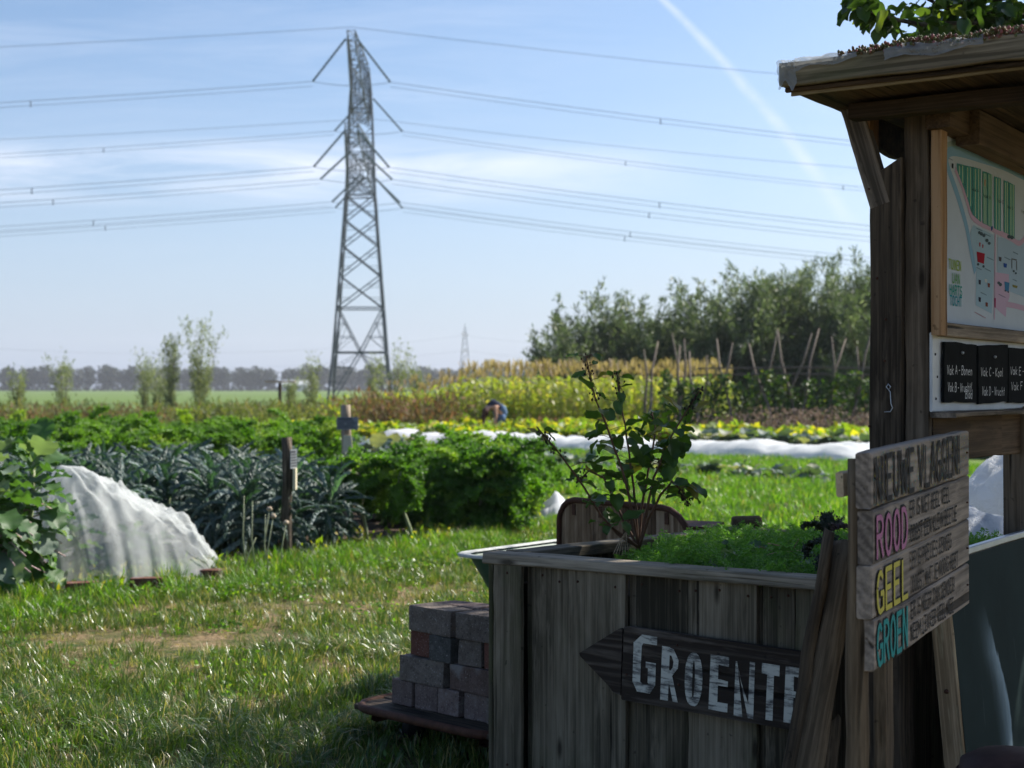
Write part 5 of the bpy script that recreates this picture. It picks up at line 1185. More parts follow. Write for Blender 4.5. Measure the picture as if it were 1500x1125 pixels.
# ------------------------------------------------------------------ bean poles, rail and beans
BP = [(943, 512, 947, 600), (964, 500, 950, 600), (984, 488, 999, 610), (996, 507, 996, 600), (1002, 496, 1000, 600), (1050, 496, 1066, 590), (1073, 501, 1048, 595), (1097, 503, 1122, 590), (1138, 490, 1103, 615), (1139, 481, 1162, 610), (1189, 488, 1144, 610),
      (1200, 481, 1172, 610), (1218, 492, 1221, 610), (1239, 496, 1208, 610), (1255, 507, 1255, 610), (1284, 466, 1250, 600), (1291, 518, 1287, 610), (1035, 520, 1030, 600), (1300, 500, 1320, 600), (1010, 515, 1018, 590)]
BP.sort(key=lambda q: q[0])
for i, (x0, y0, x1, y1) in enumerate(BP):
    d = 42.0; a = dp(x0, y0, d + .5 * (i % 2)); b = dp(x1, y1, d - .3 * (i % 2)); dirv = (b - a); b = a + dirv * (a.z / -dirv.z) if dirv.z < 0 else b
    t_ = thing('bean_pole', '%s thin bare bean pole from the left, leaning above the beans' % ORD[i], 'pole', tuple(b), 0, 'bean poles')
    m1 = a.lerp(b, .3) + V((.06 * (-1) ** i, 0, 0)); m2 = a.lerp(b, .65) + V((-.05 * (-1) ** i, 0, 0)); MB().tube([b, m2, m1, a], [.045, .038, .032, .018], 6, True, .1).build('stick', M_['pole'], t_, True)
for z_, lab in ((1.82, 'lower'), (2.0, 'upper')):
    t_ = thing('bean_rail', '%s thin horizontal rail tying the bean poles together' % lab, 'rail', (5.4, 42, z_)); MB().tube([(5.2, 42.1, z_ - .02), (8, 42, z_ + .01), (11, 42.1, z_ - .02), (14, 42, z_)], .025, 5).build('stick', M_['pole'], t_)
rg = npr(9); bx = 4.3; i = 0
while bx < 11.5:
    n = 420; h = rg.uniform(1.45, 1.95); z_ = rg.random(n) ** .9 * h; r = .26 * (1 - .35 * z_ / h); th = rg.random(n) * 6.28
    P = np.stack([bx + np.cos(th) * r * rg.random(n) ** .5, 42 + np.sin(th) * r * 1.3, z_], 1)
    V_, F_ = leaf_soup(P, unit(rg.normal(size=(n, 3)) + [0, 0, -.4]), rg.uniform(.09, .15, n), rg.uniform(.07, .11, n), rg)
    o = mobj('bean_vine', npmesh('bean', V_, F_), M_['bean']); tag(o, '%s leafy bean vine from the left in the row under the bean poles' % ORD[min(i, 23)], 'bean vine', 'bean vines on the poles'); bx += rg.uniform(.34, .5); i += 1

# ------------------------------------------------------------------ squash bed, rough bands of leaves parallel to the fleece row
def band_leaves(name, n, a, b, wid, zr, mat, seed, L, W, patch=.5):
    rg = npr(seed); a, b = np.array(a), np.array(b); d = unit((b - a)[None])[0]; nn = np.array([-d[1], d[0], 0])
    u = rg.random(n); v = rg.uniform(-1, 1, n) * wid
    P = a + (b - a) * u[:, None] + nn * v[:, None]
    hh = np.array([mnoise.noise(V((p[0] * 1.3, p[1] * 1.3, seed))) for p in P]); keep = hh > -patch; P = P[keep]; hh = hh[keep]; n = len(P)
    P[:, 2] = (zr[0] + (zr[1] - zr[0]) * (.5 + .7 * hh)) * rg.uniform(.35, 1, n)
    D = unit(rg.normal(size=(n, 3)) * [1, 1, .35] + [0, 0, .12]); V_, F_ = leaf_soup(P, D, rg.uniform(*L, n), rg.uniform(*W, n), rg, .12)
    return tag(mobj(name, npmesh(name, V_, F_), M_[mat]), kind='stuff')
band_leaves('squash_leaves', 9000, (-5.5, 42.5, 0), (3.2, 39, 0), 2.2, (.15, .55), 'squash', 41, (.14, .26), (.12, .22), .4)
band_leaves('squash_leaves', 11000, (2.0, 39.5, 0), (11.5, 34.0, 0), 2.2, (.12, .55), 'squash', 42, (.14, .26), (.12, .22), .4)
band_leaves('squash_leaves', 7000, (-6.5, 44.8, 0), (4.5, 42.3, 0), .9, (.2, .60), 'squash', 43, (.14, .26), (.12, .22), .3)
M_['onion'] = leafm('bright row grass', (.14, .26, .035), (.09, .18, .02), (.2, .3, .06), .45, .5)
# ------------------------------------------------------------------ crop leaves
def surf_leaf(nu, nv, fn):
    mb = MB()
    for i in range(nu + 1):
        for j in range(nv + 1): mb.v.append(tuple(fn(i / nu, 2 * j / nv - 1)))
    for i in range(nu):
        for j in range(nv): k = i * (nv + 1) + j; mb.f.append((k, k + nv + 1, k + nv + 2, k + 1))
    return mb
def arcpos(L, bend, u, r0=0.0):
    # integrates a curve that starts along +x and bends down
    n = 12; x = z = 0
    for k in range(n):
        t = u * (k + .5) / n; a = r0 - bend * t ** 1.4; x += math.cos(a) * L * u / n; z += math.sin(a) * L * u / n
    return x, z, r0 - bend * u ** 1.4
def curly_leaf(seed, L=.42, W=.085, bend=1.5, ruff=.022):
    rr = random.Random(seed); ph = rr.uniform(0, 6); f1 = rr.uniform(7, 9)
    def fn(u, v):
        x, z, a = arcpos(L, bend, u)
        q = max(0, (u - .22) / .78); w_ = (W * math.sin(math.pi * min(1, q * .86 + .14)) ** .6 if u > .22 else .006) + .004
        e = abs(v) ** 1.4 * min(1, q * 5); s_ = 1 if v > 0 else -1
        wz = ruff * e * (math.sin(2 * math.pi * f1 * u + ph * s_ + v * 2) + .8 * math.sin(2 * math.pi * f1 * 2.3 * u + s_ * 2 + v * 5) + .5 * rr.uniform(-1, 1))
        wy_ = ruff * .8 * e * math.cos(2 * math.pi * f1 * 1.6 * u + ph + s_)
        return V((x - math.sin(a) * wz + ruff * .5 * e * rr.uniform(-1, 1), v * w_ + wy_, z + math.cos(a) * wz + .018 * abs(v)))
    return surf_leaf(22, 6, fn)
def palm_leaf(seed, L=.50, W=.033, bend=1.3):
    rr = random.Random(seed)
    def fn(u, v):
        x, z, a = arcpos(L, bend, u)
        q = max(0, (u - .15) / .85); w_ = (W * math.sin(math.pi * min(1, q * .80 + .2)) ** .7 if u > .15 else .006) + .003
        bump_ = .009 * (1 - abs(v) ** 2) * math.sin(u * 60 + v * 4) + .007 * rr.uniform(-1, 1) - .016 * abs(v) ** 2
        return V((x - math.sin(a) * bump_, v * w_, z + math.cos(a) * bump_))
    return surf_leaf(18, 6, fn)
def broad_leaf(seed, L=.30, W=.105, bend=.9, pet=.40):
    rr = random.Random(seed); ph = rr.uniform(0, 6)
    def fn(u, v):
        x, z, a = arcpos(L, bend, u)
        q = max(0, (u - pet) / (1 - pet)); w_ = (W * math.sin(math.pi * min(1, q * .88 + .12)) ** .55 if u > pet else .006) + .003
        wv = .016 * abs(v) ** 2 * math.sin(q * 17 + ph + v) + .020 * abs(v) - .01
        if u <= pet: wv = 0
        return V((x - math.sin(a) * wv, v * w_ * (1 + .07 * math.sin(q * 26 + ph)), z + math.cos(a) * wv))
    return surf_leaf(14, 6, fn)
def lmeshes(gen, mat, specs, nm='leaf', frill=0, fl=.02, fz=.02):
    out = []
    for i, kw in enumerate(specs):
        mb_ = gen(i * 7 + 3, **kw)
        if frill:                                 # crinkled margin: many small lobes standing out from the blade edge
            rg_ = npr(900 + i); A_ = np.array(mb_.v); k_ = len(A_); sel = rg_.integers(k_ // 4, k_, frill); P_ = A_[sel] + rg_.normal(size=(frill, 3)) * [fz * .6, fz, fz]
            V2, F2 = leaf_soup(P_, unit(rg_.normal(size=(frill, 3)) * [1, 1, 1] + [0, 0, .2]), rg_.uniform(fl * .6, fl * 1.3, frill), rg_.uniform(fl * .5, fl, frill), rg_, .25); mb_.add(V2.tolist(), F2.tolist())
        me = mb_.mesh(nm, not frill); me.materials.append(mat); out.append(me)
    return out
CK = lmeshes(curly_leaf, M_['kale'], [dict(bend=1.2), dict(bend=1.7), dict(bend=2.1, L=.40), dict(bend=1.4, L=.36, W=.08)], frill=230, fl=.032, fz=.010)
CKF = [m_.copy() for m_ in CK]
for m_ in CKF: m_.materials.clear(); m_.materials.append(M_['kale_far'])
PK = lmeshes(palm_leaf, M_['palmkale'], [dict(bend=.8), dict(bend=1.3), dict(bend=1.8), dict(bend=1.1, L=.42), dict(bend=2.2, L=.46)], frill=90, fl=.014, fz=.006)
BL = lmeshes(broad_leaf, M_['broc'], [dict(W=.085), dict(bend=1.3, W=.08), dict(bend=.6, L=.33, W=.085), dict(bend=1.6, W=.095)])
CB = lmeshes(broad_leaf, M_['cab'], [dict(L=.42, W=.15, bend=1.3, pet=.15), dict(L=.36, W=.14, bend=.8, pet=.12), dict(L=.46, W=.13, bend=1.9, pet=.2)])
def crop(name, label, cat, group, loc, leaves, nleaf, z0, z1, el0, el1, stem_h, stem_r, stem_mat, seed, scl=(.8, 1.15), crook=.04, rmin=.01):
    """stem plus separate leaves placed in a spiral; el0/el1 leaf elevation at the bottom / top"""
    rr = random.Random(seed); t_ = thing(name, label, cat, tuple(loc), rr.uniform(0, 6.28), group)
    mb = MB(); pts = [V((crook * math.sin(k * 1.1 + seed), crook * math.cos(k * .9) - crook, stem_h * k / 4)) for k in range(5)]
    mb.tube(pts, [stem_r * (1.1 - .12 * k) for k in range(5)], 7, True, .08); o = bpy.data.objects.new('stem', mb.mesh('stem', True)); o.data.materials.append(stem_mat); sc.collection.objects.link(o); o.parent = t_
    for i in range(nleaf):
        u = (i + .5) / nleaf; z = z0 + (z1 - z0) * u ** .8; az = i * 2.399 + rr.uniform(-.35, .35); el = el0 + (el1 - el0) * u ** 1.5 + rr.uniform(-.18, .18)
        s_ = rr.uniform(*scl) * (1 - .25 * abs(u - .5)); c = pts[min(4, int(z / max(stem_h, .01) * 4))]
        o = bpy.data.objects.new('leaf', rr.choice(leaves)); sc.collection.objects.link(o); o.parent = t_
        o.matrix_basis = Matrix.Translation((c.x, c.y, z)) @ Matrix.Rotation(az, 4, 'Z') @ Matrix.Rotation(-el, 4, 'Y') @ Matrix.Translation((rmin, 0, 0)) @ Matrix.Rotation(rr.uniform(-.5, .5), 4, 'X') @ Matrix.Scale(s_, 4)
    return t_
def place_copy(proto, x, y, s_, rz, label=None, z=0):
    return copy_tree(proto, Matrix.Translation((x, y, z)) @ Matrix.Rotation(rz, 4, 'Z') @ Matrix.Scale(s_, 4), label)
def field(protos, spots, labelf=None):
    for i, (x, y, s_) in enumerate(spots):
        p = protos[i % len(protos)]; M = Matrix.Translation((x, y, 0)) @ Matrix.Rotation(random.uniform(0, 6.28), 4, 'Z') @ Matrix.Scale(s_, 4)
        if i < len(protos): p.matrix_basis = M
        else: copy_tree(p, M)
def bedpt(s_, q): return BED0 + bdir * s_ - bnor * q       # s_ along the front line, q metres into the bed
# blue-black palm kale: front half of the bed
pk = [crop('palm_kale', 'dark blue-green palm kale plant with long narrow leaves in the front of the bed', 'kale', 'palm kale plants', (0, 0, 0), PK, 44, .20, .62, -.15, 1.35, .62, .016, M_['stem_pale'], 300 + i, (.85, 1.15)) for i in range(4)]
spots = []
for q in np.arange(.25, 4.6, .52):
    for s_ in np.arange(-1.5, 9.0, .50):
        p = bedpt(s_ + random.uniform(-.1, .1), q + random.uniform(-.08, .08)); px = CX + p.x / p.y * FPX
        if p.x > -1.0 - .00 * q and q < 2.0: continue
        lim = 510 - 70 * max(0, q - 1.2)
        if px > lim or px < -130: continue
        if q < 1.6 and px < 335 - 60 * 0 and p.y < 11.9: continue    # netting stands here
        spots.append((p.x, p.y, random.uniform(.80, .99)))
spots = sorted(spots, key=lambda a: a[1])[:64]; field(pk, spots); print('palm', len(spots))
# curly kale on bare stems and the big clump right of the second post
def ck_set(leaves, lab, grp, n, z0, z1, sh, seed, nm='curly_kale'): return [crop(nm, lab, 'kale', grp, (0, 0, 0), leaves, n, z0, z1, -.25, 1.25, sh, .018, M_['stem_pale'], seed + i, (.85, 1.2)) for i in range(3)]
ckn = ck_set(CK, 'deep green curly kale plant in the dense clump right of the second post', 'curly kale plants in the near clump', 34, .15, .68, .66, 400)
spots = []
for px, y0 in ((590, 15.5), (628, 15.8), (660, 15.0), (690, 14.6), (722, 14.9), (750, 15.6), (648, 16.4), (706, 15.9), (735, 16.6), (676, 16.9), (610, 17.0), (560, 16.2), (720, 17.6), (668, 18.2), (765, 16.4), (700, 14.4), (738, 14.35), (582, 17.6)):
    spots.append(((px - CX) * y0 / FPX, y0, random.uniform(.80, 1.10) * (1 if px > 665 else .9)))
field(ckn, spots)
for (px, d, s_, sd_, lab) in ((540, 13.6, 1.0, 500, 'curly kale on a bare pale stem right of the second post, left one'), (600, 13.3, 1.0, 501, 'curly kale on a thick curved bare stem, at the edge of the grass')):
    t_ = crop('curly_kale', lab, 'kale', None, ((px - CX) * d / FPX, d, 0), CK, 26, .50, .70, -.35, 1.2, .70, .017, M_['stem_pale'], sd_, (.7, .95), .05)
# bright curly kale rows behind
ckf = ck_set(CKF, 'bright green curly kale plant in the rows behind the palm kale', 'bright curly kale plants in the back rows', 26, .12, .62, .60, 420)
spots = []
for q in np.arange(3.7, 13.5, .80):
    for s_ in np.arange(-6, 14, .70):
        p = bedpt(s_ + random.uniform(-.12, .12), q + random.uniform(-.1, .1)); px = CX + p.x / p.y * FPX
        if (px > 500 - max(0, p.y - 20) * 4 and p.y > 17.2) or px > 640 or px < -60 or p.y < 14.6 or p.y > 25.5: continue
        if q < 4.9 and px < 430: continue
        spots.append((p.x, p.y, random.uniform(.92, 1.25)))
spots = sorted(spots, key=lambda a: a[1])[:150]; field(ckf, spots); print('kale', len(spots))
# grey-green low cabbages at the far end of the bed
cbp = [crop('cabbage_plant', 'low grey-green cabbage plant with sprawling leaves', 'cabbage', 'cabbage plants', (0, 0, 0), CB, 16, .03, .16, -.1, 1.2, .15, .02, M_['stem_pale'], 520 + i, (.8, 1.1)) for i in range(3)]
spots = [((px - CX) * d / FPX, d, s_) for px, d, s_ in [(330 + 24 * k, 30 + (k % 3), 1.3) for k in range(12)]]
a, b = V((.7, 27.2, 0)), V((4.4, 22.3, 0))
for k in range(17): p = a.lerp(b, k / 16); spots.append((p.x + random.uniform(-.1, .1), p.y + random.uniform(-.2, .2), random.uniform(.58, .82)))
for k in range(22): u = k / 21; spots.append((4.4 + 5.5 * u + random.uniform(-.1, .1), 34.6 - 4.2 * u + random.uniform(-.2, .2), random.uniform(1.1, 1.35)))
field(cbp, spots)
# pinkish-stalked sprout plant at the left edge
for (px, d, s_, sd_, lab, n) in ((-5, 9.75, 1.0, 600, 'big leafy sprout plant with pinkish leaf stalks at the left edge, the nearer one', 54), (35, 10.2, .98, 601, 'leafy sprout plant partly hidden behind the one at the left edge', 46), (-70, 10.0, 1.0, 602, 'sprout plant cut by the left edge of the photo', 46)):
    t_ = crop('sprout_plant', lab, 'cabbage', 'sprout plants', ((px - CX) * d / FPX, d, 0), BL, int(n * 1.5), .08, .92, -.55, 1.15, .92, .022, M_['stem_pale'], sd_, (.85, 1.3), .03)
    rr = random.Random(sd_)
    for k in range(26):                           # bare pinkish stalks
        az = rr.uniform(0, 6.28); z = rr.uniform(.2, .6); L = rr.uniform(.18, .30); mb = MB()
        mb.tube([(0, 0, z), (math.cos(az) * L * .5, math.sin(az) * L * .5, z + .03), (math.cos(az) * L, math.sin(az) * L, z - .05)], [.008, .006, .005], 5)
        o = bpy.data.objects.new('leaf_stalk', mb.mesh('stalk', True)); o.data.materials.append(M_['stem_pink']); sc.collection.objects.link(o); o.parent = t_

# ------------------------------------------------------------------ netting draped over cabbages
def net_mat(name, thin=.38, col=(.80, .82, .83)):
    m, t, out = material(name); tc = t.n('ShaderNodeTexCoord').outputs['Object']
    n = t.noise(tc, 4, 4, .6); wv = t.n('ShaderNodeTexWave', {'Vector': tc, 'Scale': 60.0, 'Distortion': 1.5}, bands_direction='X').outputs[0]
    d = t.n('ShaderNodeBsdfDiffuse', {'Color': (*col, 1)}); tl = t.n('ShaderNodeBsdfTranslucent', {'Color': (*col, 1)})
    m1 = t.n('ShaderNodeMixShader', {0: .42, 1: d.outputs[0], 2: tl.outputs[0]}); tr = t.n('ShaderNodeBsdfTransparent')
    f = t.math('ADD', t.map(n, .3, .7, thin - .15, thin + .12), t.math('MULTIPLY', t.math('SUBTRACT', wv, .5), .12))
    m2 = t.n('ShaderNodeMixShader', {0: f, 1: m1.outputs[0], 2: tr.outputs[0]}); t.L.new(m2.outputs[0], out.inputs[0]); return m
M_['net'] = net_mat('insect netting', .57, (.60, .63, .64)); M_['fleece'] = net_mat('garden fleece', .10, (.78, .80, .84))
tn0, tn1 = dp(62, 870, 10.85), dp(338, 858, 11.65); tn0.z = tn1.z = 0; tdir = (tn1 - tn0).normalized(); TLn = (tn1 - tn0).length; tnn = V((tdir.y, -tdir.x, 0))
prof = [(0, .55), (.04, .74), (.10, .845), (.20, .84), (.30, .76), (.42, .64), (.55, .54), (.64, .48), (.72, .43), (.79, .31), (.86, .15), (.93, .05), (1, .012)]
def ph_(u):
    for (a, ha), (b, hb) in zip(prof[:-1], prof[1:]):
        if u <= b: t = (u - a) / (b - a); return ha + (hb - ha) * (t * t * (3 - 2 * t))
    return .01
mb = MB(); NU, NV = 84, 46
for i in range(NU + 1):
    u = i / NU; h = ph_(u); hw_ = .16 + .40 * (h / .85) + .10 * math.sin(u * 3.1)
    for j in range(NV + 1):
        v = 2 * j / NV - 1; a = abs(v); pr = (1 - a ** 2.1) ** .62 if a < 1 else 0
        z = h * pr; y = hw_ * v * (1 + .16 * (1 - pr))
        low = 1 - pr
        us = u + .16 * v * (.3 - u); fold = low ** .7 * (.07 * (.5 - abs(mnoise.noise(V((us * 6.5, v * .5, 4))))) * abs(mnoise.noise(V((us * 2.2, 1, 8)))) * 2 + .05 * mnoise.noise(V((us * 17, v * .8, 9))) * (.3 + abs(mnoise.noise(V((us * 3, 5, 2))))) + .012 * mnoise.noise(V((us * 45, v * 2, 3))))
        n1 = mnoise.noise(V((u * 5, v * 2.2, 3))) * .05 + mnoise.noise(V((u * 15, v * 6, 7))) * .022 + abs(mnoise.noise(V((u * 7 + v * 3, v * 2.5, 1)))) * .06
        n1 *= (1 - .65 * pr * (u < .35)); an_ = math.atan2(v * .9, u - .10) ; rd_ = math.hypot(v * .9, u - .10); rg_ = (.22 - abs(mnoise.noise(V((an_ * 4.2, rd_ * 1.4, 11))))) * min(1, rd_ * 2.2); n1 += rg_ * .16 + (.15 - abs(mnoise.noise(V((u * 8 + v * 3, v * 4 - u * 3, 21))))) * .10 * (rd_ > .25); p = tn0 + tdir * (u * TLn + .03 * n1 * low * 6) + tnn * (y + fold) + Z * max(.006 + .01 * (a > .99) * random.random(), z + n1 * pr * (h > .1))
        mb.v.append(tuple(p))
for i in range(NU):
    for j in range(NV): k = i * (NV + 1) + j; mb.f.append((k, k + NV + 1, k + NV + 2, k + 1))
# closed left end falls steeply
b0 = len(mb.v)
for s_ in range(1, 7):
    t = s_ / 6
    for j in range(NV + 1):
        q_ = V(mb.v[j]); v = 2 * j / NV - 1; e = tn0 - tdir * (.10 * t ** .5 + .012 * math.sin(v * 16)) + tnn * ((q_ - tn0).dot(tnn) * (1 + .1 * t)); mb.v.append((e.x, e.y, max(.008, q_.z * (1 - t ** 1.6))))
for s_ in range(6):
    for j in range(NV):
        k0 = (b0 + (s_ - 1) * (NV + 1) + j) if s_ else j; k1 = b0 + s_ * (NV + 1) + j; mb.f.append((k0, k0 + 1, k1 + 1, k1))
o = mb.build('crop_netting', M_['net'], None, True); tag(o, 'white insect netting draped over cabbages at the left edge of the kale bed', 'netting')
for k, (u, s_) in enumerate(((.16, .56), (.40, .40), (.64, .32))):
    p = tn0 + tdir * (u * TLn); crop('cabbage_plant', ('tall', 'middle', 'rightmost')[k] + ' cabbage plant showing dimly through the white netting', 'cabbage', None, (p.x, p.y, 0), BL, 26, .06, s_ * .85, -.2, .9, s_ * .7, .02, M_['stem_pale'], 640 + k, (s_ * 1.0, s_ * 1.35))
for (px, py_, a_, lab, col, sc_) in ((120, 866, .3, 'pinkish brick weighing down the left front corner of the netting', 'red', 1), (216, 859, .12, 'flat brick on the front hem of the netting', 'red', 1), (306, 846, .1, 'reddish brick at the right tail of the netting', 'red', 1.0)):
    q = gp(px, py_ + 6); o = brick(V((q.x, q.y, .0)), a_, col, lab, 'bricks holding down the netting')
    o.scale = (.9, .9, .95 * sc_)

# ------------------------------------------------------------------ long fleece rows
def fleece(name, a, b, wid, h, seed, lab, mat='fleece'):
    a, b = V(a), V(b); L = (b - a).length; d = (b - a).normalized(); n_ = V((-d.y, d.x, 0)); mb = MB(); NU, NV = int(L * 9), 16
    for i in range(NU + 1):
        u = i / NU * L
        hh = h * (.80 + .30 * mnoise.noise(V((u * .8, seed, 0))) + .18 * mnoise.noise(V((u * 2.6, seed, 4)))); en = min(1, i / 5, (NU - i) / 5)
        for j in range(NV + 1):
            v = 2 * j / NV - 1; pr = (1 - abs(v) ** 2.6) ** .7
            z = hh * en ** .6 * pr + (.05 * mnoise.noise(V((u * 3.5, v * 3, seed))) + .09 * (.2 - abs(mnoise.noise(V((u * 2.2 + v, v * 2.5, seed + 3)))))) * pr + .006
            mb.v.append(tuple(a + d * u + n_ * (v * wid * (1 + .10 * mnoise.noise(V((u * 1.2, 2 * v, seed + 5))))) + Z * max(.006, z)))
    for i in range(NU):
        for j in range(NV): k = i * (NV + 1) + j; mb.f.append((k, k + NV + 1, k + NV + 2, k + 1))
    return tag(mb.build(name, M_[mat], None, True), lab, 'fleece')
fleece('fleece_row', (-3.4, 37.3, 0), (1.4, 34.3, 0), .85, .44, 1, 'white fleece tunnel running behind the curly kale, left part of the row')
fleece('fleece_row', (.9, 34.4, 0), (6.9, 28.2, 0), .75, .40, 2, 'white fleece tunnel running right behind the currant bush towards the shelter')
fleece('fleece_row', (4.6, 32.0, 0), (8.4, 28.6, 0), .6, .36, 4, 'white fleece strip just behind the right end of the long tunnel')
# small cloth beside the kale clump
fl = thing('fleece_sheet', 'white fleece sheet bunched up between the kale clump and the cart end board', 'fleece', (.9, 15.6, 0))
mb = MB(); NU = 22
for i in range(NU + 1):
    for j in range(NU + 1):
        u, v = i / NU, j / NU; x = .15 + .75 * u; y = 15.2 + .9 * v
        hgt = .33 * max(0, 1 - abs(u - .42) / (.34 if u > .42 else .45)) ** 1.3 * math.exp(-((v - .5) / .45) ** 2) + .05 * abs(mnoise.noise(V((u * 9 + v * 2, v * 2, 6)))) + .05 * mnoise.noise(V((u * 5, v * 5, 2))) + .10 * math.exp(-((u - .9) / .3) ** 2)
        mb.v.append((x, y, max(.012, .03 + hgt)))
for i in range(NU):
    for j in range(NU): k = i * (NU + 1) + j; mb.f.append((k, k + NU + 1, k + NU + 2, k + 1))
mb.build('sheet', M_['fleece'], fl, True)
plank('edge_board', fl, V((.18, 15.05, .03)), V((1.0, 15.2, .03)), .05, .05, M_['wood_pale'], Z)

# ------------------------------------------------------------------ label posts in the kale bed
def round_post(name, lab, x, y, h, r, seed):
    t_ = thing(name, lab, 'post', (x, y, 0)); mb = MB(); Q = Matrix(((0, 0, 1), (0, 1, 0), (-1, 0, 0))).to_4x4()
    mb = MB(); mb.tube([(h * k / 9, .006 * math.sin(k + seed), .006 * math.cos(k * 1.3)) for k in range(10)], [r * (1 + .03 * math.sin(k * 2)) for k in range(10)], 12, True, .03)
    M = frame((x, y, 0), Z, V((1, 0, 0)), Z.cross(V((1, 0, 0)))); mb.build('post', M_['wood_round'], t_, True, M); return t_
p1 = gp(424, 830); t_ = round_post('label_post', 'round grey wooden post at the bed edge with plates on its right side', p1.x - .02, p1.y, 1.03, .041, 1)
M_['plate'] = plain('grey zinc plate', (.20, .22, .24), .5, .3, .15, 30); M_['cream'] = plain('cream plastic', (.55, .50, .36), .6, 0, .15, 20)
def plate(t_, c, ax, w_, h_, mat, lines, name='label_plate'):
    c = V(c); ax = V(ax).normalized(); nn = V((ax.y, -ax.x, 0)); mb = MB(); mb.box(c, (w_, .006, h_), Matrix((ax, -nn, Z)).transposed().to_4x4()); mb.build(name, mat, t_)
    mb = MB()
    for k in range(lines):
        z = h_ / 2 - h_ * (k + 1) / (lines + 1); e = random.uniform(.3, .43) if k else .24
        for sgm in range(6): x0 = -w_ * .43 + (w_ * (.43 + e)) * sgm / 6; strokes(mb, [[(x0, z), (x0 + w_ * (.43 + e) / 6 * .75, z)]], lambda x, y, q=0: c + ax * x + nn * .0045 + Z * y, h_ * (.065 if k else .10))
    if lines: mb.build('label_print', plain('print ink', (.04, .04, .05), .7) if 'ink' not in M_ else M_['ink'], t_)['kind'] = 'stuff'
plate(t_, (p1.x + .035, p1.y - .02, .86), (.32, .95, 0), .11, .155, M_['plate'], 6); 
mb = MB(); mb.box((p1.x + .045, p1.y - .01, .70), (.022, .09, .17)); mb.build('label_block', M_['cream'], t_)
p2x, p2y = (507 - CX) * 15.6 / FPX, 15.6; t_ = round_post('label_post', 'weathered post with a grey text plate and a cream tag among the kale', p2x, p2y, 1.25, .052, 2)
plate(t_, (p2x + .02, p2y - .06, 1.42 - 51 / 141), (1, -.05, 0), .225, .13, M_['plate'], 6)
mb = MB(); b_ = p2x + .03; y_ = p2y - .058
mb.add([(b_ - .052, y_, .935), (b_ + .03, y_, .935), (b_ + .055, y_, .72), (b_ - .055, y_, .72), (b_ - .052, y_ - .02, .935), (b_ + .03, y_ - .02, .935), (b_ + .055, y_ - .02, .72), (b_ - .055, y_ - .02, .72)], [(4, 5, 6, 7), (0, 3, 2, 1), (0, 1, 5, 4), (1, 2, 6, 5), (2, 3, 7, 6), (3, 0, 4, 7)]); mb.build('cream_tag', M_['cream'], t_)
MB().ellipsoid((p2x + .0, p2y - .068, 1.055), (.006, .006, .006), 8, 5).build('screw', M_['zinc'], t_)
# allium seed stalks at the bed edge
for k, (px, py_, h) in enumerate(((362, 848, .62), (376, 848, .58), (388, 842, .50), (394, 840, .45), (392, 852, .48), (414, 843, .40), (357, 846, .30))):
    b = gp(px, py_); t_ = thing('seed_stalk', '%s thin dry seed stalk from the left in front of the palm kale' % ORD[k], 'stalk', tuple(b), 0, 'dry stalks beside the post')
    top = b + V((random.uniform(-.04, .09), .02, h)); MB().tube([b, b.lerp(top, .5) + V((-.02, 0, 0)), top], [.006, .005, .0035], 5).build('stem', M_['stem_pale'], t_, True)
    if k in (2, 4, 5): MB().ellipsoid(top, (.022, .022, .018), 10, 7, blobf(k, .3, 3)).build('seed_head', plain('dry seed head', (.42, .34, .25), .9), t_, True)
print('crops ok')
# ------------------------------------------------------------------ grass: tufts scattered as instances
def tuft_mesh(name, nb, rad, L, W, lean, mat, seed, flop=0.0):
    rg = npr(seed); P = []; F = []
    for i in range(nb):
        th = rg.uniform(0, 6.28); r = rad * rg.random() ** .6; b = np.array([math.cos(th) * r, math.sin(th) * r, 0]); a2 = th + rg.normal() * .8; l = rg.uniform(*L); w_ = rg.uniform(*W)
        out = np.array([math.cos(a2), math.sin(a2), 0]); sd_ = np.array([-math.sin(a2), math.cos(a2), 0]); le = lean * rg.uniform(.3, 1.3); k0 = len(P)
        for k in range(4):
            u = k / 3; bend = le * u ** 1.7 * l; z = l * (u - flop * u ** 2.4) ; c = b + out * bend + np.array([0, 0, max(.002, z * math.sqrt(max(.05, 1 - min(.9, le * u * .8) ** 2)))])
            if k < 3: ww = w_ * (1 - .25 * u) / 2; P += [c - sd_ * ww, c + sd_ * ww]
            else: P.append(c)
        F += [(k0, k0 + 1, k0 + 3), (k0, k0 + 3, k0 + 2), (k0 + 2, k0 + 3, k0 + 5), (k0 + 2, k0 + 5, k0 + 4), (k0 + 4, k0 + 5, k0 + 6)]
    me = npmesh(name, P, F); me.materials.append(mat); return me
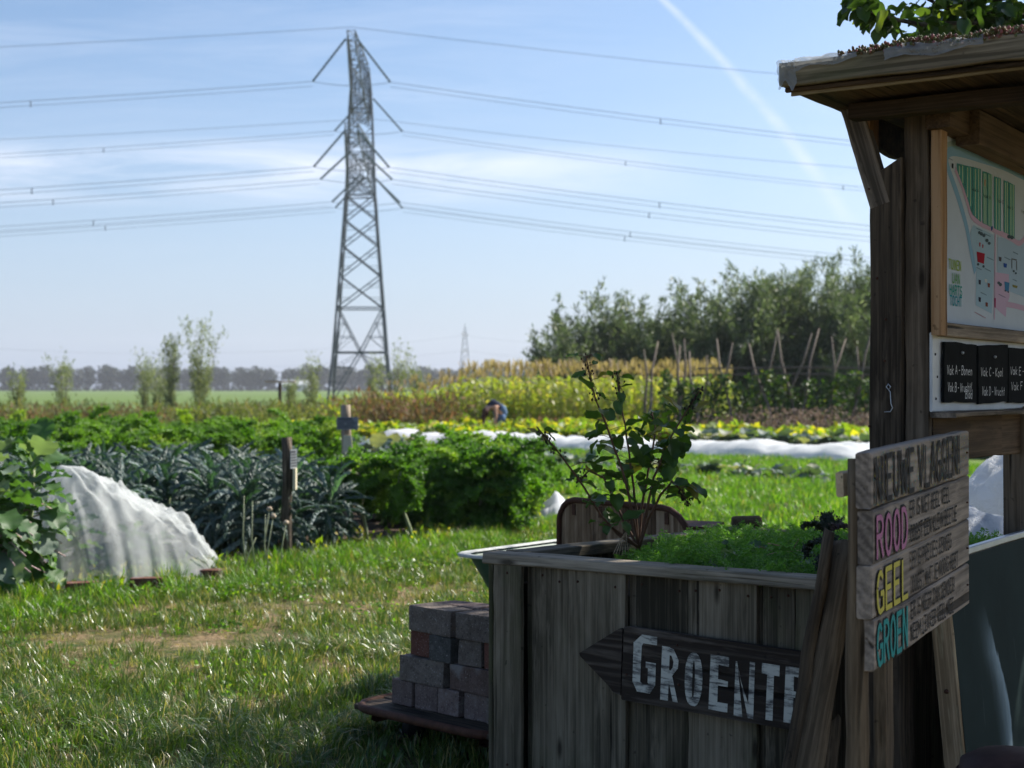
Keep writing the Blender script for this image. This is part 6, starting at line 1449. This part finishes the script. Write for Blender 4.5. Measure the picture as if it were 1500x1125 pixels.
def scatter(name, metas, P, rot, scl, idx):
    """one object whose points carry instances of the tuft meshes"""
    me = bpy.data.meshes.new(name); me.vertices.add(len(P)); me.vertices.foreach_set('co', np.asarray(P, np.float32).ravel())
    for an, ty, arr in (('rot', 'FLOAT_VECTOR', np.asarray(rot, np.float32)), ('scl', 'FLOAT', np.asarray(scl, np.float32)), ('idx', 'INT', np.asarray(idx, np.int32))):
        at = me.attributes.new(an, ty, 'POINT'); at.data.foreach_set('vector' if ty == 'FLOAT_VECTOR' else 'value', arr.ravel())
    o = bpy.data.objects.new(name, me); put(o); tag(o, kind='stuff')
    g = bpy.data.node_groups.new(name, 'GeometryNodeTree'); g.interface.new_socket('Geometry', in_out='INPUT', socket_type='NodeSocketGeometry'); g.interface.new_socket('Geometry', in_out='OUTPUT', socket_type='NodeSocketGeometry')
    N, L = g.nodes, g.links; gi, go = N.new('NodeGroupInput'), N.new('NodeGroupOutput'); jn = N.new('GeometryNodeJoinGeometry')
    for mo in reversed(metas):
        oi = N.new('GeometryNodeObjectInfo'); oi.inputs['Object'].default_value = mo; oi.inputs['As Instance'].default_value = True; L.new(oi.outputs['Geometry'], jn.inputs[0])
    ip = N.new('GeometryNodeInstanceOnPoints'); L.new(gi.outputs[0], ip.inputs['Points']); L.new(jn.outputs[0], ip.inputs['Instance']); ip.inputs['Pick Instance'].default_value = True
    for an, ty, sk in (('idx', 'INT', 'Instance Index'), ('rot', 'FLOAT_VECTOR', 'Rotation'), ('scl', 'FLOAT', 'Scale')):
        na = N.new('GeometryNodeInputNamedAttribute'); na.data_type = ty; na.inputs['Name'].default_value = an; L.new(na.outputs[0], ip.inputs[sk])
    L.new(ip.outputs[0], go.inputs[0]); md = o.modifiers.new('scatter', 'NODES'); md.node_group = g; return o
def protos(meshes):
    out = []
    for me in meshes: out.append(bpy.data.objects.new(me.name, me))   # never linked to the scene: only read by the scatter
    return out
T_lawn = protos([tuft_mesh('tuft', 24, .055, (.035, .085), (.0030, .0050), .55, M_['grass'], 700 + i) for i in range(5)] + [tuft_mesh('tuft', 20, .055, (.03, .07), (.0030, .0045), .8, M_['grass_dry'], 710 + i) for i in range(3)])
T_long = protos([tuft_mesh('tuft', 34, .075, (.12, .24), (.0032, .0052), .85, M_['grass'], 720 + i, .45) for i in range(4)] + [tuft_mesh('tuft', 24, .07, (.10, .20), (.003, .005), .9, M_['grass_dry'], 726, .5)])
T_lush = protos([tuft_mesh('tuft', 30, .07, (.07, .17), (.0045, .0080), .6, M_['grass_lush'], 730 + i, .1) for i in range(5)] + [tuft_mesh('tuft', 18, .07, (.08, .16), (.0035, .006), .7, M_['grass_dry'], 738)])
T_far = protos([tuft_mesh('tuft', 30, .16, (.06, .14), (.009, .016), .55, M_['grass_lush'], 740 + i) for i in range(4)] + [tuft_mesh('tuft', 24, .16, (.05, .12), (.009, .014), .7, M_['grass_dry'], 745)])
def wedge(n, y0, y1, rg, k=.44):
    y = np.sqrt(rg.uniform(y0 ** 2, y1 ** 2, n)); x = rg.uniform(-1, 1, n) * k * y; return x, y
def qd(x, y): return (x - BED0.x) * bnor.x + (y - BED0.y) * bnor.y
def nz(x, y, s_, o_=0.0): return np.array([mnoise.noise(V((a * s_ + o_, b * s_, o_))) for a, b in zip(x, y)])
def inbed(x, y): return (qd(x, y) < .0) & (x < .9)
def inplanter(x, y):
    a = (x - PF.x) * eu.x + (y - PF.y) * eu.y; det = eu.x * ev.y - eu.y * ev.x; aa = ((x - PF.x) * ev.y - (y - PF.y) * ev.x) / det; bb = ((y - PF.y) * eu.x - (x - PF.x) * eu.y) / det
    return (aa > -.02) & (aa < PL + .02) & (bb > -.02) & (bb < PW)
rg = npr(77)
def emit(name, T, x, y, s_, idx, tilt=.18):
    n = len(x); rot = np.stack([rg.normal(size=n) * tilt, rg.normal(size=n) * tilt, rg.uniform(0, 6.28, n)], 1)
    scatter(name, T, np.stack([x, y, np.zeros(n)], 1), rot, s_, idx); print(name, n)
# mown lawn, thinner and drier on the trodden band
x, y = wedge(26000, 3.2, 16.5, rg); q = qd(x, y); m0 = ~inbed(x, y) & ~inplanter(x, y); x, y, q = x[m0], y[m0], q[m0]
nn_ = .7 * nz(x, y, 1.5) + .6 * nz(x, y, 3.8, 3.3) + .55 * nz(x, y, 9.0, 6.1); trod = np.exp(-((q - 1.9 - .3 * nz(x, y, .6, 8)) / .75) ** 2)
dry = nn_ * 1.0 + trod * .62 - .14; keep = rg.random(len(x)) > np.clip(dry * 1.2, -1, .80)
x, y, dry, q = x[keep], y[keep], dry[keep], q[keep]
isdry = rg.random(len(x)) < np.clip(.14 + dry * .7, .04, .6); idx = np.where(isdry, rg.integers(5, 8, len(x)), rg.integers(0, 5, len(x)))
emit('lawn_grass', T_lawn, x, y, np.clip(rg.uniform(.8, 1.25, len(x)) * (1.05 - .45 * np.clip(dry, 0, 1)), .4, 1.4), idx)
# long unmown clumps in front and beside the cart
x, y = wedge(3600, 3.2, 8.2, rg); nn_ = nz(x, y, 1.15, 12.0); q = qd(x, y); keep = (nn_ > .05) & ~inplanter(x, y) & (q > 2.6); x, y = x[keep], y[keep]
emit('long_grass', T_long, x, y, rg.uniform(.55, 1.05, len(x)), np.where(rg.random(len(x)) < .14, 4, rg.integers(0, 4, len(x))), .3)
n = 240; a = rg.uniform(0, 1, n); cx0 = np.array([tuple(cp(-.06 + .1 * r_ - .1, b_ * 1.3, 0))[:2] for r_, b_ in zip(rg.random(n), a)]); emit('cart_side_grass', T_long, cx0[:, 0] + rg.normal(size=n) * .05, cx0[:, 1], rg.uniform(.5, .9, n), rg.integers(0, 5, n), .3)
BRK = [((px - CX) * 3124 / (py_ + 6 - HY) / FPX, 3124 / (py_ + 6 - HY)) for px, py_ in ((120, 866), (216, 859), (306, 846))]
# lush edge along the bed
n = 6500; s_ = rg.uniform(-3.5, 9.5, n); q = np.abs(rg.normal(size=n)) * .42 - .08; x = BED0.x + bdir.x * s_ + bnor.x * q; y = BED0.y + bdir.y * s_ + bnor.y * q
wv = nz(x, y, 1.1, 5.0); near_b = np.min([np.hypot((x - a_) , (y - b_ + .22) * .6) for a_, b_ in BRK], 0) < .19; keep = (q < .95 + wv * .5) & (rg.random(n) < .55 + wv) & ~near_b; x, y, q = x[keep], y[keep], q[keep]
emit('edge_grass', T_lush, x, y, rg.uniform(.6, 1.15, len(x)) * (1.15 - .35 * np.clip(q, 0, 1)), np.where(rg.random(len(x)) < .12, 5, rg.integers(0, 5, len(x))), .22)
# grass path and strips further right
x = rg.uniform(.2, 13, 15000); y = rg.uniform(11.5, 33, 15000); uu = (x - .6) * .0; fl_y = 34 - (x - .75) * 1.03
keep = (y < fl_y - .5) & ((x > .9) | (y > 20)) & ~((np.abs((y - (27.3 - (x - .7) * 1.33))) < .55) & (x < 4.7)) & ~((np.abs(y - (24.6 - (x - .7) * 1.05)) < .8) & (x < 3.2) & (rg.random(15000) < .75)) & (np.abs(x) < .44 * y)
x, y = x[keep], y[keep]; emit('path_grass', T_far, x, y, rg.uniform(.6, 1.3, len(x)), np.where(rg.random(len(x)) < .12, 4, rg.integers(0, 4, len(x))))
# clover in the edge strip
n = 16000; s_ = rg.uniform(-2.5, 9.5, n); q = rg.uniform(-.05, 1.2, n); x = BED0.x + bdir.x * s_ + bnor.x * q; y = BED0.y + bdir.y * s_ + bnor.y * q
keep = nz(x, y, 1.4, 20.) + .3 * nz(x, y, 5, 4.) > .02; x, y = x[keep], y[keep]; n = len(x); P = np.stack([x, y, rg.uniform(.02, .085, n)], 1); D = unit(rg.normal(size=(n, 3)) * [1, 1, .3])
V_, F_ = leaf_soup(P, D, rg.uniform(.018, .034, n), rg.uniform(.018, .03, n), rg); tag(mobj('clover', npmesh('clover', V_, F_), M_['grass_lush']), kind='stuff')
n = 2200; y = rg.uniform(5.4, 12, n); x = rg.uniform(-.4, .02, n) * y; kk = nz(x, y, 1.9, 41.) > .12; x, y = x[kk], y[kk]; n = len(x); k5 = np.repeat(np.arange(n), 5)
P = np.stack([x[k5] + rg.normal(size=5 * n) * .025, y[k5] + rg.normal(size=5 * n) * .025, rg.uniform(.01, .05, 5 * n)], 1); kp_ = ~inbed(P[:, 0], P[:, 1]); P = P[kp_]; m_ = len(P)
V_, F_ = leaf_soup(P, unit(rg.normal(size=(m_, 3)) * [1, 1, .3]), rg.uniform(.02, .04, m_), rg.uniform(.015, .025, m_), rg, .1); tag(mobj('lawn_weeds', npmesh('weeds', V_, F_), M_['grass_lush']), kind='stuff')
# low weeds and litter under the kale
n = 9000; s_ = rg.uniform(-2, 9.5, n); q = -np.abs(rg.normal(size=n)) * .5 + .1; x = BED0.x + bdir.x * s_ + bnor.x * q; y = BED0.y + bdir.y * s_ + bnor.y * q; keep = nz(x, y, 2.2, 30.) > -.05; x, y = x[keep], y[keep]; n = len(x)
P = np.stack([x, y, rg.uniform(.01, .16, n) * rg.random(n)], 1); V_, F_ = leaf_soup(P, unit(rg.normal(size=(n, 3)) + [0, 0, .4]), rg.uniform(.04, .09, n), rg.uniform(.02, .05, n), rg, .1); tag(mobj('bed_weeds', npmesh('weeds', V_, F_), M_['squash']), kind='stuff')
# dry litter on the trodden band
n = 6000; s_ = rg.uniform(-3, 9, n); q = 1.9 + rg.normal(size=n) * .8; x = BED0.x + bdir.x * s_ + bnor.x * q; y = BED0.y + bdir.y * s_ + bnor.y * q; P = np.stack([x, y, rg.uniform(.008, .02, n)], 1)
V_, F_ = leaf_soup(P, unit(rg.normal(size=(n, 3)) * [1, 1, .12]), rg.uniform(.015, .08, n) * rg.uniform(.5, 1.2, n), rg.uniform(.002, .006, n), rg); tag(mobj('straw_litter', npmesh('straw', V_, F_), M_['tassel']), kind='stuff')
# row grass between fleece and cabbages is the same path grass; sparse tufts in the meadow
x, y = wedge(9000, 30, 62, rg, .4); keep = (x < 3.5) & (y > 46); emit('meadow_grass', T_far, x[keep], y[keep], rg.uniform(1.2, 2.4, keep.sum()), rg.integers(0, 5, keep.sum()))

# ------------------------------------------------------------------ currant-like bush growing in the planter
def ovate(seed, L=.075, W=.058, curl=.35, lob=.10):
    rr = random.Random(seed); ph = rr.uniform(0, 6)
    def fn(u, v):
        x, z, a = arcpos(L, curl, u, .1); w_ = W / 2 * (math.sin(math.pi * min(1, u * .93 + .07) ** .75)) ** .8 * (1 + lob * math.sin(u * 22 + ph) * abs(v)) + .001
        h = .010 * abs(v) ** 1.3 + .004 * math.sin(u * 9 + ph) * v; return V((x - math.sin(a) * h, v * w_, z + math.cos(a) * h))
    return surf_leaf(7, 4, fn)
SL = lmeshes(ovate, M_['shrub'], [dict(), dict(L=.065, W=.05, curl=1.0), dict(L=.055, W=.048, curl=.7, lob=.2), dict(L=.082, W=.06, curl=.2)])
bush = thing('planter_bush', 'dark leafy bush with brown stems and dried berry clusters growing in the planter', 'bush', (.4625, 5.5, .75))
STEMS = [([(935, 803), (925, 745), (912, 690), (893, 635), (872, 585), (858, 520)], 5.50, 5.42), ([(936, 803), (948, 745), (958, 700), (975, 655), (1000, 610), (1028, 568)], 5.50, 5.45), ([(934, 803), (932, 745), (926, 700), (918, 640), (910, 590), (903, 545)], 5.50, 5.62),
         ([(933, 800), (905, 783), (880, 755), (855, 712), (826, 672), (786, 625)], 5.48, 5.25), ([(936, 800), (950, 760), (968, 725), (985, 705), (1000, 720), (1006, 738)], 5.50, 5.30), ([(934, 800), (918, 770), (900, 735), (885, 700), (862, 690), (845, 708)], 5.50, 5.6),
         ([(936, 800), (940, 745), (950, 690), (957, 650), (960, 622), (955, 605)], 5.52, 5.7), ([(934, 800), (915, 785), (897, 772), (885, 768)], 5.47, 5.38)]
rr = random.Random(5)
for si, (pts, d0, d1) in enumerate(STEMS):
    P = [dp(x, y, d0 + (d1 - d0) * i / (len(pts) - 1)) for i, (x, y) in enumerate(pts)]; P = [V(a) for a in smooth_pts(P, 4)] if False else P
    Q = []
    for i in range(len(P) - 1):
        for k in range(3): Q.append(P[i].lerp(P[i + 1], k / 3) + V((rr.uniform(-1, 1), rr.uniform(-1, 1), 0)) * .002)
    Q.append(P[-1]); n = len(Q); MB().tube(Q, [.0058 * (1 - .66 * i / n) for i in range(n)], 6).build('stem', M_['stem_brown'], bush, True)
    nl = (22, 30, 21, 9, 19, 22, 25, 7)[si]
    for k in range(nl):
        u = rr.uniform((.48, .42, .35, .40, .35, .35, .35, .5)[si], 1.0) if si != 3 else rr.choice((.42, .46, .5, .9, .93, .97, .74, .95)); i = min(n - 2, int(u * (n - 1))); p = Q[i].lerp(Q[i + 1], u * (n - 1) - i)
        az = rr.uniform(0, 6.28); el = rr.uniform(-1.1, .9); off = V((math.cos(az), math.sin(az), .25)) * rr.uniform(.015, .055) * (.7 if u > .85 else 1.2); s_ = rr.uniform(.65, 1.15) * (.62 if u > .88 else 1)
        MB().tube([p, p + off * .6 + Z * .004, p + off], .0012, 4, False).build('petiole', M_['stem_brown'], bush)
        M = Matrix.Translation(p + off) @ Matrix.Rotation(az, 4, 'Z') @ Matrix.Rotation(-el, 4, 'Y') @ Matrix.Rotation(rr.uniform(-.7, .7), 4, 'X') @ Matrix.Scale(s_, 4)
        mobj('leaf', rr.choice(SL), None, bush, M)
    if si in (0, 1, 2, 3, 4, 5):
        mb = MB()
        for k in range(26): p = Q[-1].lerp(Q[-4], rr.random()) + V((rr.gauss(0, .010), rr.gauss(0, .010), rr.gauss(0, .010))); r = rr.uniform(.002, .0048); mb.ellipsoid(p, (r, r, r * 1.3), 5, 3); mb.bar(p, Q[-1].lerp(Q[-4], rr.random()), .0008)
        mb.build('berry_cluster', plain('dried berries', (.030, .018, .014), .7) if 'dried berries' not in bpy.data.materials else bpy.data.materials['dried berries'], bush, True)['kind'] = 'stuff'
# straw-coloured dead stalks leaning out by its foot
t_ = thing('dead_stalk', 'pale dry stalks fanned at the foot of the planter bush', 'stalk', (.40, 5.46, .76))
for k in range(6): a = dp(922 - k * .5, 772, 5.45); b = dp(898 + k * 4.5, 812, 5.38); MB().tube([a, a.lerp(b, .5) + V((-.006, 0, .003 * k)), b], .0015, 4, False).build('stem', M_['wood_pale'], t_)
# twigs and sticks lying over the carrots
t_ = thing('dry_twig', 'dry forked twig lying on the carrot leaves near the log', 'twig', (1.0, 5.2, .8))
for (a, b) in (((1112, 800), (1188, 835)), ((1160, 812), (1170, 790)), ((1096, 822), (1175, 806)), ((1160, 808), (1125, 796)), ((1150, 812), (1145, 826))): p, q_ = dp(*a, 5.2), dp(*b, 5.05); p.z = max(p.z, .83); MB().tube([p, p.lerp(q_, .5) + Z * .006, q_], .0022, 5).build('branch', M_['wood_pale'], t_)

# ------------------------------------------------------------------ carrot tops
def fern(seed):
    rg2 = npr(seed); P, D, L, Wd = [], [], [], []
    for s_ in range(5):
        az = rg2.uniform(0, 6.28); out = np.array([math.cos(az), math.sin(az), 0]); side = np.array([-math.sin(az), math.cos(az), 0]); ln = rg2.uniform(.09, .16)
        for k in range(16):
            u = .25 + .75 * k / 16; c = out * ln * .75 * u ** 1.3 + np.array([0, 0, ln * (1.05 * u - .35 * u * u)]); w_ = .040 * math.sin(math.pi * min(1, (u - .2) * 1.15 + .08))
            for sg_ in (-1, 1):
                dv = side * sg_ + out * .7 + np.array([0, 0, .15]); 
                for j in range(3): P.append(c + side * sg_ * w_ * j / 3); D.append(dv + rg2.normal(size=3) * .5); L.append(.016 * (1 - .2 * j)); Wd.append(.0045)
    V_, F_ = leaf_soup(np.array(P), unit(np.array(D)), np.array(L), np.array(Wd), rg2); me = npmesh('fern', V_, F_); me.materials.append(M_['carrot']); return me
T_fern = protos([fern(800 + i) for i in range(5)])
n = 620; a = rg.random(n) * (PL - .12) + .06; b = rg.random(n) * (PW - .16) + .08; P = np.array([tuple(pp_(i_, j_, .765)) for i_, j_ in zip(a, b)])
keep = (P[:, 0] / P[:, 1] * FPX + CX > 948) | ((b > .9) & (P[:, 0] / P[:, 1] * FPX + CX > 985)); P = P[keep]; n = len(P)
P[:, 2] += .02 * np.array([mnoise.noise(V((p[0] * 4, p[1] * 4, 1))) for p in P]); rot = np.stack([rg.normal(size=n) * .25, rg.normal(size=n) * .25, rg.uniform(0, 6.28, n)], 1)
scatter('carrot_tops', T_fern, P, rot, rg.uniform(.75, 1.1, n), rg.integers(0, 5, n))
P = np.array([tuple(dp(915 + 7 * k, 800, 5.5)) for k in range(4)]); P[:, 2] = .76; scatter('seedling_ferns', T_fern, P, np.zeros((4, 3)), [.6, .5, .55, .7], [0, 1, 2, 3])
for k, (px, py_, d, s_) in enumerate(((1040, 822, 5.0, .5), (1085, 803, 5.3, .42), (1178, 828, 4.95, .60), (1050, 800, 5.4, .35))):
    p = dp(px, py_, d); t_ = crop('cabbage_seedling', 'small blue-green cabbage seedling among the carrot tops, %s from the left' % ORD[(0, 2, 3, 1)[k]], 'cabbage', None, (p.x, p.y, .77), BL, 6, .03, .09, .0, .7, .08, .006, M_['stem_pale'], 660 + k, (s_ * .6, s_ * .9), .005)
# dark frilly kale tip sticking up behind the log
CKD = [m_.copy() for m_ in CK]
M_['kale_dark'] = leafm('purple black kale leaf', (.045, .065, .035), (.028, .034, .030), (.08, .055, .07), .2, .5, island=False, nscale=14)
for m_ in CKD: m_.materials.clear(); m_.materials.append(M_['kale_dark'])
p = dp(1215, 800, 4.75); t_ = crop('dark_kale', 'dark purple-green kale tip poking up behind the leaning log', 'kale', None, (p.x, p.y, .76), CKD, 8, .13, .20, .2, 1.3, .18, .005, M_['stem_brown'], 680, (.22, .34), .005)

# ------------------------------------------------------------------ fruit tree behind the shelter, its branches over the roof
tree = thing('fruit_tree', 'leafy fruit tree whose branches hang over the shelter roof at the top right', 'tree', (4.6, 8.3, 0))
TC, TR3 = np.array([4.65, 8.0, 4.25]), np.array([1.85, 2.1, 1.5])
mb = MB(); mb.tube([(4.6, 8.3, 0), (4.65, 8.25, 1.2), (4.6, 8.3, 2.4), (4.6, 8.2, 3.4)], [.13, .11, .09, .06], 10, True, .06)
rg = npr(15); tips = []
for i in range(16): th = 2.4 * i; el = rg.uniform(.1, 1.1); e = TC + TR3 * np.array([math.cos(th) * math.cos(el), math.sin(th) * math.cos(el), math.sin(el) - .15]) * .95; s0 = np.array([4.6, 8.27, 2.1 + .08 * i]); mb.tube([tuple(s0), tuple((s0 + e) / 2 + [0, 0, .12]), tuple(e)], [.045, .028, .008], 6)
mb.build('trunk', M_['bark'], tree, True)
n = 14000; c = unit(rg.normal(size=(n, 3))) * (rg.random((n, 1)) ** .42); nn_ = np.array([mnoise.noise(V(q) * 2.3) for q in c]); c = c[nn_ > -.30]; n = len(c); P = TC + c * TR3; D = unit(rg.normal(size=(n, 3)) + [0, 0, -.5])
V_, F_ = leaf_soup(P, D, rg.uniform(.065, .10, n), rg.uniform(.04, .06, n), rg, .12); mobj('crown', npmesh('crown', V_, F_), M_['pear'], tree)['kind'] = 'stuff'
PLf = lmeshes(ovate, M_['pear'], [dict(L=.070, W=.046, curl=.5, lob=.02), dict(L=.060, W=.042, curl=.9, lob=.02), dict(L=.075, W=.046, curl=.2, lob=.02)])
rr = random.Random(11)
BRS = [[(2030, -120, 8.0), (1760, -40, 7.0), (1600, 10, 6.6), (1500, 22, 6.3), (1420, 34, 6.1), (1350, 36, 6.0), (1300, 26, 5.95), (1262, 14, 5.9), (1248, -4, 5.9)], [(1650, -60, 6.8), (1520, -8, 6.4), (1440, 0, 6.2), (1385, 12, 6.1), (1350, -6, 6.0)], [(1520, 40, 6.6), (1460, 50, 6.5), (1400, 48, 6.4), (1345, 52, 6.35)], [(1620, 20, 6.5), (1540, 45, 6.3), (1470, 30, 6.2), (1430, 10, 6.1), (1400, -15, 6.1)]]
for bi, pts in enumerate(BRS):
    Q = [dp(*p) for p in pts]; MB().tube([tuple(q_) for q_ in Q], [.014 * (1 - .8 * i / len(Q)) + .0015 for i in range(len(Q))], 6).build('branch', M_['bark'], tree, True)
    for k in range((150, 110, 110, 100)[bi]):
        u = rr.random() ** .9 * (len(Q) - 1.001); i = int(u); p = Q[i].lerp(Q[i + 1], u - i) + V((rr.gauss(0, .05), rr.gauss(0, .10), rr.gauss(-.01, .055 if bi else .035))) * (.55 if (bi == 0 and u > 5.5) else 1)
        M = Matrix.Translation(p) @ Matrix.Rotation(rr.uniform(0, 6.28), 4, 'Z') @ Matrix.Rotation(rr.uniform(-.3, 1.3), 4, 'Y') @ Matrix.Rotation(rr.uniform(-.8, .8), 4, 'X') @ Matrix.Scale(rr.uniform(.85, 1.3), 4)
        mobj('leaf', rr.choice(PLf), None, tree, M)

# ------------------------------------------------------------------ bending person in the squash bed
pxx, pyy = (722 - CX) * 40 / FPX, 40.0; per = thing('person', 'person bending over among the squash in a dark sleeveless top and blue denim shorts', 'person', (pxx, pyy, 0))
skin = plain('skin', (.50, .28, .20), .55, 0, .08, 20)
J = {'pelvis': (.10, 0, .86, .135), 'waist': (-.04, 0, .98, .115), 'chest': (-.22, 0, 1.05, .135), 'neck': (-.36, 0, .99, .055), 'headb': (-.42, 0, .93, .075), 'head': (-.47, 0, .84, .098), 'crownh': (-.50, 0, .76, .075)}
ed = [('pelvis', 'waist'), ('waist', 'chest'), ('chest', 'neck'), ('neck', 'headb'), ('headb', 'head'), ('head', 'crownh')]
for s_, n_ in ((-1, 'a'), (1, 'b')):
    J.update({'sh' + n_: (-.25, s_ * .17, 1.0, .055), 'el' + n_: (-.27 - .03 * s_, s_ * .20, .72, .042), 'wr' + n_: (-.36 - .05 * s_, s_ * .15, .48, .030), 'pa' + n_: (-.40 - .05 * s_, s_ * .14, .41, .034),
              'hip' + n_: (.10, s_ * .09, .80, .095), 'kn' + n_: (.03, s_ * .11, .45, .062), 'an' + n_: (.10, s_ * .11, .09, .040), 'toe' + n_: (-.08, s_ * .12, .03, .032)})
    ed += [('chest', 'sh' + n_), ('sh' + n_, 'el' + n_), ('el' + n_, 'wr' + n_), ('wr' + n_, 'pa' + n_), ('pelvis', 'hip' + n_), ('hip' + n_, 'kn' + n_), ('kn' + n_, 'an' + n_), ('an' + n_, 'toe' + n_)]
    for f_ in range(5):
        k = 'f%s%d' % (n_, f_); b = J['pa' + n_]; o_ = (f_ - 2) * .014; l_ = (.05, .07, .078, .07, .055)[f_]; J[k] = (b[0] - .02, b[1] + o_, b[2] - l_ * .6, .009); J[k + 't'] = (b[0] + .0, b[1] + o_ * 1.2, b[2] - l_, .007); ed += [('pa' + n_, k), (k, k + 't')]
ks = list(J); me = bpy.data.meshes.new('body'); me.from_pydata([J[k][:3] for k in ks], [(ks.index(a), ks.index(b)) for a, b in ed], []); me.update()
body = mobj('body', me, skin, per, Matrix.Translation((pxx, pyy, 0))); md = body.modifiers.new('skin', 'SKIN'); 
for i, k in enumerate(ks): sv = me.skin_vertices[0].data[i]; sv.radius = (J[k][3], J[k][3]); sv.use_root = (k == 'pelvis')
ss = body.modifiers.new('smooth', 'SUBSURF'); ss.levels = 1; ss.render_levels = 2; body.modifiers['skin'].use_smooth_shade = True
PM = Matrix.Translation((pxx, pyy, 0))
MB().tube([(.06, 0, .93), (-.04, 0, 1.0), (-.20, 0, 1.065), (-.30, 0, 1.035)], [.150, .140, .155, .105], 14, True, 0, 1.15).build('sleeveless_top', plain('dark navy cloth', (.025, .032, .060), .9), per, True, PM)
mb = MB(); mb.tube([(.00, 0, .97), (.09, 0, .91), (.13, 0, .82), (.12, 0, .72)], [.145, .165, .165, .150], 14, True, 0, 1.25); mb.build('denim_shorts', plain('blue denim', (.10, .17, .30), .9), per, True, PM)
for s_ in (-1, 1): MB().tube([(.11, s_ * .09, .78), (.07, s_ * .10, .56)], [.105, .095], 12, True).build('shorts_leg', bpy.data.materials['blue denim'], per, True, PM)
MB().ellipsoid((-.485, 0, .855), (.108, .100, .125), 14, 10, blobf(2, .10, 3)).tube([(-.50, 0, .80), (-.56, .02, .68), (-.55, .03, .56)], [.075, .055, .012], 8, True, .1).build('hair', plain('dark reddish hair', (.06, .022, .014), .7), per, True, PM)
mb = MB(); mb.ellipsoid((-.425, .03, .845), (.05, .055, .07), 10, 8); mb.tube([(-.395, 0, .86), (-.372, 0, .84)], [.014, .010], 6)
for s_ in (-1, 1): mb.ellipsoid((-.385, s_ * .032, .865), (.010, .012, .008), 6, 4)
mb.build('face', skin, per, True, PM)
for s_ in (-1, 1): MB().tube([(.15, s_ * .11, .03), (-.12, s_ * .12, .03)], [.045, .038], 8, True, 0, .8).build('shoe', plain('shoe', (.06, .05, .045), .8), per, True, PM)

per.rotation_euler.z = .80; per.scale = (.93, .93, .93); per.location.x += .12
# ------------------------------------------------------------------ air: faint haze over the flat land
mb = MB(); mb.box((0, 700, 24), (2600, 1520, 50)); hz = mobj('haze', mb.mesh('haze'), None); tag(hz, kind='stuff')
hm = bpy.data.materials.new('haze'); hm.use_nodes = True; ht_ = NT(hm.node_tree); ht_.N.clear(); oo = ht_.n('ShaderNodeOutputMaterial')
pv = ht_.n('ShaderNodeVolumePrincipled', {'Color': (.86, .91, 1, 1), 'Density': .00022, 'Anisotropy': .2}); ht_.L.new(pv.outputs[0], oo.inputs['Volume']); hz.data.materials.append(hm)
print('all ok')
